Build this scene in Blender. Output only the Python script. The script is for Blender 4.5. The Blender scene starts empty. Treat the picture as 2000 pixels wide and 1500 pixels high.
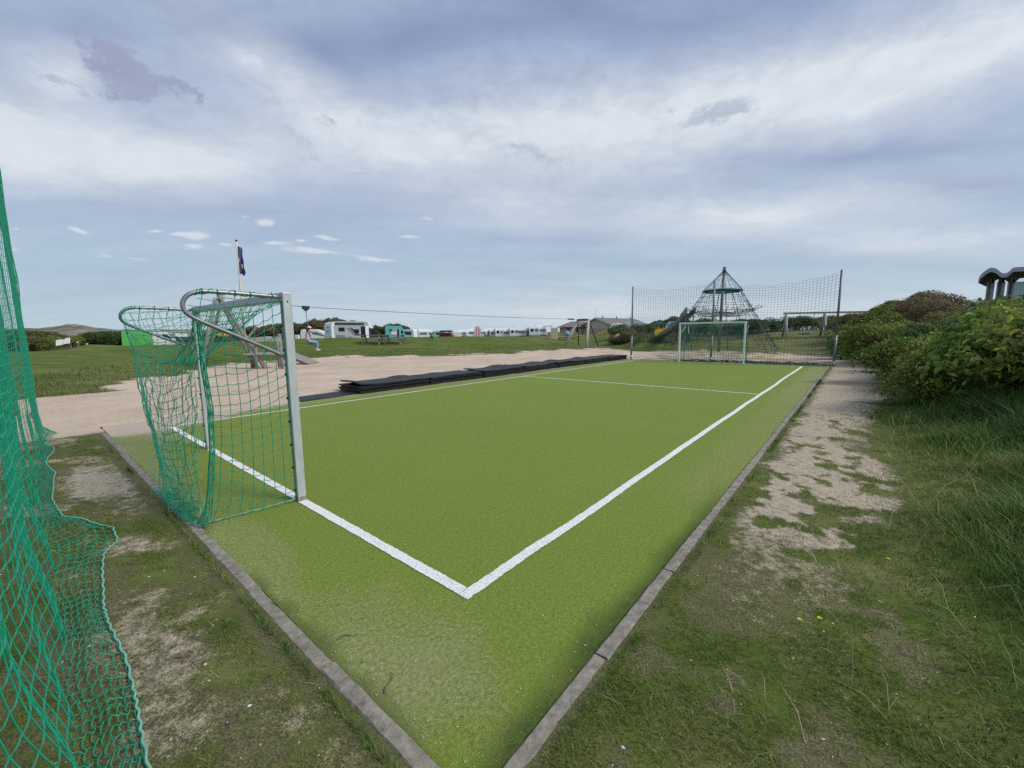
# Small artificial-turf football pitch on a campsite in the dunes.
# World: metres, camera above the origin looking along +Y, X to the right.
import bpy, math, random
import numpy as np
from mathutils import Vector, Matrix
random.seed(7)
RNG = np.random.default_rng(11)
C = bpy.context.scene.collection
PI = math.pi

# ------------------------------------------------------------------ camera model (solved from the photograph)
F, PITCH, ROLL, EYE = 805.936, 0.1258, -0.0098, 1.6856
PX0, PY0, YAW = -0.3011, 2.4842, 0.6944            # near right corner of the pitch and its heading
PW, PL, PT = 7.86, 20.97, 10.6                     # line rectangle and halfway line
G1, G2 = 2.431, 5.492                              # goal posts along the goal line
E_ = np.array([math.sin(YAW), math.cos(YAW)])      # along the pitch
N_ = np.array([-math.cos(YAW), math.sin(YAW)])     # across the pitch

def W(a, b, z=0.0):
    """pitch coordinates -> world"""
    q = np.array([PX0, PY0]) + a * E_ + b * N_
    return np.array([q[0], q[1], z])

def to_pitch(x, y):
    dx, dy = x - PX0, y - PY0
    return dx * E_[0] + dy * E_[1], dx * N_[0] + dy * N_[1]

_fw = np.array([0, math.cos(PITCH), -math.sin(PITCH)])
_rt = np.array([1.0, 0, 0])
_up = np.cross(_rt, _fw)
CAM_R = _rt * math.cos(ROLL) + _up * math.sin(ROLL)
CAM_U = -_rt * math.sin(ROLL) + _up * math.cos(ROLL)
CAM_F = _fw

def at(u, v, Y):
    """point of the photograph (2000 px wide) at the distance Y -> world point"""
    d = CAM_F + CAM_R * (u - 1000) / F - CAM_U * (v - 750) / F
    return d * (Y / d[1]) + np.array([0, 0, EYE])

def gnd(u, v, z=0.0):
    d = CAM_F + CAM_R * (u - 1000) / F - CAM_U * (v - 750) / F
    t = (z - EYE) / d[2]
    return d * t + np.array([0, 0, EYE])

# ------------------------------------------------------------------ numpy noise
def _hash(ix, iy, s):
    n = (ix * 374761393 + iy * 668265263 + s * 1442695041) & 0xFFFFFFFF
    n = ((n ^ (n >> 13)) * 1274126177) & 0xFFFFFFFF
    return ((n ^ (n >> 16)) & 0xFFFF) / 65535.0

def vnoise(x, y, s=0):
    x = np.asarray(x, float); y = np.asarray(y, float)
    ix = np.floor(x).astype(np.int64); iy = np.floor(y).astype(np.int64)
    fx = x - ix; fy = y - iy
    fx = fx * fx * (3 - 2 * fx); fy = fy * fy * (3 - 2 * fy)
    a = _hash(ix, iy, s); b = _hash(ix + 1, iy, s); c = _hash(ix, iy + 1, s); d = _hash(ix + 1, iy + 1, s)
    return (a * (1 - fx) + b * fx) * (1 - fy) + (c * (1 - fx) + d * fx) * fy

def fbm(x, y, s=0, o=4):
    t = 0.0; A = 0.5; tot = 0.0
    for k in range(o):
        t = t + A * vnoise(np.asarray(x) * 2 ** k + 17.3 * k, np.asarray(y) * 2 ** k - 9.1 * k, s + k); tot += A; A *= 0.5
    return t / tot

def sst(a, b, x):
    t = np.clip((np.asarray(x, float) - a) / (b - a), 0, 1)
    return t * t * (3 - 2 * t)

# ------------------------------------------------------------------ mesh helpers
class MB:
    """collects shapes and links them as ONE mesh object"""
    def __init__(s):
        s.v = []; s.f = []; s.m = []; s.n = 0
    def add(s, vs, fs, mi=0):
        vs = np.asarray(vs, float).reshape(-1, 3)
        s.v.append(vs)
        for f in fs:
            s.f.append([int(i) + s.n for i in f]); s.m.append(mi)
        s.n += len(vs); return s
    def box(s, c, d, rz=0.0, mi=0, ry=0.0, rx=0.0):
        x, y, z = d[0] / 2, d[1] / 2, d[2] / 2
        vs = np.array([[-x, -y, -z], [x, -y, -z], [x, y, -z], [-x, y, -z], [-x, -y, z], [x, -y, z], [x, y, z], [-x, y, z]])
        if rx or ry or rz:
            R = np.array(Matrix.Rotation(rz, 3, 'Z') @ Matrix.Rotation(ry, 3, 'Y') @ Matrix.Rotation(rx, 3, 'X'))
            vs = vs @ R.T
        return s.add(vs + np.asarray(c, float), [(3, 2, 1, 0), (4, 5, 6, 7), (0, 1, 5, 4), (1, 2, 6, 5), (2, 3, 7, 6), (3, 0, 4, 7)], mi)
    def beam(s, p, q, w, h, mi=0, up=(0, 0, 1)):
        p = np.asarray(p, float); q = np.asarray(q, float); t = q - p; L = np.linalg.norm(t); t = t / L
        u = np.asarray(up, float)
        if abs(t @ u) > .98: u = np.array([0, 1.0, 0])
        r = np.cross(t, u); r /= np.linalg.norm(r); u = np.cross(r, t)
        vs = []
        for o in (p, q):
            for sx, sy in ((-1, -1), (1, -1), (1, 1), (-1, 1)): vs.append(o + r * sx * w / 2 + u * sy * h / 2)
        return s.add(vs, [(0, 1, 2, 3), (7, 6, 5, 4), (0, 4, 5, 1), (1, 5, 6, 2), (2, 6, 7, 3), (3, 7, 4, 0)], mi)
    def tube(s, pts, r, k=6, mi=0, closed=False, caps=True):
        P = np.asarray(pts, float); n = len(P)
        r = np.broadcast_to(np.asarray(r, float), (n,))
        if closed: T = np.roll(P, -1, 0) - np.roll(P, 1, 0)
        else: T = np.gradient(P, axis=0)
        T /= np.maximum(np.linalg.norm(T, axis=1, keepdims=True), 1e-9)
        u = np.array([0, 0, 1.0]) if abs(T[0][2]) < .9 else np.array([1.0, 0, 0])
        U = np.zeros_like(P)
        for i in range(n):
            u = u - T[i] * (u @ T[i]); u /= max(np.linalg.norm(u), 1e-9); U[i] = u
        V = np.cross(T, U)
        a = np.arange(k) * 2 * PI / k
        vs = P[:, None, :] + r[:, None, None] * (np.cos(a)[None, :, None] * U[:, None, :] + np.sin(a)[None, :, None] * V[:, None, :])
        fs = []
        for i in range(n if closed else n - 1):
            j = (i + 1) % n
            for q in range(k):
                fs.append((i * k + q, i * k + (q + 1) % k, j * k + (q + 1) % k, j * k + q))
        if caps and not closed:
            fs.append(tuple(range(k))[::-1]); fs.append(tuple((n - 1) * k + q for q in range(k)))
        return s.add(vs, fs, mi)
    def ball(s, c, r, mi=0, k=8, m=5, sc=(1, 1, 1)):
        vs = [(0, 0, -1)]; fs = []
        for i in range(1, m):
            ph = -PI / 2 + PI * i / m
            for q in range(k): vs.append((math.cos(ph) * math.cos(2 * PI * q / k), math.cos(ph) * math.sin(2 * PI * q / k), math.sin(ph)))
        vs.append((0, 0, 1))
        for q in range(k): fs.append((0, 1 + (q + 1) % k, 1 + q))
        for i in range(m - 2):
            for q in range(k): fs.append((1 + i * k + q, 1 + i * k + (q + 1) % k, 1 + (i + 1) * k + (q + 1) % k, 1 + (i + 1) * k + q))
        for q in range(k): fs.append((len(vs) - 1, 1 + (m - 2) * k + q, 1 + (m - 2) * k + (q + 1) % k))
        return s.add(np.array(vs) * r * np.asarray(sc) + np.asarray(c, float), fs, mi)
    def prism(s, poly, y0, y1, mi=0, axis='y'):
        """polygon (x,z) extruded along y (or (x,y) along z, or (y,z) along x)"""
        n = len(poly); vs = []
        for d in (y0, y1):
            for p in poly:
                vs.append({'y': (p[0], d, p[1]), 'z': (p[0], p[1], d), 'x': (d, p[0], p[1])}[axis])
        fs = [tuple(range(n)), tuple(range(2 * n - 1, n - 1, -1))]
        for i in range(n): fs.append((i, n + i, n + (i + 1) % n, (i + 1) % n))
        return s.add(vs, fs, mi)
    def build(s, name, mats, parent=None, smooth=False, fix=True):
        me = bpy.data.meshes.new(name)
        v = np.concatenate(s.v) if s.v else np.zeros((0, 3))
        me.from_pydata(v.tolist(), [], s.f)
        if not isinstance(mats, (list, tuple)): mats = [mats]
        for m in mats: me.materials.append(m)
        if len(mats) > 1: me.polygons.foreach_set('material_index', s.m)
        if fix:
            import bmesh
            bm = bmesh.new(); bm.from_mesh(me); bmesh.ops.recalc_face_normals(bm, faces=bm.faces); bm.to_mesh(me); bm.free()
        if smooth: me.polygons.foreach_set('use_smooth', [True] * len(me.polygons))
        me.update()
        o = bpy.data.objects.new(name, me); C.objects.link(o)
        if parent is not None: o.parent = parent
        return o

def bevel(o, w=.01, seg=2):
    m = o.modifiers.new('bevel', 'BEVEL'); m.width = w; m.segments = seg; m.limit_method = 'ANGLE'; m.angle_limit = .6
    return o

def big_mesh(name, verts, faces, mat, smooth=False, col=None, attr='tint'):
    """fast path: faces is an (n,3) or (n,4) array"""
    me = bpy.data.meshes.new(name)
    verts = np.ascontiguousarray(verts, np.float32); faces = np.ascontiguousarray(faces, np.int32)
    nf, k = faces.shape
    me.vertices.add(len(verts)); me.vertices.foreach_set('co', verts.ravel())
    me.loops.add(nf * k); me.loops.foreach_set('vertex_index', faces.ravel())
    me.polygons.add(nf); me.polygons.foreach_set('loop_start', np.arange(0, nf * k, k, dtype=np.int32))
    if smooth: me.polygons.foreach_set('use_smooth', np.ones(nf, bool))
    me.materials.append(mat)
    if col is not None:
        at_ = me.color_attributes.new(attr, 'FLOAT_COLOR', 'POINT')
        c4 = np.ones((len(verts), 4), np.float32); c4[:, :col.shape[1]] = col
        at_.data.foreach_set('color', c4.ravel())
    me.update(calc_edges=True)
    o = bpy.data.objects.new(name, me); C.objects.link(o)
    return o

def tag(o, label=None, cat=None, group=None, kind=None):
    if label: o['label'] = label
    if cat: o['category'] = cat
    if group: o['group'] = group
    if kind: o['kind'] = kind
    return o

def thing(name, label, cat, loc=(0, 0, 0), rz=0.0, group=None, kind=None):
    o = bpy.data.objects.new(name, None); C.objects.link(o)
    o.empty_display_size = .2
    o.location = tuple(float(q) for q in loc); o.rotation_euler = (0, 0, rz)
    return tag(o, label, cat, group, kind)

def dup(root, loc=None, rz=None, label=None, group=None, sc=None):
    r = root.copy(); C.objects.link(r)
    if loc is not None: r.location = tuple(float(q) for q in loc)
    if rz is not None: r.rotation_euler = (0, 0, rz)
    if sc is not None: r.scale = sc if hasattr(sc, '__len__') else (sc, sc, sc)
    if label: r['label'] = label
    if group: r['group'] = group
    for ch in list(root.children):
        c = ch.copy(); C.objects.link(c); c.parent = r
        for g in list(ch.children):
            d = g.copy(); C.objects.link(d); d.parent = c
    return r

# ------------------------------------------------------------------ materials
def _nt(name):
    m = bpy.data.materials.new(name); m.use_nodes = True
    nt = m.node_tree; b = nt.nodes['Principled BSDF']
    return m, nt, b

def pm(name, c1, c2=None, scale=8.0, rough=.6, bump=0.0, metal=0.0, detail=5.0, spec=.4, stretch=(1, 1, 1), lo=.3, hi=.7):
    """principled surface with a noise-mixed colour and optional bump"""
    m, nt, b = _nt(name)
    if c2 is None: c2 = tuple(q * .82 for q in c1)
    tc = nt.nodes.new('ShaderNodeTexCoord'); mp = nt.nodes.new('ShaderNodeMapping'); mp.inputs['Scale'].default_value = stretch
    nt.links.new(tc.outputs['Object'], mp.inputs['Vector'])
    nz = nt.nodes.new('ShaderNodeTexNoise'); nz.inputs['Scale'].default_value = scale; nz.inputs['Detail'].default_value = detail
    nz.inputs['Roughness'].default_value = .62
    nt.links.new(mp.outputs['Vector'], nz.inputs['Vector'])
    rp = nt.nodes.new('ShaderNodeValToRGB')
    rp.color_ramp.elements[0].position = lo; rp.color_ramp.elements[0].color = (*c2, 1)
    rp.color_ramp.elements[1].position = hi; rp.color_ramp.elements[1].color = (*c1, 1)
    nt.links.new(nz.outputs['Fac'], rp.inputs['Fac']); nt.links.new(rp.outputs['Color'], b.inputs['Base Color'])
    b.inputs['Roughness'].default_value = rough; b.inputs['Metallic'].default_value = metal
    b.inputs['Specular IOR Level'].default_value = spec
    if bump:
        bp = nt.nodes.new('ShaderNodeBump'); bp.inputs['Strength'].default_value = bump; bp.inputs['Distance'].default_value = .02
        nt.links.new(nz.outputs['Fac'], bp.inputs['Height']); nt.links.new(bp.outputs['Normal'], b.inputs['Normal'])
    return m

def leaf_mat(name, rough=.55, trans=.35, gain=1.0):
    """foliage: colour from the mesh's own per-leaf tint, some light passing through"""
    m, nt, b = _nt(name)
    a = nt.nodes.new('ShaderNodeAttribute'); a.attribute_name = 'tint'
    oi = nt.nodes.new('ShaderNodeObjectInfo')
    hs = nt.nodes.new('ShaderNodeHueSaturation')
    mr = nt.nodes.new('ShaderNodeMapRange'); mr.inputs['To Min'].default_value = .75 * gain; mr.inputs['To Max'].default_value = 1.2 * gain
    nt.links.new(oi.outputs['Random'], mr.inputs['Value']); nt.links.new(mr.outputs['Result'], hs.inputs['Value'])
    nt.links.new(a.outputs['Color'], hs.inputs['Color'])
    nt.links.new(hs.outputs['Color'], b.inputs['Base Color'])
    b.inputs['Roughness'].default_value = rough; b.inputs['Specular IOR Level'].default_value = .35
    tr = nt.nodes.new('ShaderNodeBsdfTranslucent'); nt.links.new(hs.outputs['Color'], tr.inputs['Color'])
    mx = nt.nodes.new('ShaderNodeMixShader'); mx.inputs[0].default_value = trans
    nt.links.new(b.outputs[0], mx.inputs[1]); nt.links.new(tr.outputs[0], mx.inputs[2])
    nt.links.new(mx.outputs[0], nt.nodes['Material Output'].inputs['Surface'])
    return m

M = {}
M['alu'] = pm('weathered_aluminium', (.50, .54, .54), (.38, .42, .42), 9, .42, .05, .25, stretch=(3, 3, .6))
M['steel'] = pm('galvanised_steel', (.30, .31, .33), (.19, .20, .22), 14, .38, .05, .6)
M['pole'] = pm('grey_steel_pole', (.22, .23, .25), (.15, .16, .18), 10, .45, .05, .3, stretch=(2, 2, .5))
M['white_paint'] = pm('white_paint', (.80, .82, .79), (.70, .73, .70), 6, .4, .04, stretch=(2, 2, .6))
M['net'] = pm('green_net_cord', (.010, .30, .165), (.006, .20, .115), 30, .45, .0)
M['net_dark'] = pm('dark_net_cord', (.075, .15, .125), (.055, .115, .10), 30, .6)
M['net_rope'] = pm('pale_green_edge_rope', (.20, .47, .34), (.14, .36, .26), 60, .6, .2)
M['rubber'] = pm('black_rubber', (.020, .021, .025), (.009, .009, .011), 16, .55, .12, spec=.3)
M['concrete'] = pm('kerb_concrete', (.33, .298, .25), (.14, .122, .095), 20, .9, .7, detail=9)
M['wood_grey'] = pm('weathered_wood', (.30, .27, .25), (.19, .17, .155), 16, .85, .25, stretch=(1, 1, .12))
M['wood_pale'] = pm('pale_timber', (.46, .42, .37), (.32, .29, .25), 16, .85, .2, stretch=(1, 1, .15))
M['wood_brown'] = pm('brown_timber', (.17, .12, .085), (.10, .07, .05), 12, .85, .2)
M['rope_dark'] = pm('dark_rope', (.038, .048, .058), (.024, .032, .04), 30, .7)
M['teal'] = pm('teal_plastic', (.02, .15, .17), (.015, .11, .13), 6, .45)
M['slide'] = pm('grey_green_slide', (.10, .155, .165), (.075, .12, .13), 5, .4)
M['navy'] = pm('navy_cover', (.012, .016, .05), (.008, .010, .035), 8, .6)
M['cable'] = pm('steel_cable', (.16, .17, .19), (.11, .12, .14), 20, .5, .0, .5)
M['van_white'] = pm('caravan_white', (.74, .75, .75), (.66, .68, .68), 2, .35)
M['van_cream'] = pm('caravan_cream', (.66, .62, .52), (.58, .54, .46), 2, .4)
M['van_grey'] = pm('motorhome_grey', (.34, .38, .40), (.30, .34, .36), 2, .35)
M['van_mid'] = pm('stripe_grey', (.16, .18, .20), (.13, .15, .17), 3, .4)
M['van_dark'] = pm('cab_dark_green_grey', (.035, .048, .05), (.025, .036, .04), 3, .3)
M['van_turq'] = pm('turquoise_paint', (.12, .43, .47), (.10, .37, .41), 3, .35)
M['glass'] = pm('dark_window', (.015, .018, .024), (.01, .012, .016), 3, .12, spec=.6)
M['glass_pale'] = pm('pale_window', (.18, .23, .27), (.12, .16, .20), 3, .15, spec=.6)
M['tyre'] = pm('tyre_rubber', (.015, .015, .016), (.01, .01, .01), 10, .8)
M['lamp'] = pm('headlight_glass', (.75, .77, .78), (.6, .62, .64), 6, .15)
M['red'] = pm('red_car_paint', (.33, .018, .022), (.27, .014, .018), 3, .3)
M['pink'] = pm('pink_striped_cloth', (.62, .22, .25), (.55, .17, .2), 3, .8)
M['blue'] = pm('blue_plastic', (.02, .20, .36), (.015, .15, .28), 6, .45)
M['pale_blue'] = pm('pale_blue_cloth', (.30, .42, .56), (.24, .35, .48), 6, .8)
M['yellow'] = pm('yellow_plastic', (.62, .42, .03), (.52, .33, .02), 6, .45)
M['green_bin'] = pm('green_bin_plastic', (.06, .27, .09), (.045, .21, .07), 5, .5)
M['green_tent'] = pm('bright_green_canvas', (.13, .46, .10), (.10, .38, .08), 5, .75)
M['brick'] = pm('pale_brick', (.52, .39, .32), (.43, .32, .265), 30, .9, .1)
M['render'] = pm('beige_gable_panel', (.56, .50, .42), (.49, .43, .37), 6, .9)
M['roof'] = pm('grey_brown_roof_tile', (.20, .175, .17), (.14, .125, .12), 5, .85, .15)
M['trim'] = pm('cream_trim', (.62, .57, .47), (.54, .50, .41), 5, .6)
M['zinc'] = pm('zinc_roof', (.17, .18, .24), (.13, .14, .19), 3, .5)
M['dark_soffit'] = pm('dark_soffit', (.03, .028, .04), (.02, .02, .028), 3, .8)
M['column'] = pm('purple_grey_column', (.13, .115, .14), (.09, .08, .10), 3, .7)
M['curtain'] = pm('pale_curtain_glass', (.42, .56, .62), (.20, .30, .37), 3, .3, stretch=(9, 9, .2))
M['stone'] = pm('pale_boulder', (.48, .41, .37), (.33, .28, .25), 4, .9, .4)
M['board'] = pm('beige_board', (.52, .44, .30), (.45, .38, .26), 4, .8)
M['flag'] = pm('dark_blue_flag', (.10, .10, .27), (.07, .07, .20), 5, .8)
M['ochre'] = pm('flag_emblem_ochre', (.45, .38, .2), (.36, .3, .16), 5, .8)
M['tarmac'] = pm('grey_tarmac', (.20, .20, .21), (.15, .15, .16), 30, .9, .1)
M['skin'] = pm('skin', (.52, .31, .23), (.46, .27, .2), 10, .6)
M['hair'] = pm('dark_red_hair', (.045, .012, .014), (.03, .008, .01), 30, .6)
M['sweater'] = pm('pale_grey_sweater', (.52, .48, .52), (.44, .40, .44), 30, .9, .1)
M['jeans'] = pm('light_blue_denim', (.21, .34, .52), (.15, .26, .42), 40, .9, .1)
M['cap'] = pm('white_cap', (.75, .74, .72), (.66, .65, .63), 10, .8)
M['shoe'] = pm('pale_shoe', (.58, .56, .50), (.48, .46, .41), 10, .7)
M['stem'] = pm('shrub_stem', (.11, .075, .05), (.06, .042, .03), 12, .9)
M['leaf'] = leaf_mat('shrub_leaf', trans=.4, gain=1.75)
M['grass'] = leaf_mat('grass_blade', .6, .3, 1.25)
M['bits'] = leaf_mat('ground_bits', .8, .0)
# cloud patches: azimuth, elevation, half-widths, tilt (radians), weight
SKY_WHITE = [
    (0.0159, 0.2837, 0.3863, 0.0939, -0.0128, 0.5),
    (-0.6826, 0.3009, 0.4463, 0.116, 0.1665, 1.0),
    (-0.856, 0.298, 0.1833, 0.1053, 0.2982, 0.55),
    (-0.3699, 0.4149, 0.4058, 0.131, -0.052, 0.6),
    (-0.191, 0.3786, 0.3354, 0.1117, 0.0563, 0.55),
    (0.144, 0.4155, 0.6189, 0.1529, -0.0563, 0.95),
    (0.7311, 0.4062, 0.341, 0.1323, -0.0597, 1.0),
    (0.4834, 0.418, 0.4303, 0.1197, -0.1012, 0.85),
    (0.8295, 0.4128, 0.1655, 0.0932, -0.0962, 0.5),
    (0.4951, 0.2187, 0.5863, 0.0866, -0.0597, 0.75),
    (0.7964, 0.1443, 0.2767, 0.0509, -0.1542, 0.55),
    (0.3347, 0.271, 0.2752, 0.0543, -0.0968, 0.3),
    (-0.7885, 0.3971, 0.0862, 0.084, -0.0776, 0.7),
    (-0.5351, 0.4985, 0.2367, 0.078, -0.1599, 0.45),
    (0.2985, 0.0413, 1.5019, 0.0691, -0.0154, 0.5),
    (-0.461, 0.464, 0.1805, 0.0761, -0.2061, 0.3),
    (0.0023, 0.1057, 1.0003, 0.0705, -0.0094, 0.15),
]
SKY_DARK = [
    (-0.1821, 0.5758, 0.5577, 0.0917, 0.1174, 0.75),
    (0.3231, 0.5596, 0.5273, 0.0757, -0.1705, 0.66),
    (0.1086, 0.6068, 0.2869, 0.0748, -0.0562, 0.5),
    (-0.602, 0.5266, 0.1798, 0.062, -0.0218, 0.6),
    (-0.7967, 0.4598, 0.1297, 0.0424, 0.3758, 0.5),
    (0.6891, 0.2949, 0.4646, 0.0471, -0.2226, 0.58),
    (0.8179, 0.2162, 0.2409, 0.0392, -0.2288, 0.62),
    (0.1918, 0.2566, 0.2966, 0.0836, -0.0554, 0.15),
    (-0.515, 0.2391, 0.6829, 0.0558, 0.1037, 0.3),
    (-0.4089, 0.5357, 0.2102, 0.0835, -0.0932, 0.5),
    (-0.8213, 0.3414, 0.1076, 0.0385, 0.2153, 0.35),
    (0.5166, 0.5559, 0.3494, 0.043, -0.2491, 0.4),
    (0.2155, 0.2074, 0.2264, 0.0435, 0.0467, 0.3),
    (-0.7027, 0.087, 0.6561, 0.0719, 0.0524, 0.12),
]
SKY_WISP = [
    (0.4285, 0.4131, 0.116, 0.0352, 0.1412, 0.95),
    (0.475, 0.4093, 0.0664, 0.014, -0.2663, 0.6),
    (0.0867, 0.3767, 0.1969, 0.0436, -0.1797, 0.62),
    (0.017, 0.402, 0.0811, 0.0279, -0.1531, 0.5),
    (-0.4678, 0.3816, 0.1241, 0.0374, -0.3235, 0.55),
    (-0.5814, 0.3525, 0.1696, 0.0338, -0.0508, 0.4),
    (-0.7876, 0.3809, 0.0522, 0.0163, 0.2503, 0.75),
    (0.3183, 0.4318, 0.0421, 0.0184, -0.1324, 0.5),
    (-0.3996, 0.4124, 0.0548, 0.0161, -0.1687, 0.55),
    (-0.4767, 0.4381, 0.0668, 0.0202, -0.1297, 0.45),
    (-0.3348, 0.3251, 0.0927, 0.0154, -0.0315, 0.35),
    (0.3003, 0.3469, 0.0944, 0.021, 0.0475, 0.35),
    (-0.0409, 0.4159, 0.0579, 0.0128, 0.1444, 0.4),
    (-0.4333, 0.3456, 0.1291, 0.024, -0.0954, 0.4),
]
SKY_MAUVE = [
    (-0.7392, 0.4297, 0.0572, 0.0529, -0.2939, 1.0),
    (-0.7035, 0.4184, 0.0625, 0.0467, -0.2608, 0.95),
    (-0.7128, 0.3919, 0.0445, 0.0282, 0.1061, 0.7),
    (-0.6576, 0.4111, 0.0694, 0.0336, -0.2061, 0.9),
    (-0.615, 0.4041, 0.0608, 0.0167, -0.2417, 0.7),
    (-0.6916, 0.4663, 0.0362, 0.0182, -0.0356, 0.5),
]
SKY_TUFT = [
    (-0.6957, 0.1858, 0.0241, 0.0076, 0.1388, 1.0),
    (-0.6617, 0.1835, 0.0327, 0.0088, 0.0864, 0.9),
    (-0.6317, 0.1827, 0.0418, 0.0127, 0.0583, 1.0),
    (-0.6373, 0.1622, 0.0296, 0.009, 0.1061, 0.9),
    (-0.5872, 0.172, 0.0384, 0.0084, 0.1008, 0.9),
    (-0.5155, 0.2221, 0.0367, 0.013, 0.1824, 1.0),
    (-0.5527, 0.2252, 0.0234, 0.0095, -0.0681, 0.55),
    (-0.5927, 0.2237, 0.033, 0.0107, 0.134, 0.35),
    (-0.5057, 0.1846, 0.0596, 0.0109, -0.0238, 0.9),
    (-0.4565, 0.1928, 0.0213, 0.008, 0.082, 0.8),
    (-0.4039, 0.2009, 0.0801, 0.0134, -0.0152, 0.95),
    (-0.4256, 0.1728, 0.1288, 0.0124, 0.012, 0.95),
    (-0.3062, 0.1633, 0.1086, 0.012, -0.0463, 0.9),
    (-0.235, 0.2137, 0.0521, 0.0096, 0.0403, 0.85),
    (-0.7909, 0.1725, 0.0212, 0.0099, -0.2862, 0.8),
    (-0.1903, 0.2516, 0.0337, 0.0086, -0.1908, 0.6),
    (-0.7611, 0.1338, 0.0371, 0.0076, -0.0274, 0.6),
    (-0.7224, 0.1338, 0.0402, 0.0078, 0.0142, 0.6),
    (-0.8563, 0.161, 0.0135, 0.0051, 0.1668, 0.6),
    (-0.862, 0.1314, 0.0128, 0.0061, -0.0731, 0.5),
    (-0.14, 0.1924, 0.0821, 0.0156, -0.0488, 0.4),
    (0.4936, 0.2455, 0.1085, 0.0096, 0.0081, 0.35),
]
# ------------------------------------------------------------------ camera
scn = bpy.context.scene
cd = bpy.data.cameras.new('camera'); cam = bpy.data.objects.new('camera', cd); C.objects.link(cam)
cd.sensor_width = 36.0; cd.sensor_fit = 'HORIZONTAL'; cd.lens = F / 2000 * 36.0
cd.clip_start = .02; cd.clip_end = 4000
Mx = Matrix((CAM_R.tolist(), CAM_U.tolist(), (-CAM_F).tolist())).transposed().to_4x4()
Mx.translation = Vector((0, 0, EYE)); cam.matrix_world = Mx
scn.camera = cam
scn.view_settings.view_transform = 'Standard'; scn.view_settings.look = 'None'
scn.view_settings.exposure = 0.25; scn.view_settings.gamma = 1.0
scn.view_settings.use_curve_mapping = False
scn.cycles.max_bounces = 6; scn.cycles.diffuse_bounces = 3; scn.cycles.transparent_max_bounces = 8
scn.cycles.use_denoising = False

# ------------------------------------------------------------------ sun (veiled by cloud, high on the right)
SUN = Vector((.86, -.30, .80)).normalized()
sd = bpy.data.lights.new('sun', 'SUN'); sd.energy = 2.1; sd.angle = math.radians(18); sd.color = (1.0, .925, .81)
so = bpy.data.objects.new('sun', sd); C.objects.link(so)
so.rotation_euler = SUN.to_track_quat('Z', 'Y').to_euler()

# ------------------------------------------------------------------ sky: physical sky under broken layers of cloud, laid out by azimuth and elevation
wd = bpy.data.worlds.new('World'); scn.world = wd; wd.use_nodes = True
nt = wd.node_tree; nt.nodes.clear(); L = nt.links.new
def N(t, **k):
    n = nt.nodes.new(t)
    for a, b in k.items(): setattr(n, a, b)
    return n
def math_(op, a, b=None, c=None, clamp=False):
    n = N('ShaderNodeMath', operation=op); n.use_clamp = clamp
    for i, q in enumerate((a, b, c)):
        if q is None: continue
        if isinstance(q, (int, float)): n.inputs[i].default_value = q
        else: L(q, n.inputs[i])
    return n.outputs[0]
def mixc(f, a, b):
    n = N('ShaderNodeMix', data_type='RGBA')
    if isinstance(f, (int, float)): n.inputs['Factor'].default_value = f
    else: L(f, n.inputs['Factor'])
    for s, q in (('A', a), ('B', b)):
        i = [x for x in n.inputs if x.name == s and x.type == 'RGBA'][0]
        if isinstance(q, tuple): i.default_value = (*q, 1)
        else: L(q, i)
    return [x for x in n.outputs if x.type == 'RGBA'][0]
geo = N('ShaderNodeTexCoord'); sep = N('ShaderNodeSeparateXYZ'); L(geo.outputs['Generated'], sep.inputs[0])
X, Y, Z = sep.outputs
az = math_('ARCTAN2', X, Y)
hor = math_('SQRT', math_('ADD', math_('MULTIPLY', X, X), math_('MULTIPLY', Y, Y)))
el = math_('ARCTAN2', Z, hor)
# cloud-sheet coordinates (a flat layer overhead, squeezed towards the horizon)
zz = math_('ADD', math_('MAXIMUM', Z, 0.0), .16)
pl_ = N('ShaderNodeCombineXYZ'); L(math_('DIVIDE', X, zz), pl_.inputs[0]); L(math_('DIVIDE', Y, zz), pl_.inputs[1])
def noise(scale, detail=6, rough=.6, vec=None, off=0.0, stretch=None, dist=0.0):
    n = N('ShaderNodeTexNoise'); n.inputs['Scale'].default_value = scale; n.inputs['Detail'].default_value = detail; n.inputs['Roughness'].default_value = rough
    n.inputs['Distortion'].default_value = dist
    m = N('ShaderNodeMapping'); m.inputs['Location'].default_value = (off, off * .7, 0)
    if stretch: m.inputs['Scale'].default_value = stretch
    L(vec or pl_.outputs[0], m.inputs['Vector']); L(m.outputs[0], n.inputs['Vector'])
    return n
nw = noise(1.1, 4, .6, off=3.1)
nw2 = noise(6.0, 5, .6, off=9.1)
sw = N('ShaderNodeSeparateXYZ'); L(nw.outputs['Color'], sw.inputs[0])
sw2 = N('ShaderNodeSeparateXYZ'); L(nw2.outputs['Color'], sw2.inputs[0])
def warp(amp, amp2, squash=.45):
    a = math_('ADD', az, math_('ADD', math_('MULTIPLY', math_('SUBTRACT', sw.outputs[0], .5), amp), math_('MULTIPLY', math_('SUBTRACT', sw2.outputs[0], .5), amp2)))
    e = math_('ADD', el, math_('MULTIPLY', math_('ADD', math_('MULTIPLY', math_('SUBTRACT', sw.outputs[1], .5), amp), math_('MULTIPLY', math_('SUBTRACT', sw2.outputs[1], .5), amp2)), squash))
    c = N('ShaderNodeCombineXYZ'); L(a, c.inputs[0]); L(e, c.inputs[1]); return c.outputs[0]
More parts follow.
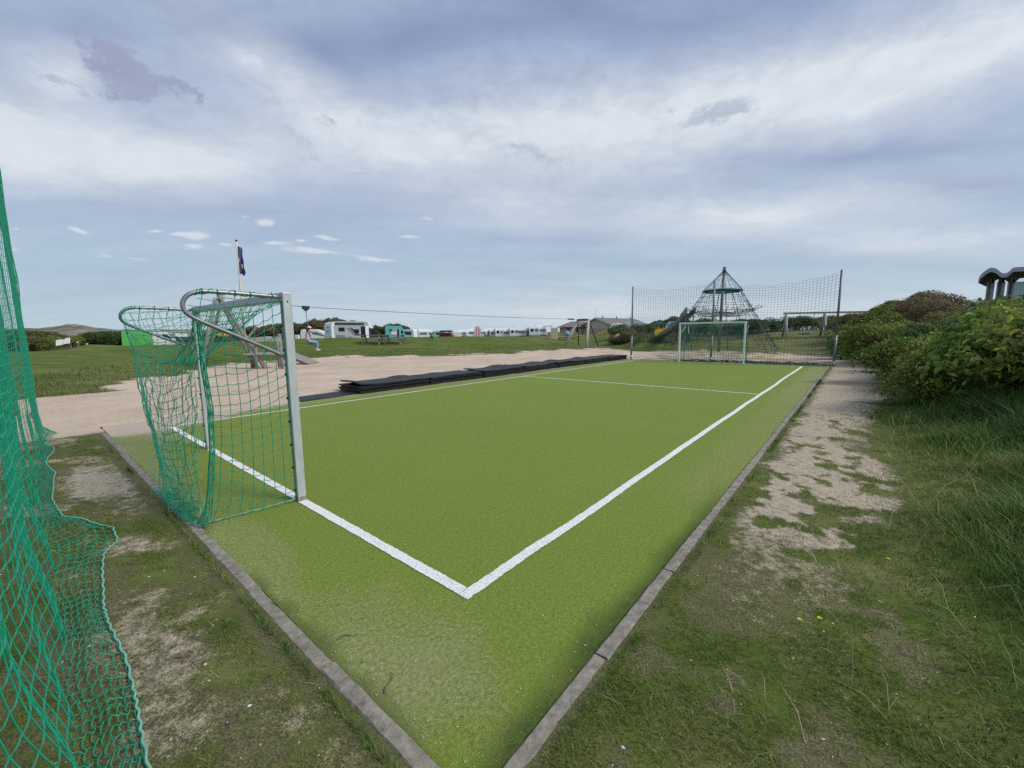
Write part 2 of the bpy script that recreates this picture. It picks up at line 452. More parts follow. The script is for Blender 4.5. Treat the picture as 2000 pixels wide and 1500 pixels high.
def blobs(lst, vec, grad='QUADRATIC_SPHERE'):
    acc = None
    for (a0, e0, sa, se, ang, w) in lst:
        m = N('ShaderNodeMapping', vector_type='TEXTURE'); L(vec, m.inputs['Vector'])
        m.inputs['Location'].default_value = (a0, e0, 0); m.inputs['Rotation'].default_value = (0, 0, ang); m.inputs['Scale'].default_value = (sa, se, 1)
        g = N('ShaderNodeTexGradient', gradient_type=grad); L(m.outputs[0], g.inputs['Vector'])
        acc = math_('MULTIPLY', g.outputs['Fac'], w) if acc is None else math_('MULTIPLY_ADD', g.outputs['Fac'], w, acc)
    return acc
v_soft = warp(.16, .05); v_tuft = warp(.01, .035, .5)
ae = N('ShaderNodeCombineXYZ'); L(az, ae.inputs[0]); L(el, ae.inputs[1])
n_big = noise(1.6, 7, .62, stretch=(.6, 1.0, 1), dist=.3); n_fine = noise(7.0, 8, .65, off=5.0, stretch=(.45, 1.0, 1), dist=.4)
n_streak = noise(3.2, 7, .62, off=12.0, stretch=(.35, 1.1, 1))
base = N('ShaderNodeValToRGB'); cr = base.color_ramp
stops = [(.0, (.50, .64, .725)), (.06, (.43, .57, .69)), (.16, (.395, .515, .68)), (.30, (.40, .49, .67)), (.5, (.33, .42, .62)), (.75, (.27, .35, .57)), (1.0, (.33, .40, .56))]
while len(cr.elements) < len(stops): cr.elements.new(.5)
for e_, (p_, c_) in zip(cr.elements, stops): e_.position = p_; e_.color = (*c_, 1)
L(math_('DIVIDE', el, 1.2, clamp=True), base.inputs['Fac'])
col = base.outputs['Color']
nd = noise(17.0, 7, .68, vec=ae.outputs[0], off=4.0, stretch=(.8, 1.2, 1)); sd3 = N('ShaderNodeSeparateXYZ'); L(nd.outputs['Color'], sd3.inputs[0])
ve = N('ShaderNodeCombineXYZ'); L(math_('MULTIPLY_ADD', math_('SUBTRACT', sd3.outputs[0], .5), .22, az), ve.inputs[0]); L(math_('MULTIPLY_ADD', math_('SUBTRACT', sd3.outputs[1], .5), .10, el), ve.inputs[1]); v_edge = ve.outputs[0]
nfe = noise(15.0, 9, .70, vec=ae.outputs[0], off=2.0, stretch=(.75, 1.5, 1), dist=.25).outputs['Fac']
nfs = noise(26.0, 8, .66, vec=ae.outputs[0], off=7.0, stretch=(.45, 1.6, 1), dist=.3).outputs['Fac']
nb = n_big.outputs['Fac']; nf = n_fine.outputs['Fac']; ns = n_streak.outputs['Fac']
D = blobs(SKY_DARK, v_soft)
D = math_('MULTIPLY', math_('MULTIPLY', D, 1.5), math_('ADD', math_('ADD', math_('MULTIPLY', nb, 1.0), math_('MULTIPLY', math_('SUBTRACT', nfe, .5), 1.5)), .35), clamp=True)
col = mixc(D, col, (.205, .285, .50))
Wf = blobs(SKY_WHITE, v_soft)
# a general veil of cloud everywhere, brighter round the hidden sun
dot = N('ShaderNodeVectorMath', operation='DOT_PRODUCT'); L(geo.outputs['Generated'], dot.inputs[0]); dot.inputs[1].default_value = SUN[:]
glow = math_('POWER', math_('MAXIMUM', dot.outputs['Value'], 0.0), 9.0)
veil = math_('MULTIPLY', math_('SUBTRACT', ns, .30), .60)
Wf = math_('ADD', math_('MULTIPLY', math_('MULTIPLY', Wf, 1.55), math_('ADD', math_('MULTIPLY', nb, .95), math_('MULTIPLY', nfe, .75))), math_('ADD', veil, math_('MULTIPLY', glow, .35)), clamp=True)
col = mixc(Wf, col, (.745, .80, .862))
# soft mauve cloud with torn edges, upper left
Mv = blobs(SKY_MAUVE, v_edge)
def torn(m, nz, amp, cut, gain):
    g = math_('ADD', math_('MULTIPLY', m, 1.35), math_('MULTIPLY', math_('SUBTRACT', nz, .5), amp))
    return math_('MULTIPLY', math_('MULTIPLY', math_('SUBTRACT', g, cut), gain, clamp=True), math_('MULTIPLY', m, 7.0, clamp=True))
Mv = torn(Mv, nfe, 2.2, .28, 1.9)
col = mixc(math_('MULTIPLY', Mv, .85), col, (.355, .395, .555))
Wp = blobs(SKY_WISP, v_edge)
Wp = torn(Wp, nfe, 2.2, .22, 1.6)
col = mixc(math_('MULTIPLY', Wp, .8), col, (.45, .525, .625))
Tf = blobs(SKY_TUFT, v_tuft)
Tf = torn(Tf, nfs, 2.0, .30, 1.8)
col = mixc(math_('MULTIPLY', Tf, .8), col, (.74, .79, .84))
# soft mottling of the cloud sheet
mot = math_('ADD', math_('MULTIPLY', math_('SUBTRACT', nfe, .5), math_('MULTIPLY', el, .95, clamp=True)), 1.0)
mm = N('ShaderNodeVectorMath', operation='SCALE'); L(col, mm.inputs[0]); L(mot, mm.inputs['Scale']); col = mm.outputs[0]
sky = N('ShaderNodeTexSky', sky_type='NISHITA'); sky.sun_disc = False
sky.sun_elevation = math.asin(SUN.z); sky.sun_rotation = math.atan2(SUN.x, SUN.y); sky.dust_density = 2.0; sky.air_density = 1.0
STR = 0.1
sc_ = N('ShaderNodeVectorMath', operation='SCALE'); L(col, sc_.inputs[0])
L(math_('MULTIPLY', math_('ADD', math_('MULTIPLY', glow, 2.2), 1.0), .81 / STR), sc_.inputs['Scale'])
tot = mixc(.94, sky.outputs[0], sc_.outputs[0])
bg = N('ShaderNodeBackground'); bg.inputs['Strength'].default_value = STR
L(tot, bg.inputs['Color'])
out = N('ShaderNodeOutputWorld'); L(bg.outputs[0], out.inputs['Surface'])
wd.cycles.sampling_method = 'MANUAL'; wd.cycles.sample_map_resolution = 512
# ------------------------------------------------------------------ terrain: one sheet, polar grid round the pitch corner, out to the horizon
# profile by direction: (pixel column that names the direction, r foot, r crest, z crest, r back, z back)
def _th(u):
    d = at(u, 650, 10.0); return math.atan2(d[0], d[1])
def _rz(u, v, Y):
    p = at(u, v, Y); return math.hypot(p[0], p[1]), p[2]
_tab = []
def prof(u, foot_v, crest_v, crest_Y, back_Y, back_z):
    f = gnd(u, foot_v); rc, zc = _rz(u, crest_v, crest_Y); rb, _ = _rz(u, 650, back_Y)
    _tab.append((_th(u), min(math.hypot(f[0], f[1]), rc * .8), rc, zc, rb, back_z))
def profr(th, rf, rc, zc, rb, zb): _tab.append((th, rf, rc, zc, rb, zb))
profr(-math.pi, 20, 30, .05, 40, .05)
profr(-1.9, 15, 24, .3, 34, .4)
profr(-1.2, 15, 25, .55, 40, .9)
prof(-150, 790, 703, 20, 28, .2)
prof(60, 778, 695, 20, 30, .22)
prof(120, 772, 686, 22, 34, .36)
prof(165, 768, 674, 25, 36, .35)
prof(250, 752, 675, 26, 40, .1)
prof(340, 737, 672, 29, 42, .05)
prof(420, 716, 668, 33, 44, -.1)
prof(500, 709, 664, 37, 45, -.15)
prof(600, 703, 660.5, 40, 46, .08)
prof(700, 698, 660, 41, 46, .08)
prof(850, 696, 657.5, 44, 53, -.1)
prof(1000, 692, 657, 50, 62, 0)
prof(1080, 684, 657.5, 56, 72, .5)
prof(1150, 683, 656.5, 75, 110, .9)
prof(1200, 684, 656.5, 60, 100, .9)
prof(1245, 684, 661, 42, 60, .9)
prof(1300, 682, 661, 42, 60, .9)
prof(1350, 682, 661, 43, 60, 1.0)
prof(1420, 684, 660.5, 41, 55, 1.3)
prof(1500, 690, 660, 39, 45, 1.35)
prof(1600, 692, 660, 38, 45, 1.6)
prof(1680, 700, 658, 36, 46, 2.2)
prof(1740, 716, 640, 32, 44, 3.0)
prof(1815, 740, 618, 28, 40, 3.4)
prof(1900, 775, 634, 24, 36, 3.4)
prof(2000, 815, 632, 18, 30, 3.8)
prof(2300, 850, 645, 13, 30, 4.2)
profr(1.35, 7, 13, 2.6, 30, 3.5)
profr(1.9, 8, 15, 1.6, 30, 2.0)
profr(2.5, 16, 26, .4, 40, .3)
profr(math.pi, 20, 30, .05, 40, .05)
_T = np.array(_tab)

def profile(th):
    return [np.interp(th, _T[:, 0], _T[:, k]) for k in range(1, 6)]

def in_pitch(a, b, m=0.0):
    """1 inside the turf rectangle grown by m"""
    return sst(-.84 - m, -.80 - m, a) * (1 - sst(22.0 + m, 22.4 + m, a)) * sst(-.90 - m, -.86 - m, b) * (1 - sst(8.9 + m, 9.4 + m, b))

def height(x, y):
    x = np.asarray(x, float); y = np.asarray(y, float)
    th = np.arctan2(x, y); r = np.hypot(x, y)
    rf, rc, zc, rb, zb = profile(th)
    z = zc * sst(0, 1, (r - rf) / (rc - rf))
    z = np.where(r > rc, zc + (zb - zc) * sst(0, 1, (r - rc) / (rb - rc)), z)
    z = z * (1 - sst(140, 320, r)) + sst(140, 320, r) * (-.5)
    a, b = to_pitch(x, y)
    far = sst(.6, 2.0, np.maximum(np.maximum(-.9 - a, a - 22.5), np.maximum(-.95 - b, b - 9.2)))
    z = z + far * (fbm(x * .35, y * .35, 3) - .5) * .16 * sst(3, 14, r)
    z = z + (fbm(x * 2.2, y * 2.2, 8, 3) - .5) * .030 * (1 - sst(14, 30, r)) * sst(.02, .3, np.maximum(np.maximum(-.95 - a, a - 22), np.maximum(-1.0 - b, b - 9)))
    # long-grass verge lifts towards the bank
    lift = sst(0, 1.6, -b - 2.2) * sst(-1, 1, a) * (1 - sst(9, 13, a)) * .20
    z = z + lift
    z = z + .010 * (1 - sst(.3, 1.2, np.maximum(-.95 - a, -.95 - b)))*(1 - sst(9, 12, np.hypot(x, y)))
    z = z - .065 * in_pitch(a, b) * (1 - sst(20.5, 21.8, a) * .3)
    return z

def hz(x, y): return float(height(np.array([x]), np.array([y]))[0])

# ---- ground cover: sand / grass / lawn amounts painted as what really lies there
def cover(x, y):
    """amounts of sand / grass and a third value: dryness of the grass, greyness of the sand"""
    th = np.arctan2(x, y); r = np.hypot(x, y); a, b = to_pitch(x, y)
    rf, rc, zc, rb, zb = profile(th)
    n1 = fbm(x * .8, y * .8, 21); n2 = fbm(x * 2.6, y * 2.6, 31); n3 = fbm(x * .25, y * .25, 41); n4 = fbm(x * 5.5, y * 5.5, 35, 5)
    edge = (r - rf) / np.maximum(rc - rf, .5) + (n1 - .5) * .35 + (n2 - .5) * .12
    leftside = sst(8.0, 8.5, b + (n2 - .5) * .5)
    bank = sst(-.02, .12, edge)
    sand = (1 - bank) * np.maximum(leftside, sst(22, 22.6, a))
    behind = sst(22.0, 23.0, a) * (1 - sst(8, 11, b))
    sand = sand * (1 - behind * .55 * sst(.42, .60, n1 * .5 + n2 * .5 + .05))
    grey = np.zeros_like(sand)
    # trodden gravel path between the right kerb and the bank
    pw = -b - .95
    wdt = 1.12 + .35 * sst(8, 14, a) + (n1 - .5) * .9
    path = sst(.0, .3, pw + (n2 - .5) * .35) * (1 - sst(wdt - .35, wdt + .35, pw + (n2 - .5) * .5)) * sst(.1, 3.2, a + (n1 - .5) * 2.0 + (n4 - .5) * 1.5) * (1 - sst(26, 30, a))
    tufts = sst(.47, .58, n4 * .65 + n2 * .35 + .045 - .012 * np.minimum(a, 9) + .05 * sst(.5, 1.3, pw)) 
    path = path * (1 - .9 * tufts * (1 - sst(7, 10, a) * .75))
    path = path * .92 * (1 - bank * .7)
    sand = np.maximum(sand, path); grey = np.maximum(grey, sst(.0, .2, pw) * (1 - sst(21.5, 23, a)))
    # left of the near kerb: gritty bare patches between moss and turf
    lk = sst(.0, .12, -.95 - a); grey = np.maximum(grey, lk * (1 - leftside))
    lks = lk * .62 * sst(.50, .62, n1 * .5 + n2 * .5) * (1 - leftside)
    sp = lk * (1 - sst(.3, 1.05, np.hypot((a + 1.18) / .42, (b - 4.7) / 1.5) + (n2 - .5) * .9)) * .85
    lks = np.maximum(np.maximum(lks, sp), lk * .52 * (1 - sst(.25, 1.1, np.hypot((a + 1.36) / .30, (b - .95) / .75) + (n2 - .5) * 1.6)))
    lks = np.maximum(lks, lk * .55 * (1 - sst(.25, 1.1, np.hypot((a + 1.0) / .22, (b + .35) / .6) + (n2 - .5) * 1.6)))
    sand = np.maximum(sand, lks * (.65 + .7 * (n4 - .2)))
    # grass
    lawn = bank * sst(11.5, 14, r)
    verge = sst(.8, 1.7, pw + (n1 - .5) * 1.0 + (n2 - .5) * .7) * sst(-3, 0, a + (n1 - .5) * 2)
    near = sst(.385, .54, n1 * .25 + n2 * .40 + n4 * .35)
    nearzone = (1 - sst(9, 12, r)) * np.maximum(lk * (1 - leftside), sst(.0, .08, pw))
    grass = np.maximum(np.maximum(lawn, verge * .95), nearzone * near)
    grass = np.maximum(grass, sst(.0, .1, pw) * tufts * .85 * (1 - sst(8, 11, a)))
    grass = np.maximum(grass, behind * (1 - sand) * .7)
    grass = grass * (1 - np.clip(sand * 1.1, 0, 1))
    dry = sst(.42, .68, n3 * .5 + fbm(x * .12, y * .3, 51) * .5) * .5
    dry = np.maximum(dry, lawn * (1 - sst(.0, .22, edge)) * .9)
    dry = np.maximum(dry, behind * .8)
    dry = np.where((th > _th(1320)) & (th < _th(1700)) & (r > 24), np.maximum(dry, .62), dry)
    dry = np.where(r < 9, dry * .5 + .5 * sst(.45, .62, n2), dry)
    third = np.where(sand > .35, grey, np.maximum(dry, grey * 0))
    return np.clip(sand, 0, 1), np.clip(grass, 0, 1), np.clip(third, 0, 1)

def ring_grid(nth, radii, th0, th1):
    th = np.linspace(th0, th1, nth)
    R, T = np.meshgrid(radii, th, indexing='ij')
    return R * np.sin(T), R * np.cos(T)
rad = [0.25]
while rad[-1] < 1500: rad.append(rad[-1] * 1.013 + .004)
rad = np.array(rad)
# finer steps in front, coarser behind
thv = np.concatenate([np.arange(-180, -70, 2.0), np.arange(-70, 75, .32), np.arange(75, 180, 2.0)]) * math.pi / 180
Rg, Tg = np.meshgrid(rad, thv, indexing='ij')
gx, gy = Rg * np.sin(Tg), Rg * np.cos(Tg)
gz = height(gx, gy)
s_, g_, d_ = cover(gx, gy)
nr, nth = gx.shape
vv = np.stack([gx, gy, gz], -1).reshape(-1, 3)
i0 = (np.arange(nr - 1)[:, None] * nth + np.arange(nth)[None, :])
j1 = np.roll(np.arange(nth), -1)
i1 = (np.arange(nr - 1)[:, None] * nth + j1[None, :])
ff = np.stack([i0, i1, i1 + nth, i0 + nth], -1).reshape(-1, 4)[:, ::-1]
colg = np.stack([s_, g_, d_], -1).reshape(-1, 3)

def ground_mat():
    m, nt, b = _nt('dune_ground')
    L = nt.links.new
    def N(t, **k):
        n = nt.nodes.new(t)
        for p, q in k.items(): setattr(n, p, q)
        return n
    tc = N('ShaderNodeTexCoord')
    def noise(sc, det=6, ro=.65, st=None):
        n = N('ShaderNodeTexNoise'); n.inputs['Scale'].default_value = sc; n.inputs['Detail'].default_value = det; n.inputs['Roughness'].default_value = ro
        if st:
            mp = N('ShaderNodeMapping'); mp.inputs['Scale'].default_value = st; L(tc.outputs['Object'], mp.inputs['Vector']); L(mp.outputs[0], n.inputs['Vector'])
        else: L(tc.outputs['Object'], n.inputs['Vector'])
        return n.outputs['Fac']
    def ramp(f, *st):
        r = N('ShaderNodeValToRGB'); cr = r.color_ramp
        while len(cr.elements) < len(st): cr.elements.new(.5)
        for e, (p, c) in zip(cr.elements, st): e.position = p; e.color = (*c, 1)
        L(f, r.inputs['Fac']); return r.outputs['Color']
    def mix(f, a, c):
        n = N('ShaderNodeMix', data_type='RGBA'); L(f, n.inputs['Factor'])
        ia = [x for x in n.inputs if x.name == 'A' and x.type == 'RGBA'][0]; ib = [x for x in n.inputs if x.name == 'B' and x.type == 'RGBA'][0]
        L(a, ia); L(c, ib); return [x for x in n.outputs if x.type == 'RGBA'][0]
    def mth(op, a, c, clamp=False, c2=None):
        n = N('ShaderNodeMath', operation=op); n.use_clamp = clamp
        for i, q in enumerate((a, c, c2)):
            if q is None: continue
            if isinstance(q, (int, float)): n.inputs[i].default_value = q
            else: L(q, n.inputs[i])
        return n.outputs[0]
    at_ = N('ShaderNodeAttribute'); at_.attribute_name = 'cover'
    sp = N('ShaderNodeSeparateColor'); L(at_.outputs['Color'], sp.inputs[0])
    S, G, Dr = sp.outputs
    fine = noise(95, 6, .72); mid = noise(14, 8, .68); coarse = noise(2.1, 7, .6); tiny = noise(260, 4, .7)
    streak = noise(1.3, 7, .62, (.35, 1.6, 1))
    patch = noise(.45, 6, .62)
    sand = ramp(mth('ADD', mth('ADD', mth('MULTIPLY', mid, .35), mth('MULTIPLY', fine, .25)), mth('MULTIPLY', patch, .4)), (.34, (.33, .245, .175)), (.47, (.49, .385, .285)), (.62, (.63, .515, .40)))
    grit = ramp(mth('ADD', mth('MULTIPLY', fine, .62), mth('MULTIPLY', mid, .38)), (.33, (.10, .085, .058)), (.45, (.30, .255, .18)), (.56, (.46, .395, .295)), (.70, (.68, .61, .50)))
    sand = mix(mth('MULTIPLY', Dr, .92), sand, grit)
    soil = ramp(mth('ADD', mth('MULTIPLY', fine, .6), mth('MULTIPLY', mid, .4)), (.33, (.030, .026, .014)), (.46, (.100, .088, .046)), (.56, (.20, .175, .105)), (.71, (.44, .39, .28)))
    moss = ramp(fine, (.32, (.024, .040, .006)), (.50, (.076, .104, .018)), (.7, (.19, .20, .065)))
    soil = mix(mth('MULTIPLY', mth('SUBTRACT', mth('ADD', mth('MULTIPLY', mid, .65), mth('MULTIPLY', coarse, .35)), .415), 5.0, True), soil, moss)
    green = ramp(mth('ADD', mth('MULTIPLY', fine, .55), mth('MULTIPLY', streak, .45)), (.33, (.028, .052, .007)), (.50, (.078, .120, .016)), (.66, (.165, .190, .042)))
    straw = ramp(mth('ADD', mth('MULTIPLY', fine, .5), mth('MULTIPLY', streak, .5)), (.34, (.065, .075, .022)), (.52, (.155, .15, .055)), (.68, (.27, .24, .115)))
    grass = mix(mth('MULTIPLY', Dr, mth('ADD', mth('MULTIPLY', coarse, 1.2), .25), True), green, straw)
    fg = mth('MULTIPLY', mth('ADD', mth('SUBTRACT', G, .5), mth('ADD', mth('MULTIPLY', mth('SUBTRACT', mid, .5), 1.8), mth('MULTIPLY', mth('SUBTRACT', fine, .5), 1.0))), 2.0)
    fg = mth('ADD', fg, .5, True)
    fs = mth('MULTIPLY', mth('ADD', mth('SUBTRACT', S, .5), mth('ADD', mth('MULTIPLY', mth('SUBTRACT', mid, .5), 1.5), mth('MULTIPLY', mth('SUBTRACT', fine, .5), 1.1))), 2.0)
    fs = mth('ADD', fs, .5, True)
    c = mix(fg, soil, grass); c = mix(fs, c, sand)
    L(c, b.inputs['Base Color']); b.inputs['Roughness'].default_value = .95; b.inputs['Specular IOR Level'].default_value = .15
    bp = N('ShaderNodeBump'); bp.inputs['Strength'].default_value = .55; bp.inputs['Distance'].default_value = .03
    L(mth('ADD', mth('MULTIPLY', fine, .5), mth('MULTIPLY', mid, .8)), bp.inputs['Height']); L(bp.outputs[0], b.inputs['Normal'])
    return m
ground = big_mesh('ground', vv, ff, ground_mat(), True, colg, 'cover')
tag(ground, kind='structure')
# small disc under the camera closing the middle
mb = MB(); ring = [(0.26 * math.sin(t), 0.26 * math.cos(t)) for t in np.linspace(0, 2 * PI, 40, endpoint=False)]
mb.add([(x, y, hz(x, y) - .002) for x, y in ring], [tuple(range(40))])
tag(mb.build('ground_patch', ground.data.materials[0]), kind='structure')

# ------------------------------------------------------------------ artificial turf
def turf_mat():
    m, nt, b = _nt('artificial_turf'); L = nt.links.new
    tc = nt.nodes.new('ShaderNodeTexCoord')
    def noise(sc, det=5, ro=.65, st=None):
        n = nt.nodes.new('ShaderNodeTexNoise'); n.inputs['Scale'].default_value = sc; n.inputs['Detail'].default_value = det; n.inputs['Roughness'].default_value = ro
        mp = nt.nodes.new('ShaderNodeMapping'); mp.inputs['Scale'].default_value = st or (1, 1, 1); mp.inputs['Rotation'].default_value = (0, 0, -YAW)
        L(tc.outputs['Object'], mp.inputs['Vector']); L(mp.outputs[0], n.inputs['Vector']); return n.outputs['Fac']
    def mth(op, a, c, clamp=False):
        n = nt.nodes.new('ShaderNodeMath'); n.operation = op; n.use_clamp = clamp
        for i, q in enumerate((a, c)):
            if isinstance(q, (int, float)): n.inputs[i].default_value = q
            else: L(q, n.inputs[i])
        return n.outputs[0]
    def ramp(f, *st):
        r = nt.nodes.new('ShaderNodeValToRGB'); cr = r.color_ramp
        while len(cr.elements) < len(st): cr.elements.new(.5)
        for e, (p, c) in zip(cr.elements, st): e.position = p; e.color = (*c, 1)
        L(f, r.inputs['Fac']); return r.outputs['Color']
    def mix(f, a, c):
        n = nt.nodes.new('ShaderNodeMix'); n.data_type = 'RGBA'; L(f, n.inputs['Factor'])
        ia = [x for x in n.inputs if x.name == 'A' and x.type == 'RGBA'][0]; ib = [x for x in n.inputs if x.name == 'B' and x.type == 'RGBA'][0]
        if isinstance(a, tuple): ia.default_value = (*a, 1)
        else: L(a, ia)
        if isinstance(c, tuple): ib.default_value = (*c, 1)
        else: L(c, ib)
        return [x for x in n.outputs if x.type == 'RGBA'][0]
    fib = noise(120, 6, .8); fib2 = noise(42, 7, .75); big = noise(.55, 5, .6); mid = noise(3.0, 6, .65)
    c = ramp(mth('ADD', mth('MULTIPLY', fib, .6), mth('MULTIPLY', fib2, .4)), (.33, (.058, .096, .010)), (.46, (.134, .190, .022)), (.55, (.200, .258, .042)), (.70, (.41, .44, .17)))
    c = mix(mth('MULTIPLY', mth('SUBTRACT', big, .45), 1.6, True), c, ramp(fib2, (.34, (.090, .136, .014)), (.5, (.180, .24, .040)), (.66, (.295, .345, .10))))
    at_ = nt.nodes.new('ShaderNodeAttribute'); at_.attribute_name = 'cover'
    sp = nt.nodes.new('ShaderNodeSeparateColor'); L(at_.outputs['Color'], sp.inputs[0])
    S, MossShade, Li = sp.outputs
    dirt = ramp(mth('ADD', mth('MULTIPLY', fib, .5), mth('MULTIPLY', fib2, .5)), (.33, (.11, .13, .035)), (.5, (.23, .245, .095)), (.68, (.50, .47, .30)))
    c = mix(mth('ADD', mth('MULTIPLY', mth('ADD', mth('SUBTRACT', S, .5), mth('MULTIPLY', mth('SUBTRACT', mth('ADD', mth('MULTIPLY', fib2, .6), mth('MULTIPLY', fib, .4)), .5), 2.2)), 1.5), .42, True), c, dirt)
    sandc = ramp(fib2, (.3, (.36, .29, .22)), (.7, (.56, .46, .37)))
    c = mix(mth('ADD', mth('MULTIPLY', mth('ADD', mth('SUBTRACT', Li, .5), mth('MULTIPLY', mth('SUBTRACT', mid, .5), 1.2)), 3), .5, True), c, sandc)
    moss = ramp(fib, (.35, (.022, .040, .008)), (.65, (.085, .12, .02)))  # dark moss green, also the tone of the shade painted beside the right kerb
    c = mix(mth('MULTIPLY', mth('ADD', MossShade, mth('MULTIPLY', mth('SUBTRACT', fib2, .5), mth('MULTIPLY', MossShade, 2.5))), 1.0, True), c, moss)
    L(c, b.inputs['Base Color']); b.inputs['Roughness'].default_value = .8; b.inputs['Specular IOR Level'].default_value = .2
    bp = nt.nodes.new('ShaderNodeBump'); bp.inputs['Strength'].default_value = .5; bp.inputs['Distance'].default_value = .012
    L(mth('ADD', fib, mth('MULTIPLY', fib2, .7)), bp.inputs['Height']); L(bp.outputs[0], b.inputs['Normal'])
    return m
aa = np.concatenate([np.arange(-.83, 6, .05), np.arange(6, 22.05, .15)]); bb = np.concatenate([np.arange(-.885, 7, .05), np.arange(7, 9.31, .06)])
A, B = np.meshgrid(aa, bb, indexing='ij')
P = np.array([PX0, PY0])[None, None] + A[..., None] * E_ + B[..., None] * N_
tz = .012 * sst(0, .1, -.72 - A) * vnoise(A * 4, B * 4, 5) - .09 * sst(8.95, 9.3, B + .2 * (vnoise(A * 1.4, B, 7) - .5)) - .05 * sst(21.7, 22.05, A)
tv = np.concatenate([P, tz[..., None]], -1).reshape(-1, 3)
na, nb_ = A.shape
q0 = (np.arange(na - 1)[:, None] * nb_ + np.arange(nb_ - 1)[None, :])
tf = np.stack([q0, q0 + nb_, q0 + nb_ + 1, q0 + 1], -1).reshape(-1, 4)
n1 = fbm(A * 1.1, B * 1.1, 61); n2 = fbm(A * 4, B * 4, 71)
# dusty, sandy fibres in the near corner, along the side by the mats and by the near-left kerb
corner = .8 * (1 - sst(.0, 1.3, np.hypot((A + .66) / .75, (B + .12) / .95) + (n2 - .5) * .9))
dust = np.maximum(corner * .95, .55 * (1 - sst(.12, .5, (A + .83) + (n1 - .5) * .5)) * sst(.2, .8, B))
dust = np.maximum(dust, .62 * sst(7.95, 8.4, B + (n1 - .5) * .3))
dust = np.maximum(dust, .8 * sst(5.0, 7.4, B + (n1 - .5) * 1.2) * (1 - sst(.0, .8, A + .3 + (n1 - .5) * .6)))
dust = np.maximum(dust, (.36 + .26 * sst(5, 14, A)) * (1 - sst(-.55, -.05, B)) * sst(1.2, 3, A))
dust = np.maximum(dust, .5 * sst(21.0, 21.3, A))
moss = np.maximum(.95 * (1 - sst(-.02, .20, (B + .885) + (n2 - .5) * .18)) * (1 - sst(1.6, 3.6, A)), .7 * (1 - sst(.0, .10, A + .83 + (n2 - .5) * .18)) * sst(.38, .55, n1) * (1 - sst(4, 6, B)))  # moss by both kerbs; the right fringe also has the kerb's shade painted in
moss = np.maximum(moss, .5 * sst(.5, .62, n1) * sst(7, 11, A) * 0)
sandy = np.maximum(sst(8.55, 8.95, B + (n1 - .5) * .7), sst(6.9, 8.6, B + (n1 - .5) * 1.0 - A * .35))
turf = big_mesh('turf', tv, tf, turf_mat(), True, np.stack([dust, moss, sandy], -1).reshape(-1, 3), 'cover')
tag(turf, kind='structure')

# ------------------------------------------------------------------ white lines woven into the turf, a few millimetres proud
M['line'] = pm('white_turf_line', (.80, .80, .78), (.40, .43, .36), 80, .85, .5, detail=8, lo=.33, hi=.50)
def line_strip(mb, p, q, w, seed, wob=.012):
    p = np.array(p, float); q = np.array(q, float); L = np.linalg.norm(q - p); t = (q - p) / L; n = np.array([-t[1], t[0]])
    s = [0.0]
    while s[-1] < L:
        c = p + t * s[-1]; d = np.hypot(*(c - np.array([-1.7, -1.8]))); s.append(s[-1] + min(max(.004 * d, .010), .25))
    s[-1] = L; s = np.array(s)
    off = wob * (fbm(s * .55, s * 0 + seed, seed) - .5) * 2 * sst(0, 1.2, s) * sst(0, 1.2, L - s)
    e1 = .006 * (vnoise(s * 55, s * 0, seed + 1) - .5) + .005 * (vnoise(s * 16, s * 0, seed + 3) - .5)
    e2 = .006 * (vnoise(s * 55, s * 0 + 5, seed + 2) - .5) + .005 * (vnoise(s * 16, s * 0 + 5, seed + 4) - .5)
    c = p[None] + t[None] * s[:, None] + n[None] * off[:, None]
    l = c + n[None] * (w / 2 + e1)[:, None]; r = c - n[None] * (w / 2 + e2)[:, None]
    V = []
    for k in range(len(s)):
        V.append(W(l[k][0], l[k][1], .005)); V.append(W(r[k][0], r[k][1], .005))
    mb.add(V, [(2 * k, 2 * k + 1, 2 * k + 3, 2 * k + 2) for k in range(len(s) - 1)])
LW = .085
for nm, p, q, w, sd_, wob in (('goal_line', (0, LW / 2 + .001), (0, PW), LW, 3, .004), ('touch_line', (-LW / 2, 0), (PL, 0), LW, 9, .030),
                     ('touch_line', (0, PW), (PL, PW), LW * .8, 15, .012), ('halfway_line', (PT, LW / 2 + .02), (PT, PW - LW / 2), LW * .8, 21, .012),
                     ('goal_line', (PL, LW / 2 + .02), (PL, PW - LW / 2), LW * .8, 27, .008)):
    mb = MB(); line_strip(mb, p, q, w, sd_, wob); tag(mb.build(nm, M['line'], fix=False), kind='structure')

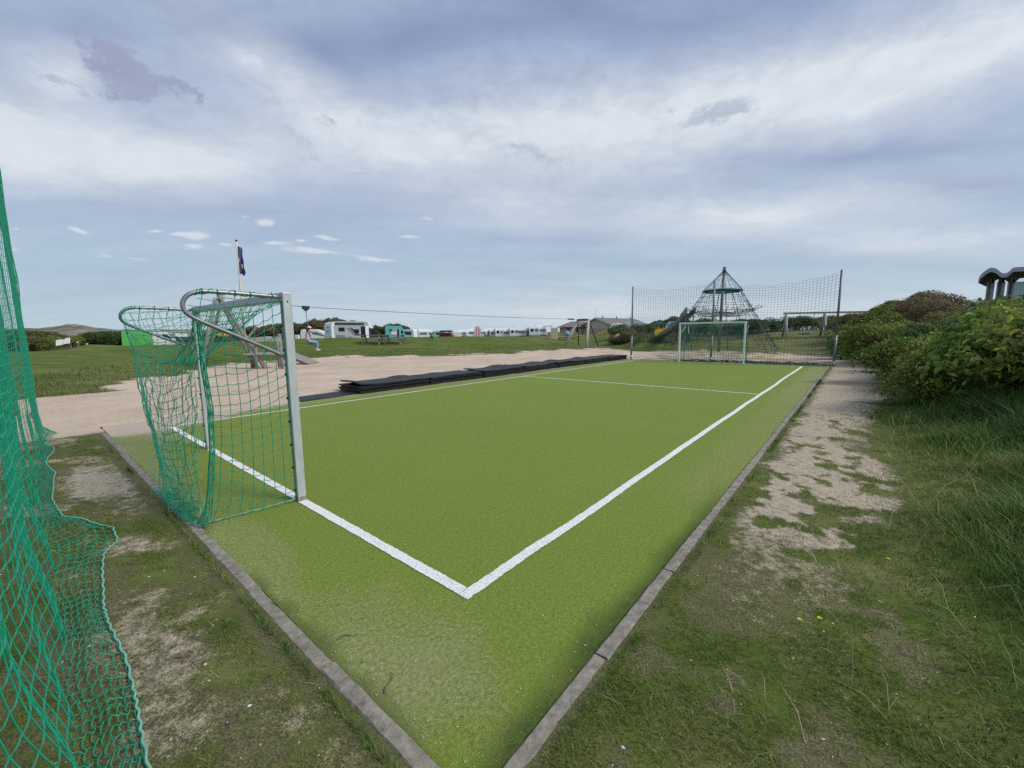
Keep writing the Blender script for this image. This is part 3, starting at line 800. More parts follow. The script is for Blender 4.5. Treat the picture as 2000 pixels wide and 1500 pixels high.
# ------------------------------------------------------------------ concrete kerb edging: separate slabs end to end
def kerb_run(p, q, side, n, seed):
    p = np.array(p, float); q = np.array(q, float); L = np.linalg.norm(q - p); t = (q - p) / L; nn = np.array([-t[1], t[0]]) * side
    r = random.Random(seed)
    mb = MB()
    for k in range(n):
        s0 = L * k / n + .004; s1 = L * (k + 1) / n - .004
        dz0 = r.uniform(-.006, .006); dz1 = r.uniform(-.006, .006); dn = r.uniform(-.006, .006)
        a0 = p + t * s0 + nn * dn; a1 = p + t * s1 + nn * (dn + r.uniform(-.004, .004))
        w = .076; vs = []
        m_ = max(3, int((s1 - s0) / .06))
        for i in range(m_ + 1):
            f = i / m_; c = a0 + (a1 - a0) * f; z = .016 + dz0 + (dz1 - dz0) * f
            j = lambda: r.uniform(-.0025, .0025)
            prof_ = [(0.0 + j(), -.14), (0.0 + j(), z - .008 + j()), (.008 + j(), z + j()), (w * .5, z + .001 + j()), (w - .008 + j(), z + j()), (w + j(), z - .009 + j()), (w + j(), -.14)]
            for o, zz_ in prof_:
                g = c + nn * o; vs.append(W(g[0], g[1], zz_))
        fs = []
        for i in range(m_):
            for q_ in range(6): fs.append((i * 7 + q_, i * 7 + q_ + 1, (i + 1) * 7 + q_ + 1, (i + 1) * 7 + q_))
        fs.append(tuple(range(7))); fs.append(tuple(m_ * 7 + i for i in range(7))[::-1])
        mb.add(vs, fs)
    return mb
tag(kerb_run((-.93, -.885), (21.9, -.885), -1, 23, 4).build('kerb', M['concrete']), kind='structure')
tag(kerb_run((-.83, -.882), (-.83, 8.1), 1, 9, 8).build('kerb', M['concrete']), kind='structure')
# ------------------------------------------------------------------ nets as real knotted cord
def cord_grid(mb, P, r, k=4, knots=0.0, mi=0):
    """P: (n,m,3) lattice of knots; every row and column becomes a cord"""
    n, m = P.shape[:2]
    for i in range(n): mb.tube(P[i], r, k, mi, caps=False)
    for j in range(m): mb.tube(P[:, j], r, k, mi, caps=False)
    if knots:
        for i in range(n):
            for j in range(m): mb.ball(P[i, j], knots, mi, 5, 3)

def subdiv(P, s):
    """finer lattice rows for smoothly hanging cords"""
    n = len(P); x = np.linspace(0, n - 1, (n - 1) * s + 1)
    i = np.minimum(np.floor(x).astype(int), n - 2); f = (x - i)[:, None]
    p0 = P[np.maximum(i - 1, 0)]; p1 = P[i]; p2 = P[i + 1]; p3 = P[np.minimum(i + 2, n - 1)]
    return .5 * (2 * p1 + (p2 - p0) * f + (2 * p0 - 5 * p1 + 4 * p2 - p3) * f ** 2 + (3 * p1 - p0 - 3 * p2 + p3) * f ** 3)

def lattice(fn, us, vs):
    return np.array([[fn(u, v) for v in vs] for u in us])

def square_post(mb, p, h, w, rz, z0=0.0):
    mb.box((p[0], p[1], z0 + (h - z0) / 2), (w, w, h - z0), rz)

# ------------------------------------------------------------------ near goal (local axes: x along the pitch, y across it towards the far post)
gl = thing('football_goal', 'near grey aluminium goal with sagging green net hung on two curved tube hoops', 'goal', W(0, G1), PI / 2 - YAW, 'football goals on the pitch')
GW = G2 - G1; GH = 2.08
def post_obj(y, parent, m, w=.08, h=GH):
    mb = MB(); mb.box((0, y, h / 2 + .022), (w, w, h - .044))
    o = mb.build('post', m, parent); bevel(o, .006, 2)
    mb = MB(); mb.box((0, y, .022), (w * 1.06, w * 1.06, .044)); s = mb.build('foot_sleeve', M['concrete'], o)
    mb = MB(); mb.box((0, y - w / 2 - .002, h - .085), (.012, .006, .012)); mb.build('bolt', M['rubber'], o)
    return o
post_obj(0, gl, M['alu']); post_obj(GW, gl, M['alu'])
mb = MB(); mb.box((0, GW / 2, GH - .04), (.078, GW - .085, .078)); bevel(mb.build('crossbar', M['alu'], gl), .006, 2)
for y in (0, GW):
    pts = [(-.05, y, 2.035), (-.3, y, 2.045), (-.62, y, 2.05), (-.70, y, 2.04), (-.76, y, 2.01), (-.795, y, 1.96), (-.80, y, 1.91), (-.78, y, 1.865), (-.73, y, 1.825), (-.62, y, 1.765), (-.3, y, 1.605), (-.05, y, 1.475)]
    mb = MB(); mb.tube(subdiv(np.array(pts), 4), .018, 10)
    o = mb.build('net_hoop', M['steel'], gl, True)
    HS = subdiv(np.array(pts), 30); sel_ = HS[:int(len(HS) * (.97 if y else .34))] if y else HS[8:int(len(HS) * .30)]
    tt_ = np.arange(len(sel_)) * (.62 if y else .42); lc_ = MB()
    lc_.tube(sel_ + np.stack([.004 * np.sin(tt_ * 2), .023 * np.cos(tt_), .023 * np.sin(tt_)], 1), .0032, 4, caps=False); lc_.build('lacing_cord', M['net'], o, fix=False)
# plastic net clips on the post edges
for y in (0, GW):
    for z in np.arange(.12, 1.98, .235):
        mb = MB(); mb.box((-.048, y + .012, z), (.016, .012, .022)); mb.build('net_clip', M['rubber'], gl)
r_ = random.Random(5)
def wav(u, v, s, a): return a * (float(vnoise(u * 7.1 + s, v * 6.3 + s, int(s))) - .5)
net = MB()
back_r = lambda z: np.interp(z, [0, .14, .42, .68, 1.04, 1.40, 1.77], [-.83, -.77, -.73, -.70, -.68, -.70, -.70])
def side_near(u, v):                      # u 0..1 post -> back, v 0..1 bottom -> top
    top = np.array([-.70 * u, 0, 2.0 - .235 * u - .05 * math.sin(PI * u)])
    bot = np.array([-.84 * u, .10 * u * u, .03])
    z = bot[2] + (top[2] - bot[2]) * v
    x = u * back_r(1.77 * v) * (1 if v < .99 else 1)
    x = -abs(x)
    sag = -.035 * math.sin(PI * u) - .03 * wav(u * 1.3, v, 3, 1)
    y = bot[1] * (1 - v) + .03 * math.sin(PI * u) * math.sin(PI * v) + wav(u, v, 7, .03) * u
    return np.array([x - .045 * (1 - u), y, z + sag * math.sin(PI * min(1, v * 1.02)) + wav(u * 3, v * 3, 11, .02)])
us = np.linspace(0, 1, 9); vs = np.linspace(0, 1, 21)
P = lattice(side_near, us, vs)
for i in range(len(us)): net.tube(subdiv(P[i], 2), .0032, 4, caps=False)
for j in range(len(vs)):
    Q = P[:, j].copy()
    S = subdiv(Q, 4); w = np.abs(np.sin(np.linspace(0, 1, len(S)) * (len(Q) - 1) * PI)); S[:, 2] -= .014 * w * r_.uniform(.4, 1.3)
    net.tube(S, .0032, 4, caps=False)
for i in range(len(us)):
    for j in range(len(vs)): net.ball(P[i, j], .006, 0, 5, 3)
# back panel: gathered at its foot and dragged towards the near side
def back(u, v):                           # u 0..1 near side -> far side, v bottom -> top
    ytop = GW * u; yb = .10 + 1.12 * u
    zt = 1.77 + .20 * u - .46 * math.sin(PI * u) ** .75
    zt = zt + .12 * max(0, 1 - u * 6)
    g = sst(0, 1, v ** .8)
    y = yb + (ytop - yb) * float(v ** 1.25)
    z = .03 + (zt - .03) * v
    x = -.84 + (.12 - .07 * u) * v - .10 * math.sin(PI * v) * math.sin(PI * u) + .13 * max(0, v - .9) * 0
    x += wav(u * 4, v * 2, 13, .06)
    if v < .12: x += -.02 + wav(u * 6, v * 9, 15, .12); z = .02 + .35 * v + abs(wav(u * 6, v * 5, 17, .06))
    return np.array([x, y + wav(u * 3, v * 3, 19, .05) * (1 - v * .4), z + wav(u * 4, v * 4, 21, .03)])
us = np.linspace(0, 1, 31); vs = np.linspace(0, 1, 20)
P2 = lattice(back, us, vs)
for i in range(len(us)): net.tube(P2[i], .0026, 4, caps=False)
for j in range(len(vs)):
    S = subdiv(P2[:, j], 2); S[1::2, 2] -= .010; net.tube(S, .0026, 4, caps=False)
# roof panel: slack between crossbar and hoops
def roof(u, v):                           # u across, v 0 crossbar -> 1 back edge
    b = P2[int(round(u * 30)), -1]
    f = np.array([-.05, GW * u, 2.0 + .035 * max(0, u * 8 - 7)])
    p = f + (b - f) * v
    p[2] -= (.26 * math.sin(PI * u) ** .7 + .03 * (u < .9)) * math.sin(PI * v) * .8
    return p + np.array([0, wav(u * 5, v * 4, 23, .04), wav(u * 5, v * 3, 25, .03)])
P3 = lattice(roof, us, np.linspace(0, 1, 9))
for i in range(len(us)): net.tube(subdiv(P3[i], 2), .0026, 4, caps=False)
for j in range(9): net.tube(P3[:, j], .0026, 4, caps=False)
# far side panel, pulled in at its foot
def side_far(u, v):
    top = np.array([-.05 - .71 * u, GW, 2.04 - .07 * u])
    bot = np.array([-.05 - .78 * u, GW - (GW - 1.22) * u, .03])
    p = bot + (top - bot) * np.array([v, v ** (1 + .25 * u), v])
    return p + np.array([wav(u * 3, v * 4, 31, .05), wav(u * 3, v * 3, 33, .08) + .10 * math.sin(PI * u) * math.sin(PI * v), wav(u * 3, v * 4, 35, .04)])
P4 = lattice(side_far, np.linspace(0, 1, 11), np.linspace(0, 1, 20))
for i in range(11): net.tube(P4[i], .0026, 4, caps=False)
for j in range(20): net.tube(P4[:, j], .0026, 4, caps=False)
# short ties over the hoops
for y, xs in ((0, (-.12, -.30, -.42, -.55, -.66)), (GW, (-.15, -.3, -.45, -.6))):
    for x in xs:
        t = np.linspace(0, 2 * PI, 13)
        net.tube(np.stack([x + 0 * t + .006 * np.sin(2 * t), y + .024 * np.cos(t), 2.048 + .026 * np.sin(t)], 1), .0035, 4, caps=False)
        net.tube([(x, y, 2.03), (x - .03, y + .05 + r_.uniform(-.03, .06), 1.93 + .1 * x), (x * 1.02, y + .02, 2.0 - .235 * abs(x) / .7 - .02)], .0026, 4, caps=False)
for (x, z) in ((-.70, 1.99), (-.77, 1.93), (-.76, 1.86), (-.66, 1.79), (-.5, 1.71)):
    net.tube([(x, 0, z), (x * .8, .02, z - .02), (x * .55, .03, 1.86)], .0026, 4, caps=False)
net.build('net', M['net'], gl, fix=False)
# gathered cords hanging as a rope at the back corner
rp = MB()
for k in range(9):
    a0 = k * .7; rr = .022
    pts = [(back_r(z) + rr * math.cos(a0 + z * 3) * (1.2 - z * .3), .015 + rr * math.sin(a0 + z * 3) + wav(z, k, 41, .03), z) for z in np.linspace(.03, 1.79, 22)]
    rp.tube(pts, .003, 4, caps=False)
for k in range(14):                       # heaped slack at the foot
    y0 = r_.uniform(.1, 1.35); pts = []
    for t in np.linspace(0, 1, 10):
        pts.append((-.80 + .16 * math.sin(t * 7 + k) * r_.uniform(.5, 1) - .02, y0 + .35 * t * r_.choice((-1, 1)) * .5 + .04 * math.cos(t * 9 + k), .012 + .09 * abs(math.sin(t * 6 + k)) * r_.uniform(.3, 1)))
    rp.tube(pts, .003, 4, caps=False)
rp.build('gathered_cords', M['net'], gl, fix=False)
ed = MB()
S = subdiv(np.array([(-.045, .0, .03), (-.22, .03, .022), (-.42, .055, .02), (-.60, .08, .018), (-.76, .10, .016), (-.845, .095, .02), (-.85, .13, .035), (-.80, .2, .07), (-.78, .24, .12), (-.83, .40, .10), (-.90, .62, .03), (-.84, .8, .02)]), 4)
ed.tube(S + np.stack([0 * S[:, 0], .006 * np.sin(np.arange(len(S)) * 1.7), .003 * np.cos(np.arange(len(S)) * 2.3)], 1), .0048, 6)
S = subdiv(np.array([(-.845, 1.05, .02), (-.80, 1.3, .05), (-.84, 1.42, .12), (-.92, 1.46, .26), (-.86, 1.58, .42)]), 4); ed.tube(S, .0045, 6)
ed.build('edge_rope', M['net_rope'], gl, True); ed = MB()
S = subdiv(np.array([(-.03, .02, 2.0), (-.25, .06, 1.90), (-.45, .1, 1.87), (-.66, .1, 1.79), (-.71, .06, 1.70)]), 4); ed.tube(S, .0055, 6)
ed.build('edge_rope', M['net_rope'], gl, True)

# ------------------------------------------------------------------ far goal
g2 = thing('football_goal', 'distant white goal with green net in front of the tall ball stop fence', 'goal', W(PL, 2.364), PI / 2 - YAW, 'football goals on the pitch')
GW2 = 3.075
for y in (0, GW2): 
    mb = MB(); mb.box((0, y, GH / 2), (.08, .08, GH)); bevel(mb.build('post', M['white_paint'], g2), .006, 2)
mb = MB(); mb.box((0, GW2 / 2, GH - .04), (.078, GW2 - .084, .078)); bevel(mb.build('crossbar', M['white_paint'], g2), .006, 2)
for y in (0, GW2):
    pts = [(.05, y, 2.03), (.5, y, 2.04), (.72, y, 2.0), (.80, y, 1.9), (.70, y, 1.8), (.3, y, 1.6), (.05, y, 1.48)]
    mb = MB(); mb.tube(subdiv(np.array(pts), 3), .018, 8); mb.build('net_hoop', M['steel'], g2, True)
fn = MB()
def fback(u, v): return np.array([.95 - .15 * v + .06 * math.sin(u * 9) * math.sin(PI * v), GW2 * u, .02 + 1.93 * v - .10 * math.sin(PI * u) * v])
Pb = lattice(fback, np.linspace(0, 1, 33), np.linspace(0, 1, 21)); cord_grid(fn, Pb, .0058, 3)
def froof(u, v): return np.array([.05 + .75 * v, GW2 * u, 2.03 - .1 * v - (.10 * math.sin(PI * u)) * math.sin(PI * v * .9)])
cord_grid(fn, lattice(froof, np.linspace(0, 1, 25), np.linspace(0, 1, 6)), .0036, 3)
for y in (0, GW2):
    cord_grid(fn, lattice(lambda u, v: np.array([.05 + (.9 - .15 * v) * u, y, .02 + 1.95 * v]), np.linspace(0, 1, 10), np.linspace(0, 1, 21)), .0042, 3)
fn.build('net', M['net'], g2, fix=False)
tp = MB()
tp.tube(subdiv(np.array([(-.03, GW2 - .03, 1.52), (.0, GW2 - .22, 1.72), (.02, GW2 - .27, 1.97)]), 4), .012, 5); tp.tube(subdiv(np.array([(.0, GW2 - .42, 2.0), (.02, GW2 - .42, 1.75), (.0, GW2 - .48, 1.50)]), 4), .011, 5)
tp.build('loose_ribbon', M['white_paint'], g2)

# ------------------------------------------------------------------ tall ball-stop fence behind the far goal
fx = 21.85
bf = thing('ball_stop_fence', 'tall dark mesh ball stop fence on three grey poles behind the white goal', 'fence', W(fx, -1.1), PI / 2 - YAW, 'ball stop nets at the pitch ends')
PB = (0.0, 5.25, 9.62)
for k, y in enumerate(PB):
    x0 = (0.0, .35, .05)[k]; z0 = 0
    mb = MB(); mb.tube([(x0, y, -.15), (x0, y, 1.4)], .052, 10); mb.tube([(x0, y, 1.4), (x0, y, 4.25)], .046, 10)
    o = mb.build('pole', M['pole'], bf, True)
    mb = MB(); mb.tube([(x0, y, .0), (x0, y, .22)], .062, 10); mb.build('foot_sleeve', M['alu'], o, True)
    mb = MB(); mb.tube([(x0, y, 1.16), (x0, y, 1.22)], .058, 10); mb.build('collar', M['alu'], o, True)
fnet = MB()
Ys = np.arange(.04, 9.62, .135); Zs = np.linspace(0, 1, 32)
def fence_pt(y, v):
    i = 0 if y < PB[1] else 1
    t = (y - PB[i]) / (PB[i + 1] - PB[i]); sag = (.34, .20)[i] * 4 * t * (1 - t)
    top = 4.15 - sag; x = np.interp(y, PB, (0.0, .35, .05)) - .08 + .10 * math.sin(PI * t)
    return np.array([x + .05 * math.sin(y * 2.1) * (1 - v), y, .10 + (top - .10) * v])
Pf = lattice(fence_pt, Ys, Zs)
nn_ = Pf.shape[0]
for i in range(nn_): fnet.tube(Pf[i], .0050, 3, caps=False)
for j in range(len(Zs)):
    S = Pf[:, j].copy()
    if j == len(Zs) - 1: S[:, 2] += .035 * (1 - np.abs(np.sin(np.arange(nn_) * PI / 8.0)) * 2.2)
    fnet.tube(S, .0050, 3, caps=False)
fnet.build('net', M['net_dark'], bf, fix=False)
hp = MB()                                   # slack net lying along the foot
for k in range(46):
    y0 = r_.uniform(-.1, 6.6); n = 14; t = np.linspace(0, 1, n)
    yy = y0 + t * r_.uniform(.8, 2.6)
    xx = -.05 + r_.uniform(-.35, .25) + .12 * np.sin(t * 9 + k); zz_ = .02 + .10 * np.abs(np.sin(t * 7 + k * 1.3)) * r_.uniform(.3, 1.2)
    hp.tube(np.stack([xx, np.minimum(yy, 9.5), zz_], 1), .011, 4, caps=False)
hp.build('slack_net', pm('slack_net_cord', (.03, .13, .095), (.02, .085, .065), 20, .7), bf, fix=False)

# ------------------------------------------------------------------ ball-stop net beside the camera, its foot spilling onto the grass
nf = thing('ball_stop_fence', 'close green ball stop net with its loose foot heaped on the grass at left', 'fence', W(-1.75, 11.9), PI / 2 - YAW, 'ball stop nets at the pitch ends')
# local y = b - 11.9, local x = a + 1.75
mb = MB(); mb.tube([(-.12, 0, -.2), (-.12, 0, 5.35)], .048, 10); mb.build('pole', M['pole'], nf, True)
mb = MB(); mb.tube([(-.28, -14.6, -.2), (-.28, -14.6, 4.25)], .048, 10); mb.build('pole', M['pole'], nf, True)
pb_ = [-3, 0.0, .5, 1.0, 1.35, 1.75, 2.2, 2.55, 2.8, 3.1, 3.35, 3.8, 4.4, 5.2, 5.6, 6.3, 7.3, 7.9, 8.8, 10, 12]
pw_ = [.12, .13, .155, .175, .155, .16, .21, .27, .35, .36, .24, .10, .06, .10, .14, .08, .20, .12, .30, .12, .05]
rr_ = np.random.default_rng(4)
bs = np.arange(-2.6, 11.95, .085)
zs_up = np.arange(0, 5.3, .093)
def sagz(b):
    t = np.clip((b + 2.7) / 14.6, 0, 1)
    return .95 * 4 * t * (1 - t) * (1 + .12 * math.sin(b * 1.7)) - .28
def wall_pt(b, s):
    """s metres of net above the ground line"""
    top = 5.3; sg = max(0, sagz(b))
    z = s * (top - sg) / top
    # extra slack piles low down
    lean = -.03 - (.075 - .055 * float(sst(2.5, 8.0, b))) * float(sst(0, .7, z))
    fold = .035 * math.sin(b * 5.3 + 1.2 * z) + .03 * math.sin(b * 11.0 - z * 2) * float(sst(1.6, 0, z)) 
    fold += .03 * (float(vnoise(b * 3, z * 2, 77)) - .5)
    far_ = float(sst(4.5, 8.5, b))
    x = .06 + lean + fold * (.55 + .2 * far_) + .14 * far_ - .20 * float(1 - sst(-1.6, 1.4, b)) * float(sst(-.1, .5, z))
    return np.array([x, b - 11.9, max(.012, z)])
Wl = lattice(wall_pt, bs, zs_up)
wn = MB()
for i in range(len(bs)): wn.tube(Wl[i], .0028, 4, caps=False)
for j in range(1, len(zs_up)):
    S = subdiv(Wl[:, j], 2); S[1::2, 2] -= .008; wn.tube(S, .0028, 4, caps=False)
sel = (bs > 0) & (bs < 5)
for i in np.where(sel)[0]:
    for j in range(0, 22): wn.ball(Wl[i, j], .0055, 0, 5, 3)
# the foot: rows running out from the wall over the grass
nrow = 8
Ft = np.zeros((len(bs), nrow, 3))
for i, b in enumerate(bs):
    w = float(np.interp(b, pb_, pw_)); base = Wl[i, 0]
    for k in range(nrow):
        t = k / (nrow - 1)
        x = base[0] * (1 - t) + (base[0] * 0 + .06 + w) * t
        bb_ = b + .06 * t * math.sin(b * 6) + .05 * (float(vnoise(b * 5, t * 5, 91)) - .5)
        wx = W(x - 1.75, bb_)
        z = hz(wx[0], wx[1]) + .010 + .055 * (float(vnoise(b * 4.5, k * .8, 93)) ** 1.5) * (1 - t) + .05 * math.exp(-((t - .62) / .18) ** 2) * float(vnoise(b * 2.5, 3, 95))
        Ft[i, k] = (x, bb_ - 11.9, z)
for i in range(len(bs)):
    S = subdiv(Ft[i], 3); S[:, 1] += .010 * np.sin(np.arange(len(S)) * 2.1 + i); wn.tube(S, .0025, 4, caps=False)
for k in range(1, nrow):
    S = subdiv(Ft[:, k], 3); ph = np.arange(len(S)) * 2 * PI / 3
    S[:, 0] += .008 * np.cos(ph); S[:, 2] += .006 * np.maximum(0, np.cos(ph + .6)); wn.tube(S, .0026, 4, caps=False)
wn.build('net', M['net'], nf, fix=False)
er = MB(); S = subdiv(Ft[:, -1], 4); S[:, 2] += .004; S[:, 0] += .006
S[:, 0] += .004 * np.sin(np.arange(len(S)) * 1.3)
er.tube(S, .0062, 6); er.build('edge_rope', M['net_rope'], nf, True)

# ------------------------------------------------------------------ stacked rubber mats along the left side of the pitch
ORD = ['topmost', 'second from top', 'third from top', 'fourth from top', 'fifth from top', 'sixth from top', 'lowest']
PLC = ['in the stack nearest the near goal', 'in the second stack along from the near goal', 'in the third stack along from the near goal', 'in the middle stack beside the halfway line', 'in the stack just past the halfway line', 'in the last but one stack before the far fence', 'in the end stack by the far fence pole']
def mat_mesh(L, seed, amp):
    r = np.random.default_rng(seed); nx, ny = 26, 6; wd = 1.16; th = .034
    ph = r.uniform(0, 6, 4)
    def zf(x, y): return amp * (.5 * math.sin(x * 1.9 + ph[0]) * math.sin(y * 1.5 + ph[1]) + .5 * math.sin(x * 3.3 + ph[2]) * (.4 + y / wd)) + amp * .6 * (float(vnoise(x * 2.2, y * 2, seed)) - .3)
    top = []; bot = []
    for i in range(nx + 1):
        for j in range(ny + 1):
            x = L * i / nx; y = wd * j / ny; z = max(0, zf(x, y))
            top.append((x, y, z + th)); bot.append((x, y, z))
    vs = top + bot; n = len(top); fs = []; q = lambda i, j: i * (ny + 1) + j
    for i in range(nx):
        for j in range(ny):
            fs.append((q(i, j), q(i + 1, j), q(i + 1, j + 1), q(i, j + 1))); fs.append((n + q(i, j + 1), n + q(i + 1, j + 1), n + q(i + 1, j), n + q(i, j)))
    for i in range(nx):
        fs.append((q(i, 0), n + q(i, 0), n + q(i + 1, 0), q(i + 1, 0))); fs.append((q(i, ny), q(i + 1, ny), n + q(i + 1, ny), n + q(i, ny)))
    for j in range(ny):
        fs.append((q(0, j), q(0, j + 1), n + q(0, j + 1), n + q(0, j))); fs.append((q(nx, j), n + q(nx, j), n + q(nx, j + 1), q(nx, j + 1)))
    mb = MB(); mb.add(vs, fs); return mb
rm = random.Random(12)
NL = 6
for s in range(7):
    a0 = 4.35 + s * 2.50; L = 2.44
    nlay = 6 if s not in (2, 4) else 6
    for k in range(nlay):
        lvl = nlay - 1 - k
        topm = k == 0
        mb = mat_mesh(L + (rm.uniform(-.2, .25) if k < 3 else rm.uniform(-.05, .03)), 100 + s * 10 + k, .005 if k > 1 else .02 if k == 1 else (.075, .05, .07, .05, .065, .04, .015)[s])
        o = mb.build('rubber_mat', M['rubber'], None, False)
        z = lvl * .0395 + .004
        p = W(a0 + rm.uniform(-.05, .05), 8.72 + rm.uniform(-.04, .04), z - .004 + .012)
        o.location = tuple(p); o.rotation_euler = (rm.uniform(-.004, .004), 0, PI / 2 - YAW + rm.uniform(-.006, .006))
        tag(o, f'black rubber mat, {ORD[k] if k < nlay - 1 else ORD[-1]} {PLC[s]}', 'rubber mat', 'rubber mats stacked along the pitch')
for (a0, b0, L, rot) in ((2.75, 9.15, 1.75, .06),):
    o = mat_mesh(L, 333, .006).build('rubber_mat', M['rubber']); p = W(a0, b0 - .45, 0); p[2] = .006
    o.location = tuple(p); o.rotation_euler = (0, 0, PI / 2 - YAW + rot); o.scale = (1, .7, .5)
    tag(o, 'dusty black rubber mat lying flat on the sand before the stacked mats', 'rubber mat', 'rubber mats stacked along the pitch')
# ------------------------------------------------------------------ climbing pyramid of ropes on a steel mast
mast = at(1403, 687, 32.0); mast[2] = hz(mast[0], mast[1])
py = thing('climbing_pyramid', 'tall rope climbing pyramid with teal ring round a steel mast', 'climbing frame', mast)
H_ = float(at(1411.5, 523, 32.0)[2] - mast[2])
mb = MB(); mb.tube([(0, 0, -.3), (.06, 0, 3.2), (.14, 0, H_)], .10, 12); mb.tube([(.14, 0, H_), (.14, 0, H_ + .06)], .12, 12)
mb.build('mast', M['pole'], py, True)
mb = MB(); mb.tube([(.13, 0, H_ - .35), (.14, 0, H_ - .12)], .135, 12); mb.build('mast_head', pm('rust_red_clamp', (.16, .05, .045), None, 12, .6), py, True)
RR, RZ, BR = 1.33, float(at(1410, 568, 32.0)[2] - mast[2]), 4.2
ring = lambda r, z, n=40, ph=0: [(.07 + r * math.cos(t + ph), r * math.sin(t + ph), z) for t in np.linspace(0, 2 * PI, n, endpoint=False)]
mb = MB(); mb.tube(ring(RR, RZ), .075, 8, closed=True); mb.build('ring', M['teal'], py, True)
mb = MB(); mb.tube(ring(RR - .14, RZ - .06), .07, 6, closed=True); mb.build('ring_padding', M['rope_dark'], py, True)
NS = 20
mb = MB()
for k in range(NS):
    t = 2 * PI * k / NS; mb.tube([(.14 + .1 * math.cos(t), .1 * math.sin(t), H_ - .25), (.07 + RR * math.cos(t), RR * math.sin(t), RZ + .05)], .011, 4)
for z in (RZ + .8, RZ + 1.15):
    r = .1 + (RR - .1) * (H_ - .25 - z) / (H_ - .25 - RZ); mb.tube(ring(r, z, 24), .008, 4, closed=True)
mb.build('stay_ropes', M['rope_dark'], py)
# cone of net from the ring to the ground, ragged sag between, with dark connectors
rp_ = np.random.default_rng(3)
cone = MB()
levels = np.linspace(0, 1, 13)
CP = np.zeros((NS, 13, 3))
for k in range(NS):
    t = 2 * PI * k / NS
    c_ = 1 - .07 * (1 - abs(math.cos(2.5 * t)))
    for i, f in enumerate(levels):
        r = RR + (BR * c_ - RR) * f ** 1.02; z = RZ - .05 - (RZ - .05 - .12) * f
        CP[k, i] = (.07 * (1 - f) + r * math.cos(t) + rp_.normal(0, .02), r * math.sin(t) + rp_.normal(0, .02), z + rp_.normal(0, .03))
for k in range(NS): cone.tube(CP[k], .015 if k % 4 else .018, 4, caps=False)
for i in range(1, 12): cone.tube(CP[:, i], .011, 4, closed=True)
inn = MB()                                   # slung inner nets
for zz0, r0, sag in ((3.45, 2.75, .75), (3.35, 2.75, .45), (1.75, 3.9, .55)):
    for k in range(NS):
        t = 2 * PI * k / NS; pts = []
        for f in np.linspace(0, 1, 8):
            r = r0 * (1 - f) + .12 * f; pts.append((.07 + r * math.cos(t), r * math.sin(t), zz0 - sag * math.sin(PI * min(1, f * .75)) + rp_.normal(0, .04)))
        inn.tube(pts, .009, 4, caps=False)
    for f in (.2, .4, .6, .8):
        r = r0 * (1 - f) + .12 * f; inn.tube([(q[0], q[1], zz0 - sag * math.sin(PI * min(1, f * .75)) + rp_.normal(0, .05)) for q in ring(r, 0, 24)], .009, 4, closed=True)
inn.build('inner_net', M['rope_dark'], py)
for k in range(NS):
    for i in range(1, 12):
        if rp_.random() < .75: cone.ball(CP[k, i], .038 if i < 6 else .05, 0, 5, 3)
cone.build('net_cone', M['rope_dark'], py)
for k in range(4):
    mb = MB(); t = 2 * PI * (k + .35) / 4; mb.tube([(.07 + RR * math.cos(t), RR * math.sin(t), RZ), ((BR + .05) * math.cos(t), (BR + .05) * math.sin(t), -.05)], .016, 5); mb.build('corner_cable', M['cable'], py)

# ------------------------------------------------------------------ slide leaning from the pyramid's shoulder to the grass mound behind
s0 = at(1347, 612, 33.0); s1 = at(1292, 658, 39.0)
sl = thing('slide', 'grey green slide running down from the shoulder of the climbing pyramid', 'slide', (s1[0], s1[1], hz(s1[0], s1[1])))
o_ = np.array([s1[0], s1[1], hz(s1[0], s1[1])])
p0 = s0 - o_; p1 = s1 - o_
d = (p1 - p0)
mb = MB()
prev = None
for f in np.linspace(0, 1, 10):
    c = p0 + d * f; c[2] = p0[2] + (p1[2] - p0[2]) * (f + .10 * math.sin(PI * f)) 
    side = np.cross(d, (0, 0, 1)); side /= np.linalg.norm(side)
    w = .26
    ringp = [c + side * x + np.array([0, 0, z]) for x, z in ((-w, .30), (-w - .05, .30), (-w - .05, -.05), (w + .05, -.05), (w + .05, .30), (w, .30), (w, 0), (-w, 0))]
    mb.add(ringp, [])
    if prev is not None:
        n0 = prev
        for q in range(8): mb.f.append([n0 + q, n0 + (q + 1) % 8, n0 + 8 + (q + 1) % 8, n0 + 8 + q]); mb.m.append(0)
    prev = mb.n - 8
mb.build('chute', M['slide'], sl)
up = np.array([0, 0, 1.0])
for sgn in (-1, 1):
    mb = MB(); c = p0 + side * sgn * .33; e = d / np.linalg.norm(d)
    mb.add([c - e * .25 + up * -.05, c + e * 1.1 + up * -.1, c + e * 1.1 + up * .30, c + e * .1 + up * .40, c - e * .2 + up * .40,
            c - e * .25 + up * -.05 + side * .04, c + e * 1.1 + up * -.1 + side * .04, c + e * 1.1 + up * .30 + side * .04, c + e * .1 + up * .40 + side * .04, c - e * .2 + up * .40 + side * .04],
           [(0, 1, 2, 3, 4), (9, 8, 7, 6, 5)] + [(i, (i + 1) % 5, 5 + (i + 1) % 5, 5 + i) for i in range(5)])
    mb.build('side_guard', M['slide'], sl)
mb = MB(); mb.tube([p0 + up * -.05 + side * .3, (p0[0] + side[0] * .3, p0[1] + side[1] * .3, -o_[2] + hz(s0[0], s0[1]) - .1)], .05, 8); mb.build('support_post', M['pole'], sl)
mb = MB(); mb.tube([p0 + up * -.05 - side * .3, (p0[0] - side[0] * .3, p0[1] - side[1] * .3, -o_[2] + hz(s0[0], s0[1]) - .1)], .05, 8); mb.build('support_post', M['pole'], sl)

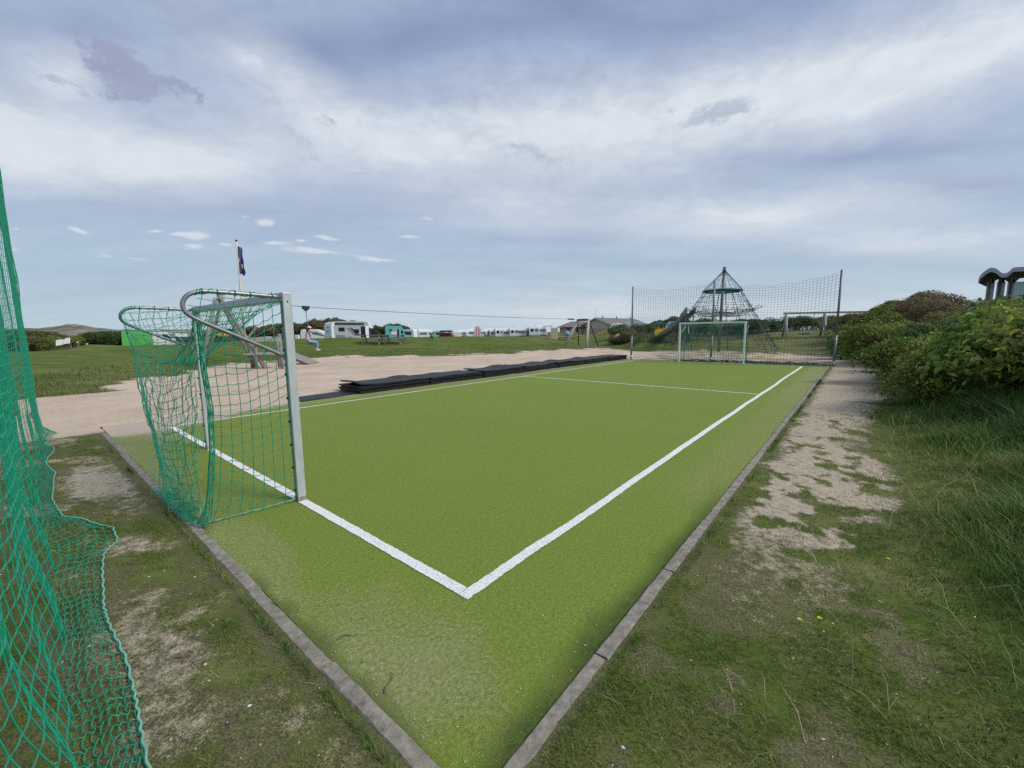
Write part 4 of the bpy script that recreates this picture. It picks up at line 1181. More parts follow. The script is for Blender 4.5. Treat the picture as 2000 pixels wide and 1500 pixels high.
# ------------------------------------------------------------------ double swing with a blue nest seat, on the rise behind
A_ = at(1534, 612, 39.0); B_ = at(1694, 609, 38.0)
gA = hz(A_[0], A_[1])
sw_ = thing('swing_frame', 'long weathered timber swing frame with a blue nest seat on the rise', 'swing', (A_[0], A_[1], gA))
dB = B_ - A_; Lb = float(np.hypot(dB[0], dB[1])); rzb = math.atan2(dB[1], dB[0]); sw_.rotation_euler = (0, 0, rzb)
zt = A_[2] - gA; zb_ = B_[2] - gA
def swg(x, y):
    c, s = math.cos(rzb), math.sin(rzb); return hz(A_[0] + c * x - s * y, A_[1] + s * x + c * y) - gA
mb = MB(); mb.beam((-.15, 0, zt), (Lb + .15, 0, zb_), .15, .16); mb.build('crossbeam', M['wood_grey'], sw_)
for x, t in ((.08, 0), (Lb * .49, .5), (Lb - .1, 1)):
    zz_ = zt + (zb_ - zt) * t - .06
    for sgn, mat in ((-1, 'wood_pale'), (1, 'wood_grey')):
        mb = MB(); mb.tube([(x + (-.22 if sgn < 0 else .12), sgn * .75, swg(x, sgn * .75) - .1), (x + (.0 if sgn < 0 else .03), sgn * .06, zz_)], .105, 10); mb.build('leg', M[mat], sw_, True)
nest = Lb * .27; nz = swg(nest, 0) + .42
mb = MB(); mb.tube([(nest + .52 * math.cos(t), .52 * math.sin(t), nz + .03 * math.cos(t)) for t in np.linspace(0, 2 * PI, 28, endpoint=False)], .065, 8, closed=True); ns_ = mb.build('nest_seat', M['blue'], sw_, True)
mb = MB()
for q in np.linspace(-.42, .42, 7):
    l = math.sqrt(.5 ** 2 - q * q); mb.tube([(nest - l, q, nz), (nest, q, nz - .09), (nest + l, q, nz)], .014, 4); mb.tube([(nest + q, -l, nz), (nest + q, 0, nz - .09), (nest + q, l, nz)], .014, 4)
mb.build('seat_netting', M['rope_dark'], ns_)
for sx in (-1, 1):
    for sy in (-1, 1):
        mb = MB(); mb.tube([(nest + sx * .40, sy * .33, nz + .03), (nest + sx * .62, 0, zt - .05)], .012, 4); mb.build('suspension_rope', M['cable'], sw_)
for x0 in (Lb * .66, Lb * .80):
    zs_ = swg(x0, 0) + .48
    mb = MB(); mb.box((x0, 0, zs_), (.46, .2, .04)); st_ = mb.build('swing_seat', M['rubber'], sw_)
    for sx in (-1, 1):
        mb = MB(); mb.tube([(x0 + sx * .2, 0, zs_), (x0 + sx * .22, 0, zt - .05)], .010, 4); mb.build('swing_chain', M['cable'], sw_)

# ------------------------------------------------------------------ aerial runway: start tower, end frame, cable, trolley, rider
ap = at(428, 583, 20.5); apz = ap[2]
tb = (ap[0], ap[1]); tg = hz(*tb)
tw = thing('zip_line_tower', 'weathered log start tower of the zip line behind the near goal', 'tower', (tb[0], tb[1], tg))
loc = lambda p: np.array(p) - np.array([tb[0], tb[1], tg])
apx = loc(ap)
def foot(u, v, Y):
    p = at(u, v, Y); p = np.array([p[0], p[1], hz(p[0], p[1]) - .1]); return loc(p)
for (u, v, Y, mt, dx) in ((503, 716, 20.8, 'wood_grey', -.05), (521, 720, 20.0, 'wood_grey', .06), (388, 700, 19.6, 'wood_grey', -.08), (398, 705, 21.6, 'wood_pale', .1)):
    f_ = foot(u, v, Y); mb = MB(); mb.tube([f_, apx + np.array([dx, (Y - 20.5) * .15, .12 if dx > 0 else .0])], [.105, .085], 10); mb.build('leg', M[mt], tw, True)
pt_ = lambda u, v, Y: loc(at(u, v, Y))
for (u, v, Y) in ((488, 664, 20.7), (497, 664, 19.9), (541, 656, 20.9), (546, 652, 20.0)):
    p = pt_(u, v, Y); mb = MB(); w_ = at(u, v, Y); mb.tube([(p[0], p[1], hz(w_[0], w_[1]) - tg - .1), p], .07, 8); mb.build('platform_post', M['wood_grey'], tw, True)
mb = MB(); mb.beam(pt_(486, 663.5, 19.85), pt_(546, 663, 19.9), .06, .19); mb.build('rail', M['wood_pale'], tw)
mb = MB(); mb.beam(pt_(486, 662.5, 20.75), pt_(546, 662, 20.95), .06, .19); mb.build('rail', M['wood_grey'], tw)
mb = MB(); a1, b1 = pt_(486, 691, 20.3), pt_(548, 690, 20.4); mb.beam(a1, b1, 1.0, .06); mb.build('platform', M['wood_pale'], tw)
mb = MB(); mb.beam(pt_(484, 661, 20.3), pt_(500, 640, 20.4), .10, .10); mb.build('brace', M['wood_grey'], tw)
# launch ramp
r0 = at(566, 690, 23.0); r1 = at(613, 709.5, 23.0)
rg = hz(r1[0], r1[1])
ra = thing('launch_ramp', 'grey plank launch ramp sloping down to the sand by the zip line', 'ramp', (r1[0], r1[1], rg))
lr = lambda p: np.array(p) - np.array([r1[0], r1[1], rg])
q0 = lr(r0); q1 = lr(r1); q1[2] = .03
mb = MB(); mb.beam(q0, q1, 1.3, .05); mb.build('deck', M['wood_grey'], ra)
mb = MB(); mb.beam((q0[0], q0[1] - .63, q0[2] - .07), (q1[0], q1[1] - .63, -.02), .05, .10); mb.build('side_board', M['wood_brown'], ra)
mb = MB(); mb.tube([(q0[0] + .1, q0[1] - .45, -.1), (q0[0] + .1, q0[1] - .45, q0[2] - .05)], .06, 8); mb.build('support_post', M['wood_grey'], ra)
# end frame
tl = at(1129, 625, 45.0); tr_ = at(1149.5, 624.5, 42.5)
eb = ((tl[0] + tr_[0]) / 2, (tl[1] + tr_[1]) / 2); eg = hz(*eb)
ef = thing('zip_line_trestle', 'pale timber end trestle of the zip line standing at the sand edge', 'trestle', (eb[0], eb[1], eg))
le = lambda p: np.array(p) - np.array([eb[0], eb[1], eg])
def gpt(u, v, Y):
    p = at(u, v, Y); p[2] = hz(p[0], p[1]) - .1; return p
for (tp_, f_, r) in ((tl, gpt(1102, 677, 44.0), .15), (tr_, gpt(1145, 679, 41.2), .16)):
    mb = MB(); mb.tube([le(f_), le(tp_)], [r, r * .85], 10); mb.build('leg', M['wood_pale'], ef, True)
for (tp_, f_) in ((tl, gpt(1130, 677, 46.5)), (tr_, gpt(1168.5, 679, 45.0))):
    mb = MB(); mb.tube([le(f_), le(tp_)], .055, 8); mb.build('back_stay', M['rope_dark'], ef, True)
mb = MB(); mb.tube([le(tl), le(tr_)], .12, 8); mb.build('top_bar', M['wood_brown'], ef, True)
# cable
ce = (tl + tr_) / 2 + np.array([0, 0, .05])
cs = ap + np.array([.1, 0, .05])
u_ = 597; 
tt = None
for k in range(2000):
    t = k / 2000; p = cs + (ce - cs) * t; 
    d_ = p - np.array([0, 0, EYE]); z_ = d_ @ CAM_F; uu = 1000 + F * (d_ @ CAM_R) / z_
    if uu >= u_: tt = t; break
Yt = (cs + (ce - cs) * tt)[1]
tro = at(597, 600, Yt)
cab = thing('zip_line_cable', 'thin steel cable of the zip line strung across the sand playground', 'cable', (float(cs[0]), float(cs[1]), 0))
pts = []
for t in np.linspace(0, 1, 61):
    p = cs + (ce - cs) * t
    if t <= tt: z = cs[2] + (tro[2] - cs[2]) * (t / tt)
    else:
        f = (t - tt) / (1 - tt); z = tro[2] + (ce[2] - tro[2]) * f - .10 * math.sin(PI * f)
    pts.append((p[0] - cs[0], p[1] - cs[1], z))
mb = MB(); mb.tube(pts, .017, 5); mb.build('wire', M['cable'], cab)
fb = .93; p = cs + (ce - cs) * fb; f = (fb - tt) / (1 - tt); zb2 = tro[2] + (ce[2] - tro[2]) * f - .10 * math.sin(PI * f)
e_ = (ce - cs) / np.linalg.norm(ce - cs)
mb = MB(); mb.tube([(p[0] - cs[0] - e_[0] * .5, p[1] - cs[1] - e_[1] * .5, zb2), (p[0] - cs[0] + e_[0] * .5, p[1] - cs[1] + e_[1] * .5, zb2)], .07, 8); mb.build('buffer_spring', M['rope_dark'], cab)
# trolley with rope and seat (local x = direction of travel)
TR = thing('zip_line_trolley', 'dark blue five sided trolley cover hanging on the zip line cable above the rider', 'trolley', (tro[0], tro[1], tro[2]), math.atan2(e_[1], e_[0]))
mb = MB(); mb.prism([(-.19, .07), (.19, .07), (.19, -.07), (.0, -.24), (-.19, -.07)], -.07, .07); bevel(mb.build('cover', M['navy'], TR), .012)
seat = at(603, 671, Yt - .02) - tro
cz, sz_ = math.cos(-TR.rotation_euler[2]), math.sin(-TR.rotation_euler[2])
def tl_(p): return np.array([p[0] * cz - p[1] * sz_, p[0] * sz_ + p[1] * cz, p[2]])
seat = tl_(seat)
mb = MB(); mb.tube([(0, 0, -.22), (.03, 0, -.8), tuple(seat + np.array([.10, 0, .55])), tuple(seat + np.array([.12, 0, -.02]))], .017, 6); mb.build('rope', M['cable'], TR)
mb = MB(); mb.ball((0, 0, -.30), .035); mb.build('rope_clamp', M['steel'], TR)
mb = MB(); mb.tube([tuple(seat + np.array([.12, 0, -.05])), tuple(seat + np.array([.12, 0, .0]))], .17, 16); bevel(mb.build('seat_disc', M['rubber'], TR), .015)

# ------------------------------------------------------------------ the rider, one skinned body plus clothes
def skin_body(name, verts, edges, radii, mat, parent, root=0, sub=2):
    me = bpy.data.meshes.new(name); me.from_pydata([tuple(map(float, v)) for v in verts], edges, []); me.update()
    o = bpy.data.objects.new(name, me); C.objects.link(o)
    sm = o.modifiers.new('skin', 'SKIN'); 
    for i, r in enumerate(radii):
        sv = me.skin_vertices[0].data[i] if me.skin_vertices else None
        if sv is None: break
        sv.radius = r if hasattr(r, '__len__') else (r, r)
        sv.use_root = i == root
    ss = o.modifiers.new('sub', 'SUBSURF'); ss.levels = sub; ss.render_levels = sub
    bpy.context.view_layer.update()
    dg = bpy.context.evaluated_depsgraph_get(); m2 = bpy.data.meshes.new_from_object(o.evaluated_get(dg))
    bpy.data.objects.remove(o); m2.name = name; m2.materials.clear(); m2.materials.append(mat)
    m2.polygons.foreach_set('use_smooth', [True] * len(m2.polygons))
    r_ob = bpy.data.objects.new(name, m2); C.objects.link(r_ob); r_ob.parent = parent
    return r_ob
def chain(*ch):
    """list of chains of (name, xyz, r); shared names join"""
    V = []; R_ = []; E = []; idx = {}
    for c in ch:
        last = None
        for n, p, r in c:
            if n not in idx: idx[n] = len(V); V.append(p); R_.append(r)
            if last is not None and idx[n] != last: E.append((last, idx[n]))
            last = idx[n]
    return V, E, R_
sc_p = .94
pw = tro + np.array([math.cos(TR.rotation_euler[2]) * seat[0], math.sin(TR.rotation_euler[2]) * seat[0], seat[2]])
pr = thing('person', 'person in pale sweater and light jeans with white cap riding the zip line seat', 'person', (pw[0], pw[1], pw[2] + .02), TR.rotation_euler[2])
pr.scale = (sc_p,) * 3
# local: x forward along the cable, z up, origin at the seat
HIP = (-.02, 0, .12); hd = (.10, 0, .86)
def S2(y, p): return (p[0], p[1] * y, p[2])
ch = [[('hip', HIP, (.15, .13)), ('wst', (-.05, 0, .30), (.12, .115)), ('chs', (-.02, 0, .50), (.145, .12)), ('nkb', (.03, 0, .66), (.075, .075)), ('nck', (.06, 0, .72), .055), ('hd0', (.09, 0, .80), (.085, .09)), ('hd1', (.105, 0, .89), (.085, .10)), ('hd2', (.10, 0, .955), (.06, .07))]]
for y, n in ((1, 'L'), (-1, 'R')):
    hand = (.165, .035 * y, .70 if n == 'L' else .60)
    ch.append([('chs', None, None), ('sh' + n, (0, .17 * y, .585), .062), ('el' + n, (.14, .21 * y, .44), .046), ('wr' + n, (.165 - .02, .075 * y, hand[2] - .03), .030), ('pm' + n, (.16, .045 * y, hand[2]), (.030, .022))])
    ch.append([('hip', None, None), ('th' + n, (.08, .10 * y, .10), .092), ('kn' + n, (.46, .11 * y, .10 if n == 'L' else .06), .062), ('cf' + n, (.47, .11 * y, -.10 if n == 'L' else -.13), .054), ('an' + n, (.46, .11 * y, -.33 if n == 'L' else -.36), .038), ('to' + n, (.58, .115 * y, -.43 if n == 'L' else -.45), (.030, .036))])
ch = [[(n, p, r) for n, p, r in c] for c in ch]
V, E, R_ = chain(*ch)
body = skin_body('body', V, E, R_, M['skin'], pr)
# five fingers closed round the rope on each hand
fg = MB()
for y, hz0 in ((1, .70), (-1, .60)):
    for q in range(4):
        z0 = hz0 + .028 - .018 * q; ln = (.9, 1.0, .95, .78)[q]
        fg.tube(subdiv(np.array([(.165, .040 * y, z0), (.195 * 1, .030 * y, z0 + .003), (.197 + .006 * ln, .004 * y, z0), (.185, -.020 * y * ln, z0 - .002), (.165, -.022 * y * ln, z0)]), 3), np.linspace(.0095, .007, 13), 6)
    fg.tube(subdiv(np.array([(.150, .040 * y, hz0 - .005), (.140, .012 * y, hz0 + .022), (.150, -.010 * y, hz0 + .038)]), 3), np.linspace(.0105, .008, 7), 6)
fg.build('fingers', M['skin'], body, True)
V, E, R_ = chain(*[[('hip', (-.02, 0, .17), (.162, .142)), ('wst', (-.055, 0, .32), (.14, .135)), ('chs', (-.025, 0, .50), (.162, .135)), ('nkb', (.025, 0, .645), (.085, .085))]] +
  [[('chs', 0, 0), ('sh' + n, (0, .175 * y, .585), .078), ('el' + n, (.14, .215 * y, .44), .062), ('wr' + n, (.146, .085 * y, (.70 if n == 'L' else .60) - .05), .042)] for y, n in ((1, 'L'), (-1, 'R'))])
skin_body('sweater', V, E, R_, M['sweater'], pr)
V, E, R_ = chain(*[[('hip', (-.02, 0, .12), (.165, .145)), ('wst', (-.045, 0, .22), (.14, .13))]] +
  [[('hip', 0, 0), ('th' + n, (.08, .10 * y, .10), .105), ('kn' + n, (.465, .11 * y, .10 if n == 'L' else .06), .078), ('cf' + n, (.475, .11 * y, -.10 if n == 'L' else -.13), .070), ('an' + n, (.46, .11 * y, -.29 if n == 'L' else -.32), .062)] for y, n in ((1, 'L'), (-1, 'R'))])
skin_body('jeans', V, E, R_, M['jeans'], pr)
for y, dz in ((1, 0), (-1, -.025)):
    mb = MB(); mb.ball((.53, .113 * y, -.40 + dz), 1, 0, 10, 7, (.135, .048, .042)); mb.ball((.47, .113 * y, -.365 + dz), .05, 0, 8, 6); o = mb.build('shoe', M['shoe'], pr, True)
mb = MB(); mb.ball((.075, 0, .885), 1, 0, 12, 9, (.098, .10, .112)); mb.ball((.0, 0, .76), 1, 0, 10, 8, (.075, .10, .16)); mb.build('hair', M['hair'], pr, True)
mb = MB(); mb.ball((.10, 0, .945), 1, 0, 12, 8, (.108, .104, .07)); mb.prism([(.16 + .11 * math.cos(t), .085 * math.sin(t)) for t in np.linspace(-PI / 2, PI / 2, 9)], .925, .940, axis='z'); mb.build('cap', M['cap'], pr, True)
for y in (1, -1):
    mb = MB(); mb.ball((.182, .034 * y, .875), .011, 0, 8, 6); mb.build('eye', M['rubber'], pr, True)
mb = MB(); mb.ball((.197, 0, .852), 1, 0, 8, 6, (.018, .012, .02)); mb.build('nose', M['skin'], pr, True)
mb = MB(); mb.ball((.186, 0, .815), 1, 0, 8, 6, (.008, .024, .006)); mb.build('mouth', M['pink'], pr, True)

# ------------------------------------------------------------------ flag pole
fp = at(477, 648, 52.0); fg_ = hz(fp[0], fp[1])
ft = at(464, 471, 52.0)
fl = thing('flag_pole', 'tall tapering white flag pole with a limp dark blue flag', 'flag pole', (fp[0], fp[1], fg_))
tp_ = ft - np.array([fp[0], fp[1], fg_])
lean = np.array([0.0, 0, 1]); top = np.array([0.05, 0, tp_[2]])
mb = MB(); mb.tube([(0, 0, -.2), (.02, 0, top[2] * .5), tuple(top)], [.15, .125, .09], 10); mb.build('pole', M['trim'], fl, True)
mb = MB(); mb.ball(top + np.array([0, 0, .06]), .15, 0, 10, 6, (1, 1, .8)); mb.build('finial', M['rope_dark'], fl, True)
mb = MB(); nz_, nx_ = 22, 7; vs = []
for i in range(nz_ + 1):
    f = i / nz_; z = top[2] - .55 - 3.2 * f; wdt = .42 + .45 * f ** 1.3 - (.55 * max(0, f - .88) / .12 * .5)
    for j in range(nx_ + 1):
        g = j / nx_; vs.append((.12 + wdt * g + .04 * math.sin(f * 16), .22 * math.sin(g * 9 + f * 3) * (.4 + .6 * g), z - .45 * g * (.4 + .6 * f)))
k_ = nx_ + 1
mb.add(vs, [(i * k_ + j, i * k_ + j + 1, (i + 1) * k_ + j + 1, (i + 1) * k_ + j) for i in range(nz_) for j in range(nx_)])
flg = mb.build('flag', M['flag'], fl, True); so2 = flg.modifiers.new('s', 'SOLIDIFY'); so2.thickness = .02
mb = MB(); mb.ball((.62, -.26, top[2] - 3.05), 1, 0, 8, 6, (.12, .03, .30)); mb.build('emblem', M['ochre'], flg, True)
# ------------------------------------------------------------------ vehicles (local: x forward, y left, z up; origin on the ground at the rear, centre line)
def rounded(pts, r=.12, n=4):
    out = []; m = len(pts)
    for i in range(m):
        p = np.array(pts[i], float); a = np.array(pts[i - 1], float) - p; b = np.array(pts[(i + 1) % m], float) - p
        la, lb = np.linalg.norm(a), np.linalg.norm(b); rr = min(r, la * .45, lb * .45)
        a /= la; b /= lb; s = p + a * rr; e = p + b * rr
        for k in range(n + 1):
            t = k / n; out.append(tuple((1 - t) ** 2 * s + 2 * t * (1 - t) * p + t * t * e))
    return out
def wheel(parent, x, y, r=.33, w=.2):
    mb = MB(); mb.tube([(x, y - w / 2, r), (x, y + w / 2, r)], r, 18); o = mb.build('wheel', M['tyre'], parent, False)
    mb = MB(); mb.tube([(x, y - w / 2 - .008, r), (x, y + w / 2 + .008, r)], r * .6, 14); mb.build('rim', M['alu'], o)
def slab(parent, name, mat, x0, x1, z0, z1, y, t=.012, r=.05):
    """flat panel on a side wall (y = wall plane, t thick outwards)"""
    mb = MB(); mb.prism(rounded([(x0, z0), (x1, z0), (x1, z1), (x0, z1)], r, 2), y, y + t); return mb.build(name, mat, parent)
def rear_slab(parent, name, mat, y0, y1, z0, z1, x, t=-.012, r=.05):
    mb = MB(); mb.prism(rounded([(y0, z0), (y1, z0), (y1, z1), (y0, z1)], r, 2), x + t, x, axis='x'); return mb.build(name, mat, parent)

def place(u, Y, dz=0.0, v=650):
    p = at(u, v, Y); return np.array([p[0], p[1], hz(p[0], p[1]) + dz])

# ---- big grey motorhome
Lm = 6.8; Wm = 2.25
pm0 = place(648, 52.0); top_z = at(690, 627.5, 55)[2]; Hm = top_z - pm0[2]
ph = math.radians(45)
org = pm0 + np.array([-math.sin(ph), math.cos(ph), 0]) * Wm / 2
mh = thing('motorhome', 'large grey and white motorhome with open door and dark cab behind the picnic tables', 'motorhome', org, ph)
k = Hm / 2.95
body = [(.0, .45), (4.2, .45), (4.2, 1.9 * k), (4.35, 2.1 * k), (4.3, 2.78 * k), (4.0, 2.95 * k), (.45, 2.88 * k), (.12, 2.72 * k), (0, 2.3 * k)]
mb = MB(); mb.prism(rounded(body, .25, 4), -Wm / 2, Wm / 2); bevel(mb.build('body', M['van_grey'], mh), .06, 3)
mb = MB(); mb.prism(rounded([(-.03, .42), (.28, .42), (.22, 2.2 * k), (.50, 2.86 * k), (.10, 2.72 * k), (-.03, 2.35 * k)], .12, 3), -Wm / 2 - .02, Wm / 2 + .02); bevel(mb.build('rear_cap', M['van_white'], mh), .04, 2)
mb = MB(); mb.prism(rounded([(3.7, 2.5 * k), (4.3, 2.2 * k), (4.75, 2.08 * k), (4.95, 2.15 * k), (4.6, 2.72 * k), (3.9, 2.97 * k)], .12, 3), -Wm / 2 + .05, Wm / 2 - .05); bevel(mb.build('cab_roof', M['van_white'], mh), .04, 2)
cab = [(4.1, .38), (6.75, .38), (6.8, .75), (6.62, 1.08 * k), (5.75, 1.36 * k), (4.85, 2.10 * k), (4.1, 2.16 * k)]
mb = MB(); mb.prism(rounded(cab, .14, 3), -1.08, 1.08); cb_ = mb.build('cab', M['van_dark'], mh); bevel(cb_, .05, 2)
mb = MB(); mb.prism([(5.76, 1.40 * k), (4.9, 2.12 * k), (4.82, 2.09 * k), (5.68, 1.37 * k)], -.86, .86); mb.build('windscreen', M['glass_pale'], cb_)
mb = MB(); mb.prism(rounded([(4.55, 1.38 * k), (5.6, 1.38 * k), (4.95, 1.95 * k), (4.55, 1.95 * k)], .08, 2), -1.095, -1.08); mb.build('side_window', M['glass'], cb_)
for y in (-.75, .75):
    mb = MB(); mb.ball((6.55, y, .92), 1, 0, 8, 6, (.22, .17, .12)); mb.build('headlight', M['lamp'], mh, True)
ys = -Wm / 2 - .012
slab(mh, 'window', M['glass'], .75, 1.45, 1.72 * k, 2.2 * k, ys); slab(mh, 'window', M['glass'], 2.5, 3.1, 1.5 * k, 1.98 * k, ys)
slab(mh, 'locker_door', M['van_mid'], .45, 1.45, .62, 1.32 * k, ys, .006, .03); slab(mh, 'locker_door', M['van_mid'], 1.65, 2.3, .62, 1.1 * k, ys, .006, .03)
mb = MB(); mb.prism([(1.6, 2.15 * k), (2.1, 2.15 * k), (3.0, 1.22 * k), (2.5, 1.22 * k)], ys - .002, ys + .012); mb.build('side_stripe', M['van_mid'], mh)
mb = MB(); mb.prism([(2.12, 2.15 * k), (2.3, 2.15 * k), (2.85, 1.45 * k), (3.3, 1.32 * k), (3.3, 1.2 * k), (2.75, 1.3 * k)], ys - .003, ys + .012); mb.build('side_stripe', M['glass'], mh)
slab(mh, 'door_opening', M['glass'], 3.32, 3.85, .5, 2.35 * k, ys, .01, .06)
dr = MB(); dr.box((4.05, ys - .04, 1.42 * k), (.42, .05, 1.85 * k)); bevel(dr.build('open_door', M['van_white'], mh), .02)
mb = MB(); mb.prism(rounded([(.35, 2.56 * k), (3.75, 2.56 * k), (3.75, 2.76 * k), (.35, 2.76 * k)], .06, 2), -Wm / 2 - .13, -Wm / 2 - .003); mb.build('awning_box', M['van_dark'], mh)
for x, w in ((1.1, .6), (2.5, .7)):
    mb = MB(); mb.prism(rounded([(x, 2.88 * k), (x + w, 2.88 * k), (x + w * .8, 3.06 * k), (x + w * .2, 3.06 * k)], .05, 2), -.3, .3); mb.build('roof_vent', M['van_dark'], mh)
for x in (1.25, 5.75):
    for y in (-1.0, 1.0): wheel(mh, x, y, .36, .22)
for z, w in ((2.15, .25), (1.7, .35)): rear_slab(mh, 'rear_panel', M['van_mid'], -w, w, z * k, (z + .14) * k, -.03)
for y in (-.95, .95): rear_slab(mh, 'tail_light', M['red'], y - .07, y + .07, .8, 1.25, -.03)
mh.scale = (1.14, 1, 1)
# ---- scooter beside it
sp_ = place(689, 50.5)
sc = thing('motor_scooter', 'white motor scooter parked against the side of the grey motorhome', 'scooter', sp_, ph)
mb = MB(); mb.prism(rounded([(.1, .35), (.75, .28), (1.15, .3), (1.25, .85), (1.12, .88), (1.02, .42), (.75, .42), (.65, .72), (.05, .78)], .08, 3), -.15, .15); bevel(mb.build('body', M['van_white'], sc), .04)
mb = MB(); mb.prism(rounded([(.05, .79), (.66, .74), (.62, .86), (.08, .9)], .05, 2), -.13, .13); mb.build('seat', M['rubber'], sc)
mb = MB(); mb.tube([(1.15, -.33, 1.02), (1.15, .33, 1.02)], .02, 6); mb.build('handlebar', M['rubber'], sc)
for x in (.25, 1.3): wheel(sc, x, 0, .24, .12)

# ---- turquoise motorhome
pt0 = place(749, 80.0); Ht = at(770, 636.5, 82)[2] - pt0[2]
tq = thing('motorhome', 'smaller turquoise motorhome parked beyond the picnic tables', 'motorhome', pt0 + np.array([0, 1.1, 0]), math.radians(18))
k = Ht / 2.8
mb = MB(); mb.prism(rounded([(0, .4), (3.6, .4), (4.3, .4), (4.3, 1.2 * k), (3.95, 2.0 * k), (3.5, 2.75 * k), (.15, 2.8 * k), (0, 2.4 * k)], .18, 3), -1.1, 1.1); bevel(mb.build('body', M['van_turq'], tq), .05)
slab(tq, 'window', M['glass'], .9, 1.5, 1.7 * k, 2.2 * k, -1.112); slab(tq, 'window', M['glass'], 3.4, 3.85, 1.35 * k, 1.95 * k, -1.112); slab(tq, 'door_opening', M['glass'], 2.6, 2.95, .6, 2.2 * k, -1.112)
mb = MB(); mb.box((3.05, -1.3, 1.45 * k), (.05, .4, 1.6 * k)); mb.build('open_door', M['van_white'], tq)
slab(tq, 'side_panel', M['van_grey'], 1.5, 2.55, 1.4 * k, 2.3 * k, -1.108, .006)
for x in (.9, 3.5):
    for y in (-.95, .95): wheel(tq, x, y)

tq.scale = (.86, 1, 1)
# ---- caravans with their ends towards the camera
def make_caravan(h=2.55, w=2.2, l=5.6, skin='van_white'):
    t = thing('caravan', 'caravan', 'caravan')
    mb = MB(); mb.prism(rounded([(0, .45), (l, .45), (l, h * .7), (l - .35, h), (.3, h), (0, h * .75)], .2, 3), -w / 2, w / 2); bevel(mb.build('body', M[skin], t), .07, 3)
    rear_slab(t, 'window', M['glass_pale'], -w * .36, -w * .05, 1.35, 1.95, 0); rear_slab(t, 'window', M['glass'], w * .08, w * .36, 1.35, 1.95, 0)
    rear_slab(t, 'bumper', M['van_grey'], -w * .46, w * .46, .5, .75, 0)
    mb = MB(); mb.box((l / 2, 0, h + .06), (.6, .5, .12)); mb.build('roof_vent', M['van_grey'], t)
    for y in (-w / 2 + .12, w / 2 - .12): wheel(t, l * .52, y, .32, .2)
    mb = MB(); mb.beam((l, 0, .42), (l + 1.1, 0, .42), .08, .08); mb.build('tow_bar', M['steel'], t)
    return t
cv = [make_caravan(), make_caravan(2.6, 2.3, 6.2, 'van_cream')]
wide = thing('caravan', 'c', 'caravan')
mb = MB(); mb.prism(rounded([(0, .45), (5, .45), (5, 1.9), (4.6, 2.55), (.3, 2.55), (0, 1.9)], .25, 3), -1.1, 1.1); bevel(mb.build('body', M['van_white'], wide), .1, 3)
rear_slab(wide, 'window', M['glass_pale'], -.8, .8, 1.3, 1.85, 0); rear_slab(wide, 'under_panel', M['van_dark'], -.9, .9, .5, .68, 0)
for y in (-.98, .98): wheel(wide, 2.6, y, .32, .2)
used = {}
def put_caravan(src, u, Y, label, tilt=0.0, sc=1.0, dz=0.0):
    p = place(u, Y, dz); rz = math.atan2(p[1], p[0]) + tilt
    if src not in used: used[src] = 1; src.location = tuple(p); src.rotation_euler = (0, 0, rz); src.scale = (sc,) * 3; o = src; o['label'] = label; o['group'] = 'caravans pitched in a row behind the grass bank'
    else: o = dup(src, p, rz, label, 'caravans pitched in a row behind the grass bank', sc)
    return o
row = [(wide, 904, 96, 'white caravan behind the dark shrub, right of the red car', 0, .95), (wide, 922, 97, 'white caravan with wide pale window left of the pink striped windbreak', .1, 1.0),
       (cv[0], 942, 96, 'white caravan just right of the pink striped windbreak', -.1, .9), (cv[0], 952, 99, 'white caravan end with two windows behind the wooden crate', .05, 1.0),
       (wide, 965, 97, 'blank white caravan end between two windowed caravans, left half of the row', .0, .95), (cv[0], 977, 92, 'white caravan with two dark windows above the low green box', .02, 1.0),
       (wide, 990, 92, 'white rounded caravan end at the middle of the long row', .0, .95), (cv[0], 1005, 91, 'white caravan with dark windows right of the rounded middle caravan', .03, 1.0),
       (wide, 1019, 91, 'white rounded caravan end left of the cream caravan', .0, .95), (cv[1], 1028.5, 94, 'cream caravan squeezed between white caravans', .0, .9),
       (cv[0], 1044, 89, 'white caravan with two dark windows right of the cream caravan', .02, 1.05), (wide, 1058.5, 89, 'white rounded caravan end beside the canopy near the beige board', .0, 1.0)]
for src, u, Y, lab, tilt, s in row: put_caravan(src, u, Y, lab, tilt, s)
# awning beside the last caravan
pa = place(1070, 86)
aw = thing('awning', 'white flat awning on posts between the last caravan and the beige board', 'awning', pa)
mb = MB(); mb.prism(rounded([(-.9, 2.15), (.9, 2.3), (.9, 2.55), (-.9, 2.4)], .06, 2), -1, 1); mb.build('roof', M['van_white'], aw)
for x in (-.8, .8):
    for y in (-.9, .9):
        mb = MB(); mb.tube([(x, y, -.1), (x, y, 2.2)], .05, 6); mb.build('post', M['van_mid'], aw)
# pink windbreak, crate, green box
p = place(933, 88); o = thing('windbreak', 'pink striped cloth windbreak standing upright among the white caravans', 'windbreak', p)
for i in range(5):
    mb = MB(); mb.box((-.6 + .28 * i, .02 * (i % 2), 1.45 + .25 * (i in (1, 2, 3))), (.27, .03, 1.9 + .5 * (i in (1, 2, 3)))); mb.build('stripe_panel', M['pink'] if i % 2 else M['van_white'], o)
for x in (-.75, .65):
    mb = MB(); mb.tube([(x, 0, 0), (x, 0, 2.7)], .03, 6); mb.build('pole', M['wood_pale'], o)
p = place(950.5, 78); o = thing('wooden_crate', 'brown wooden crate on the bank below the white caravans', 'crate', p, .2)
mb = MB(); [mb.box((0, 0, .35 + .26 * i), (.85, .6, .22)) for i in range(4)]; [mb.box((x, -.31, .75), (.07, .03, 1.0)) for x in (-.38, .38)]; mb.build('slats', M['wood_brown'], o)
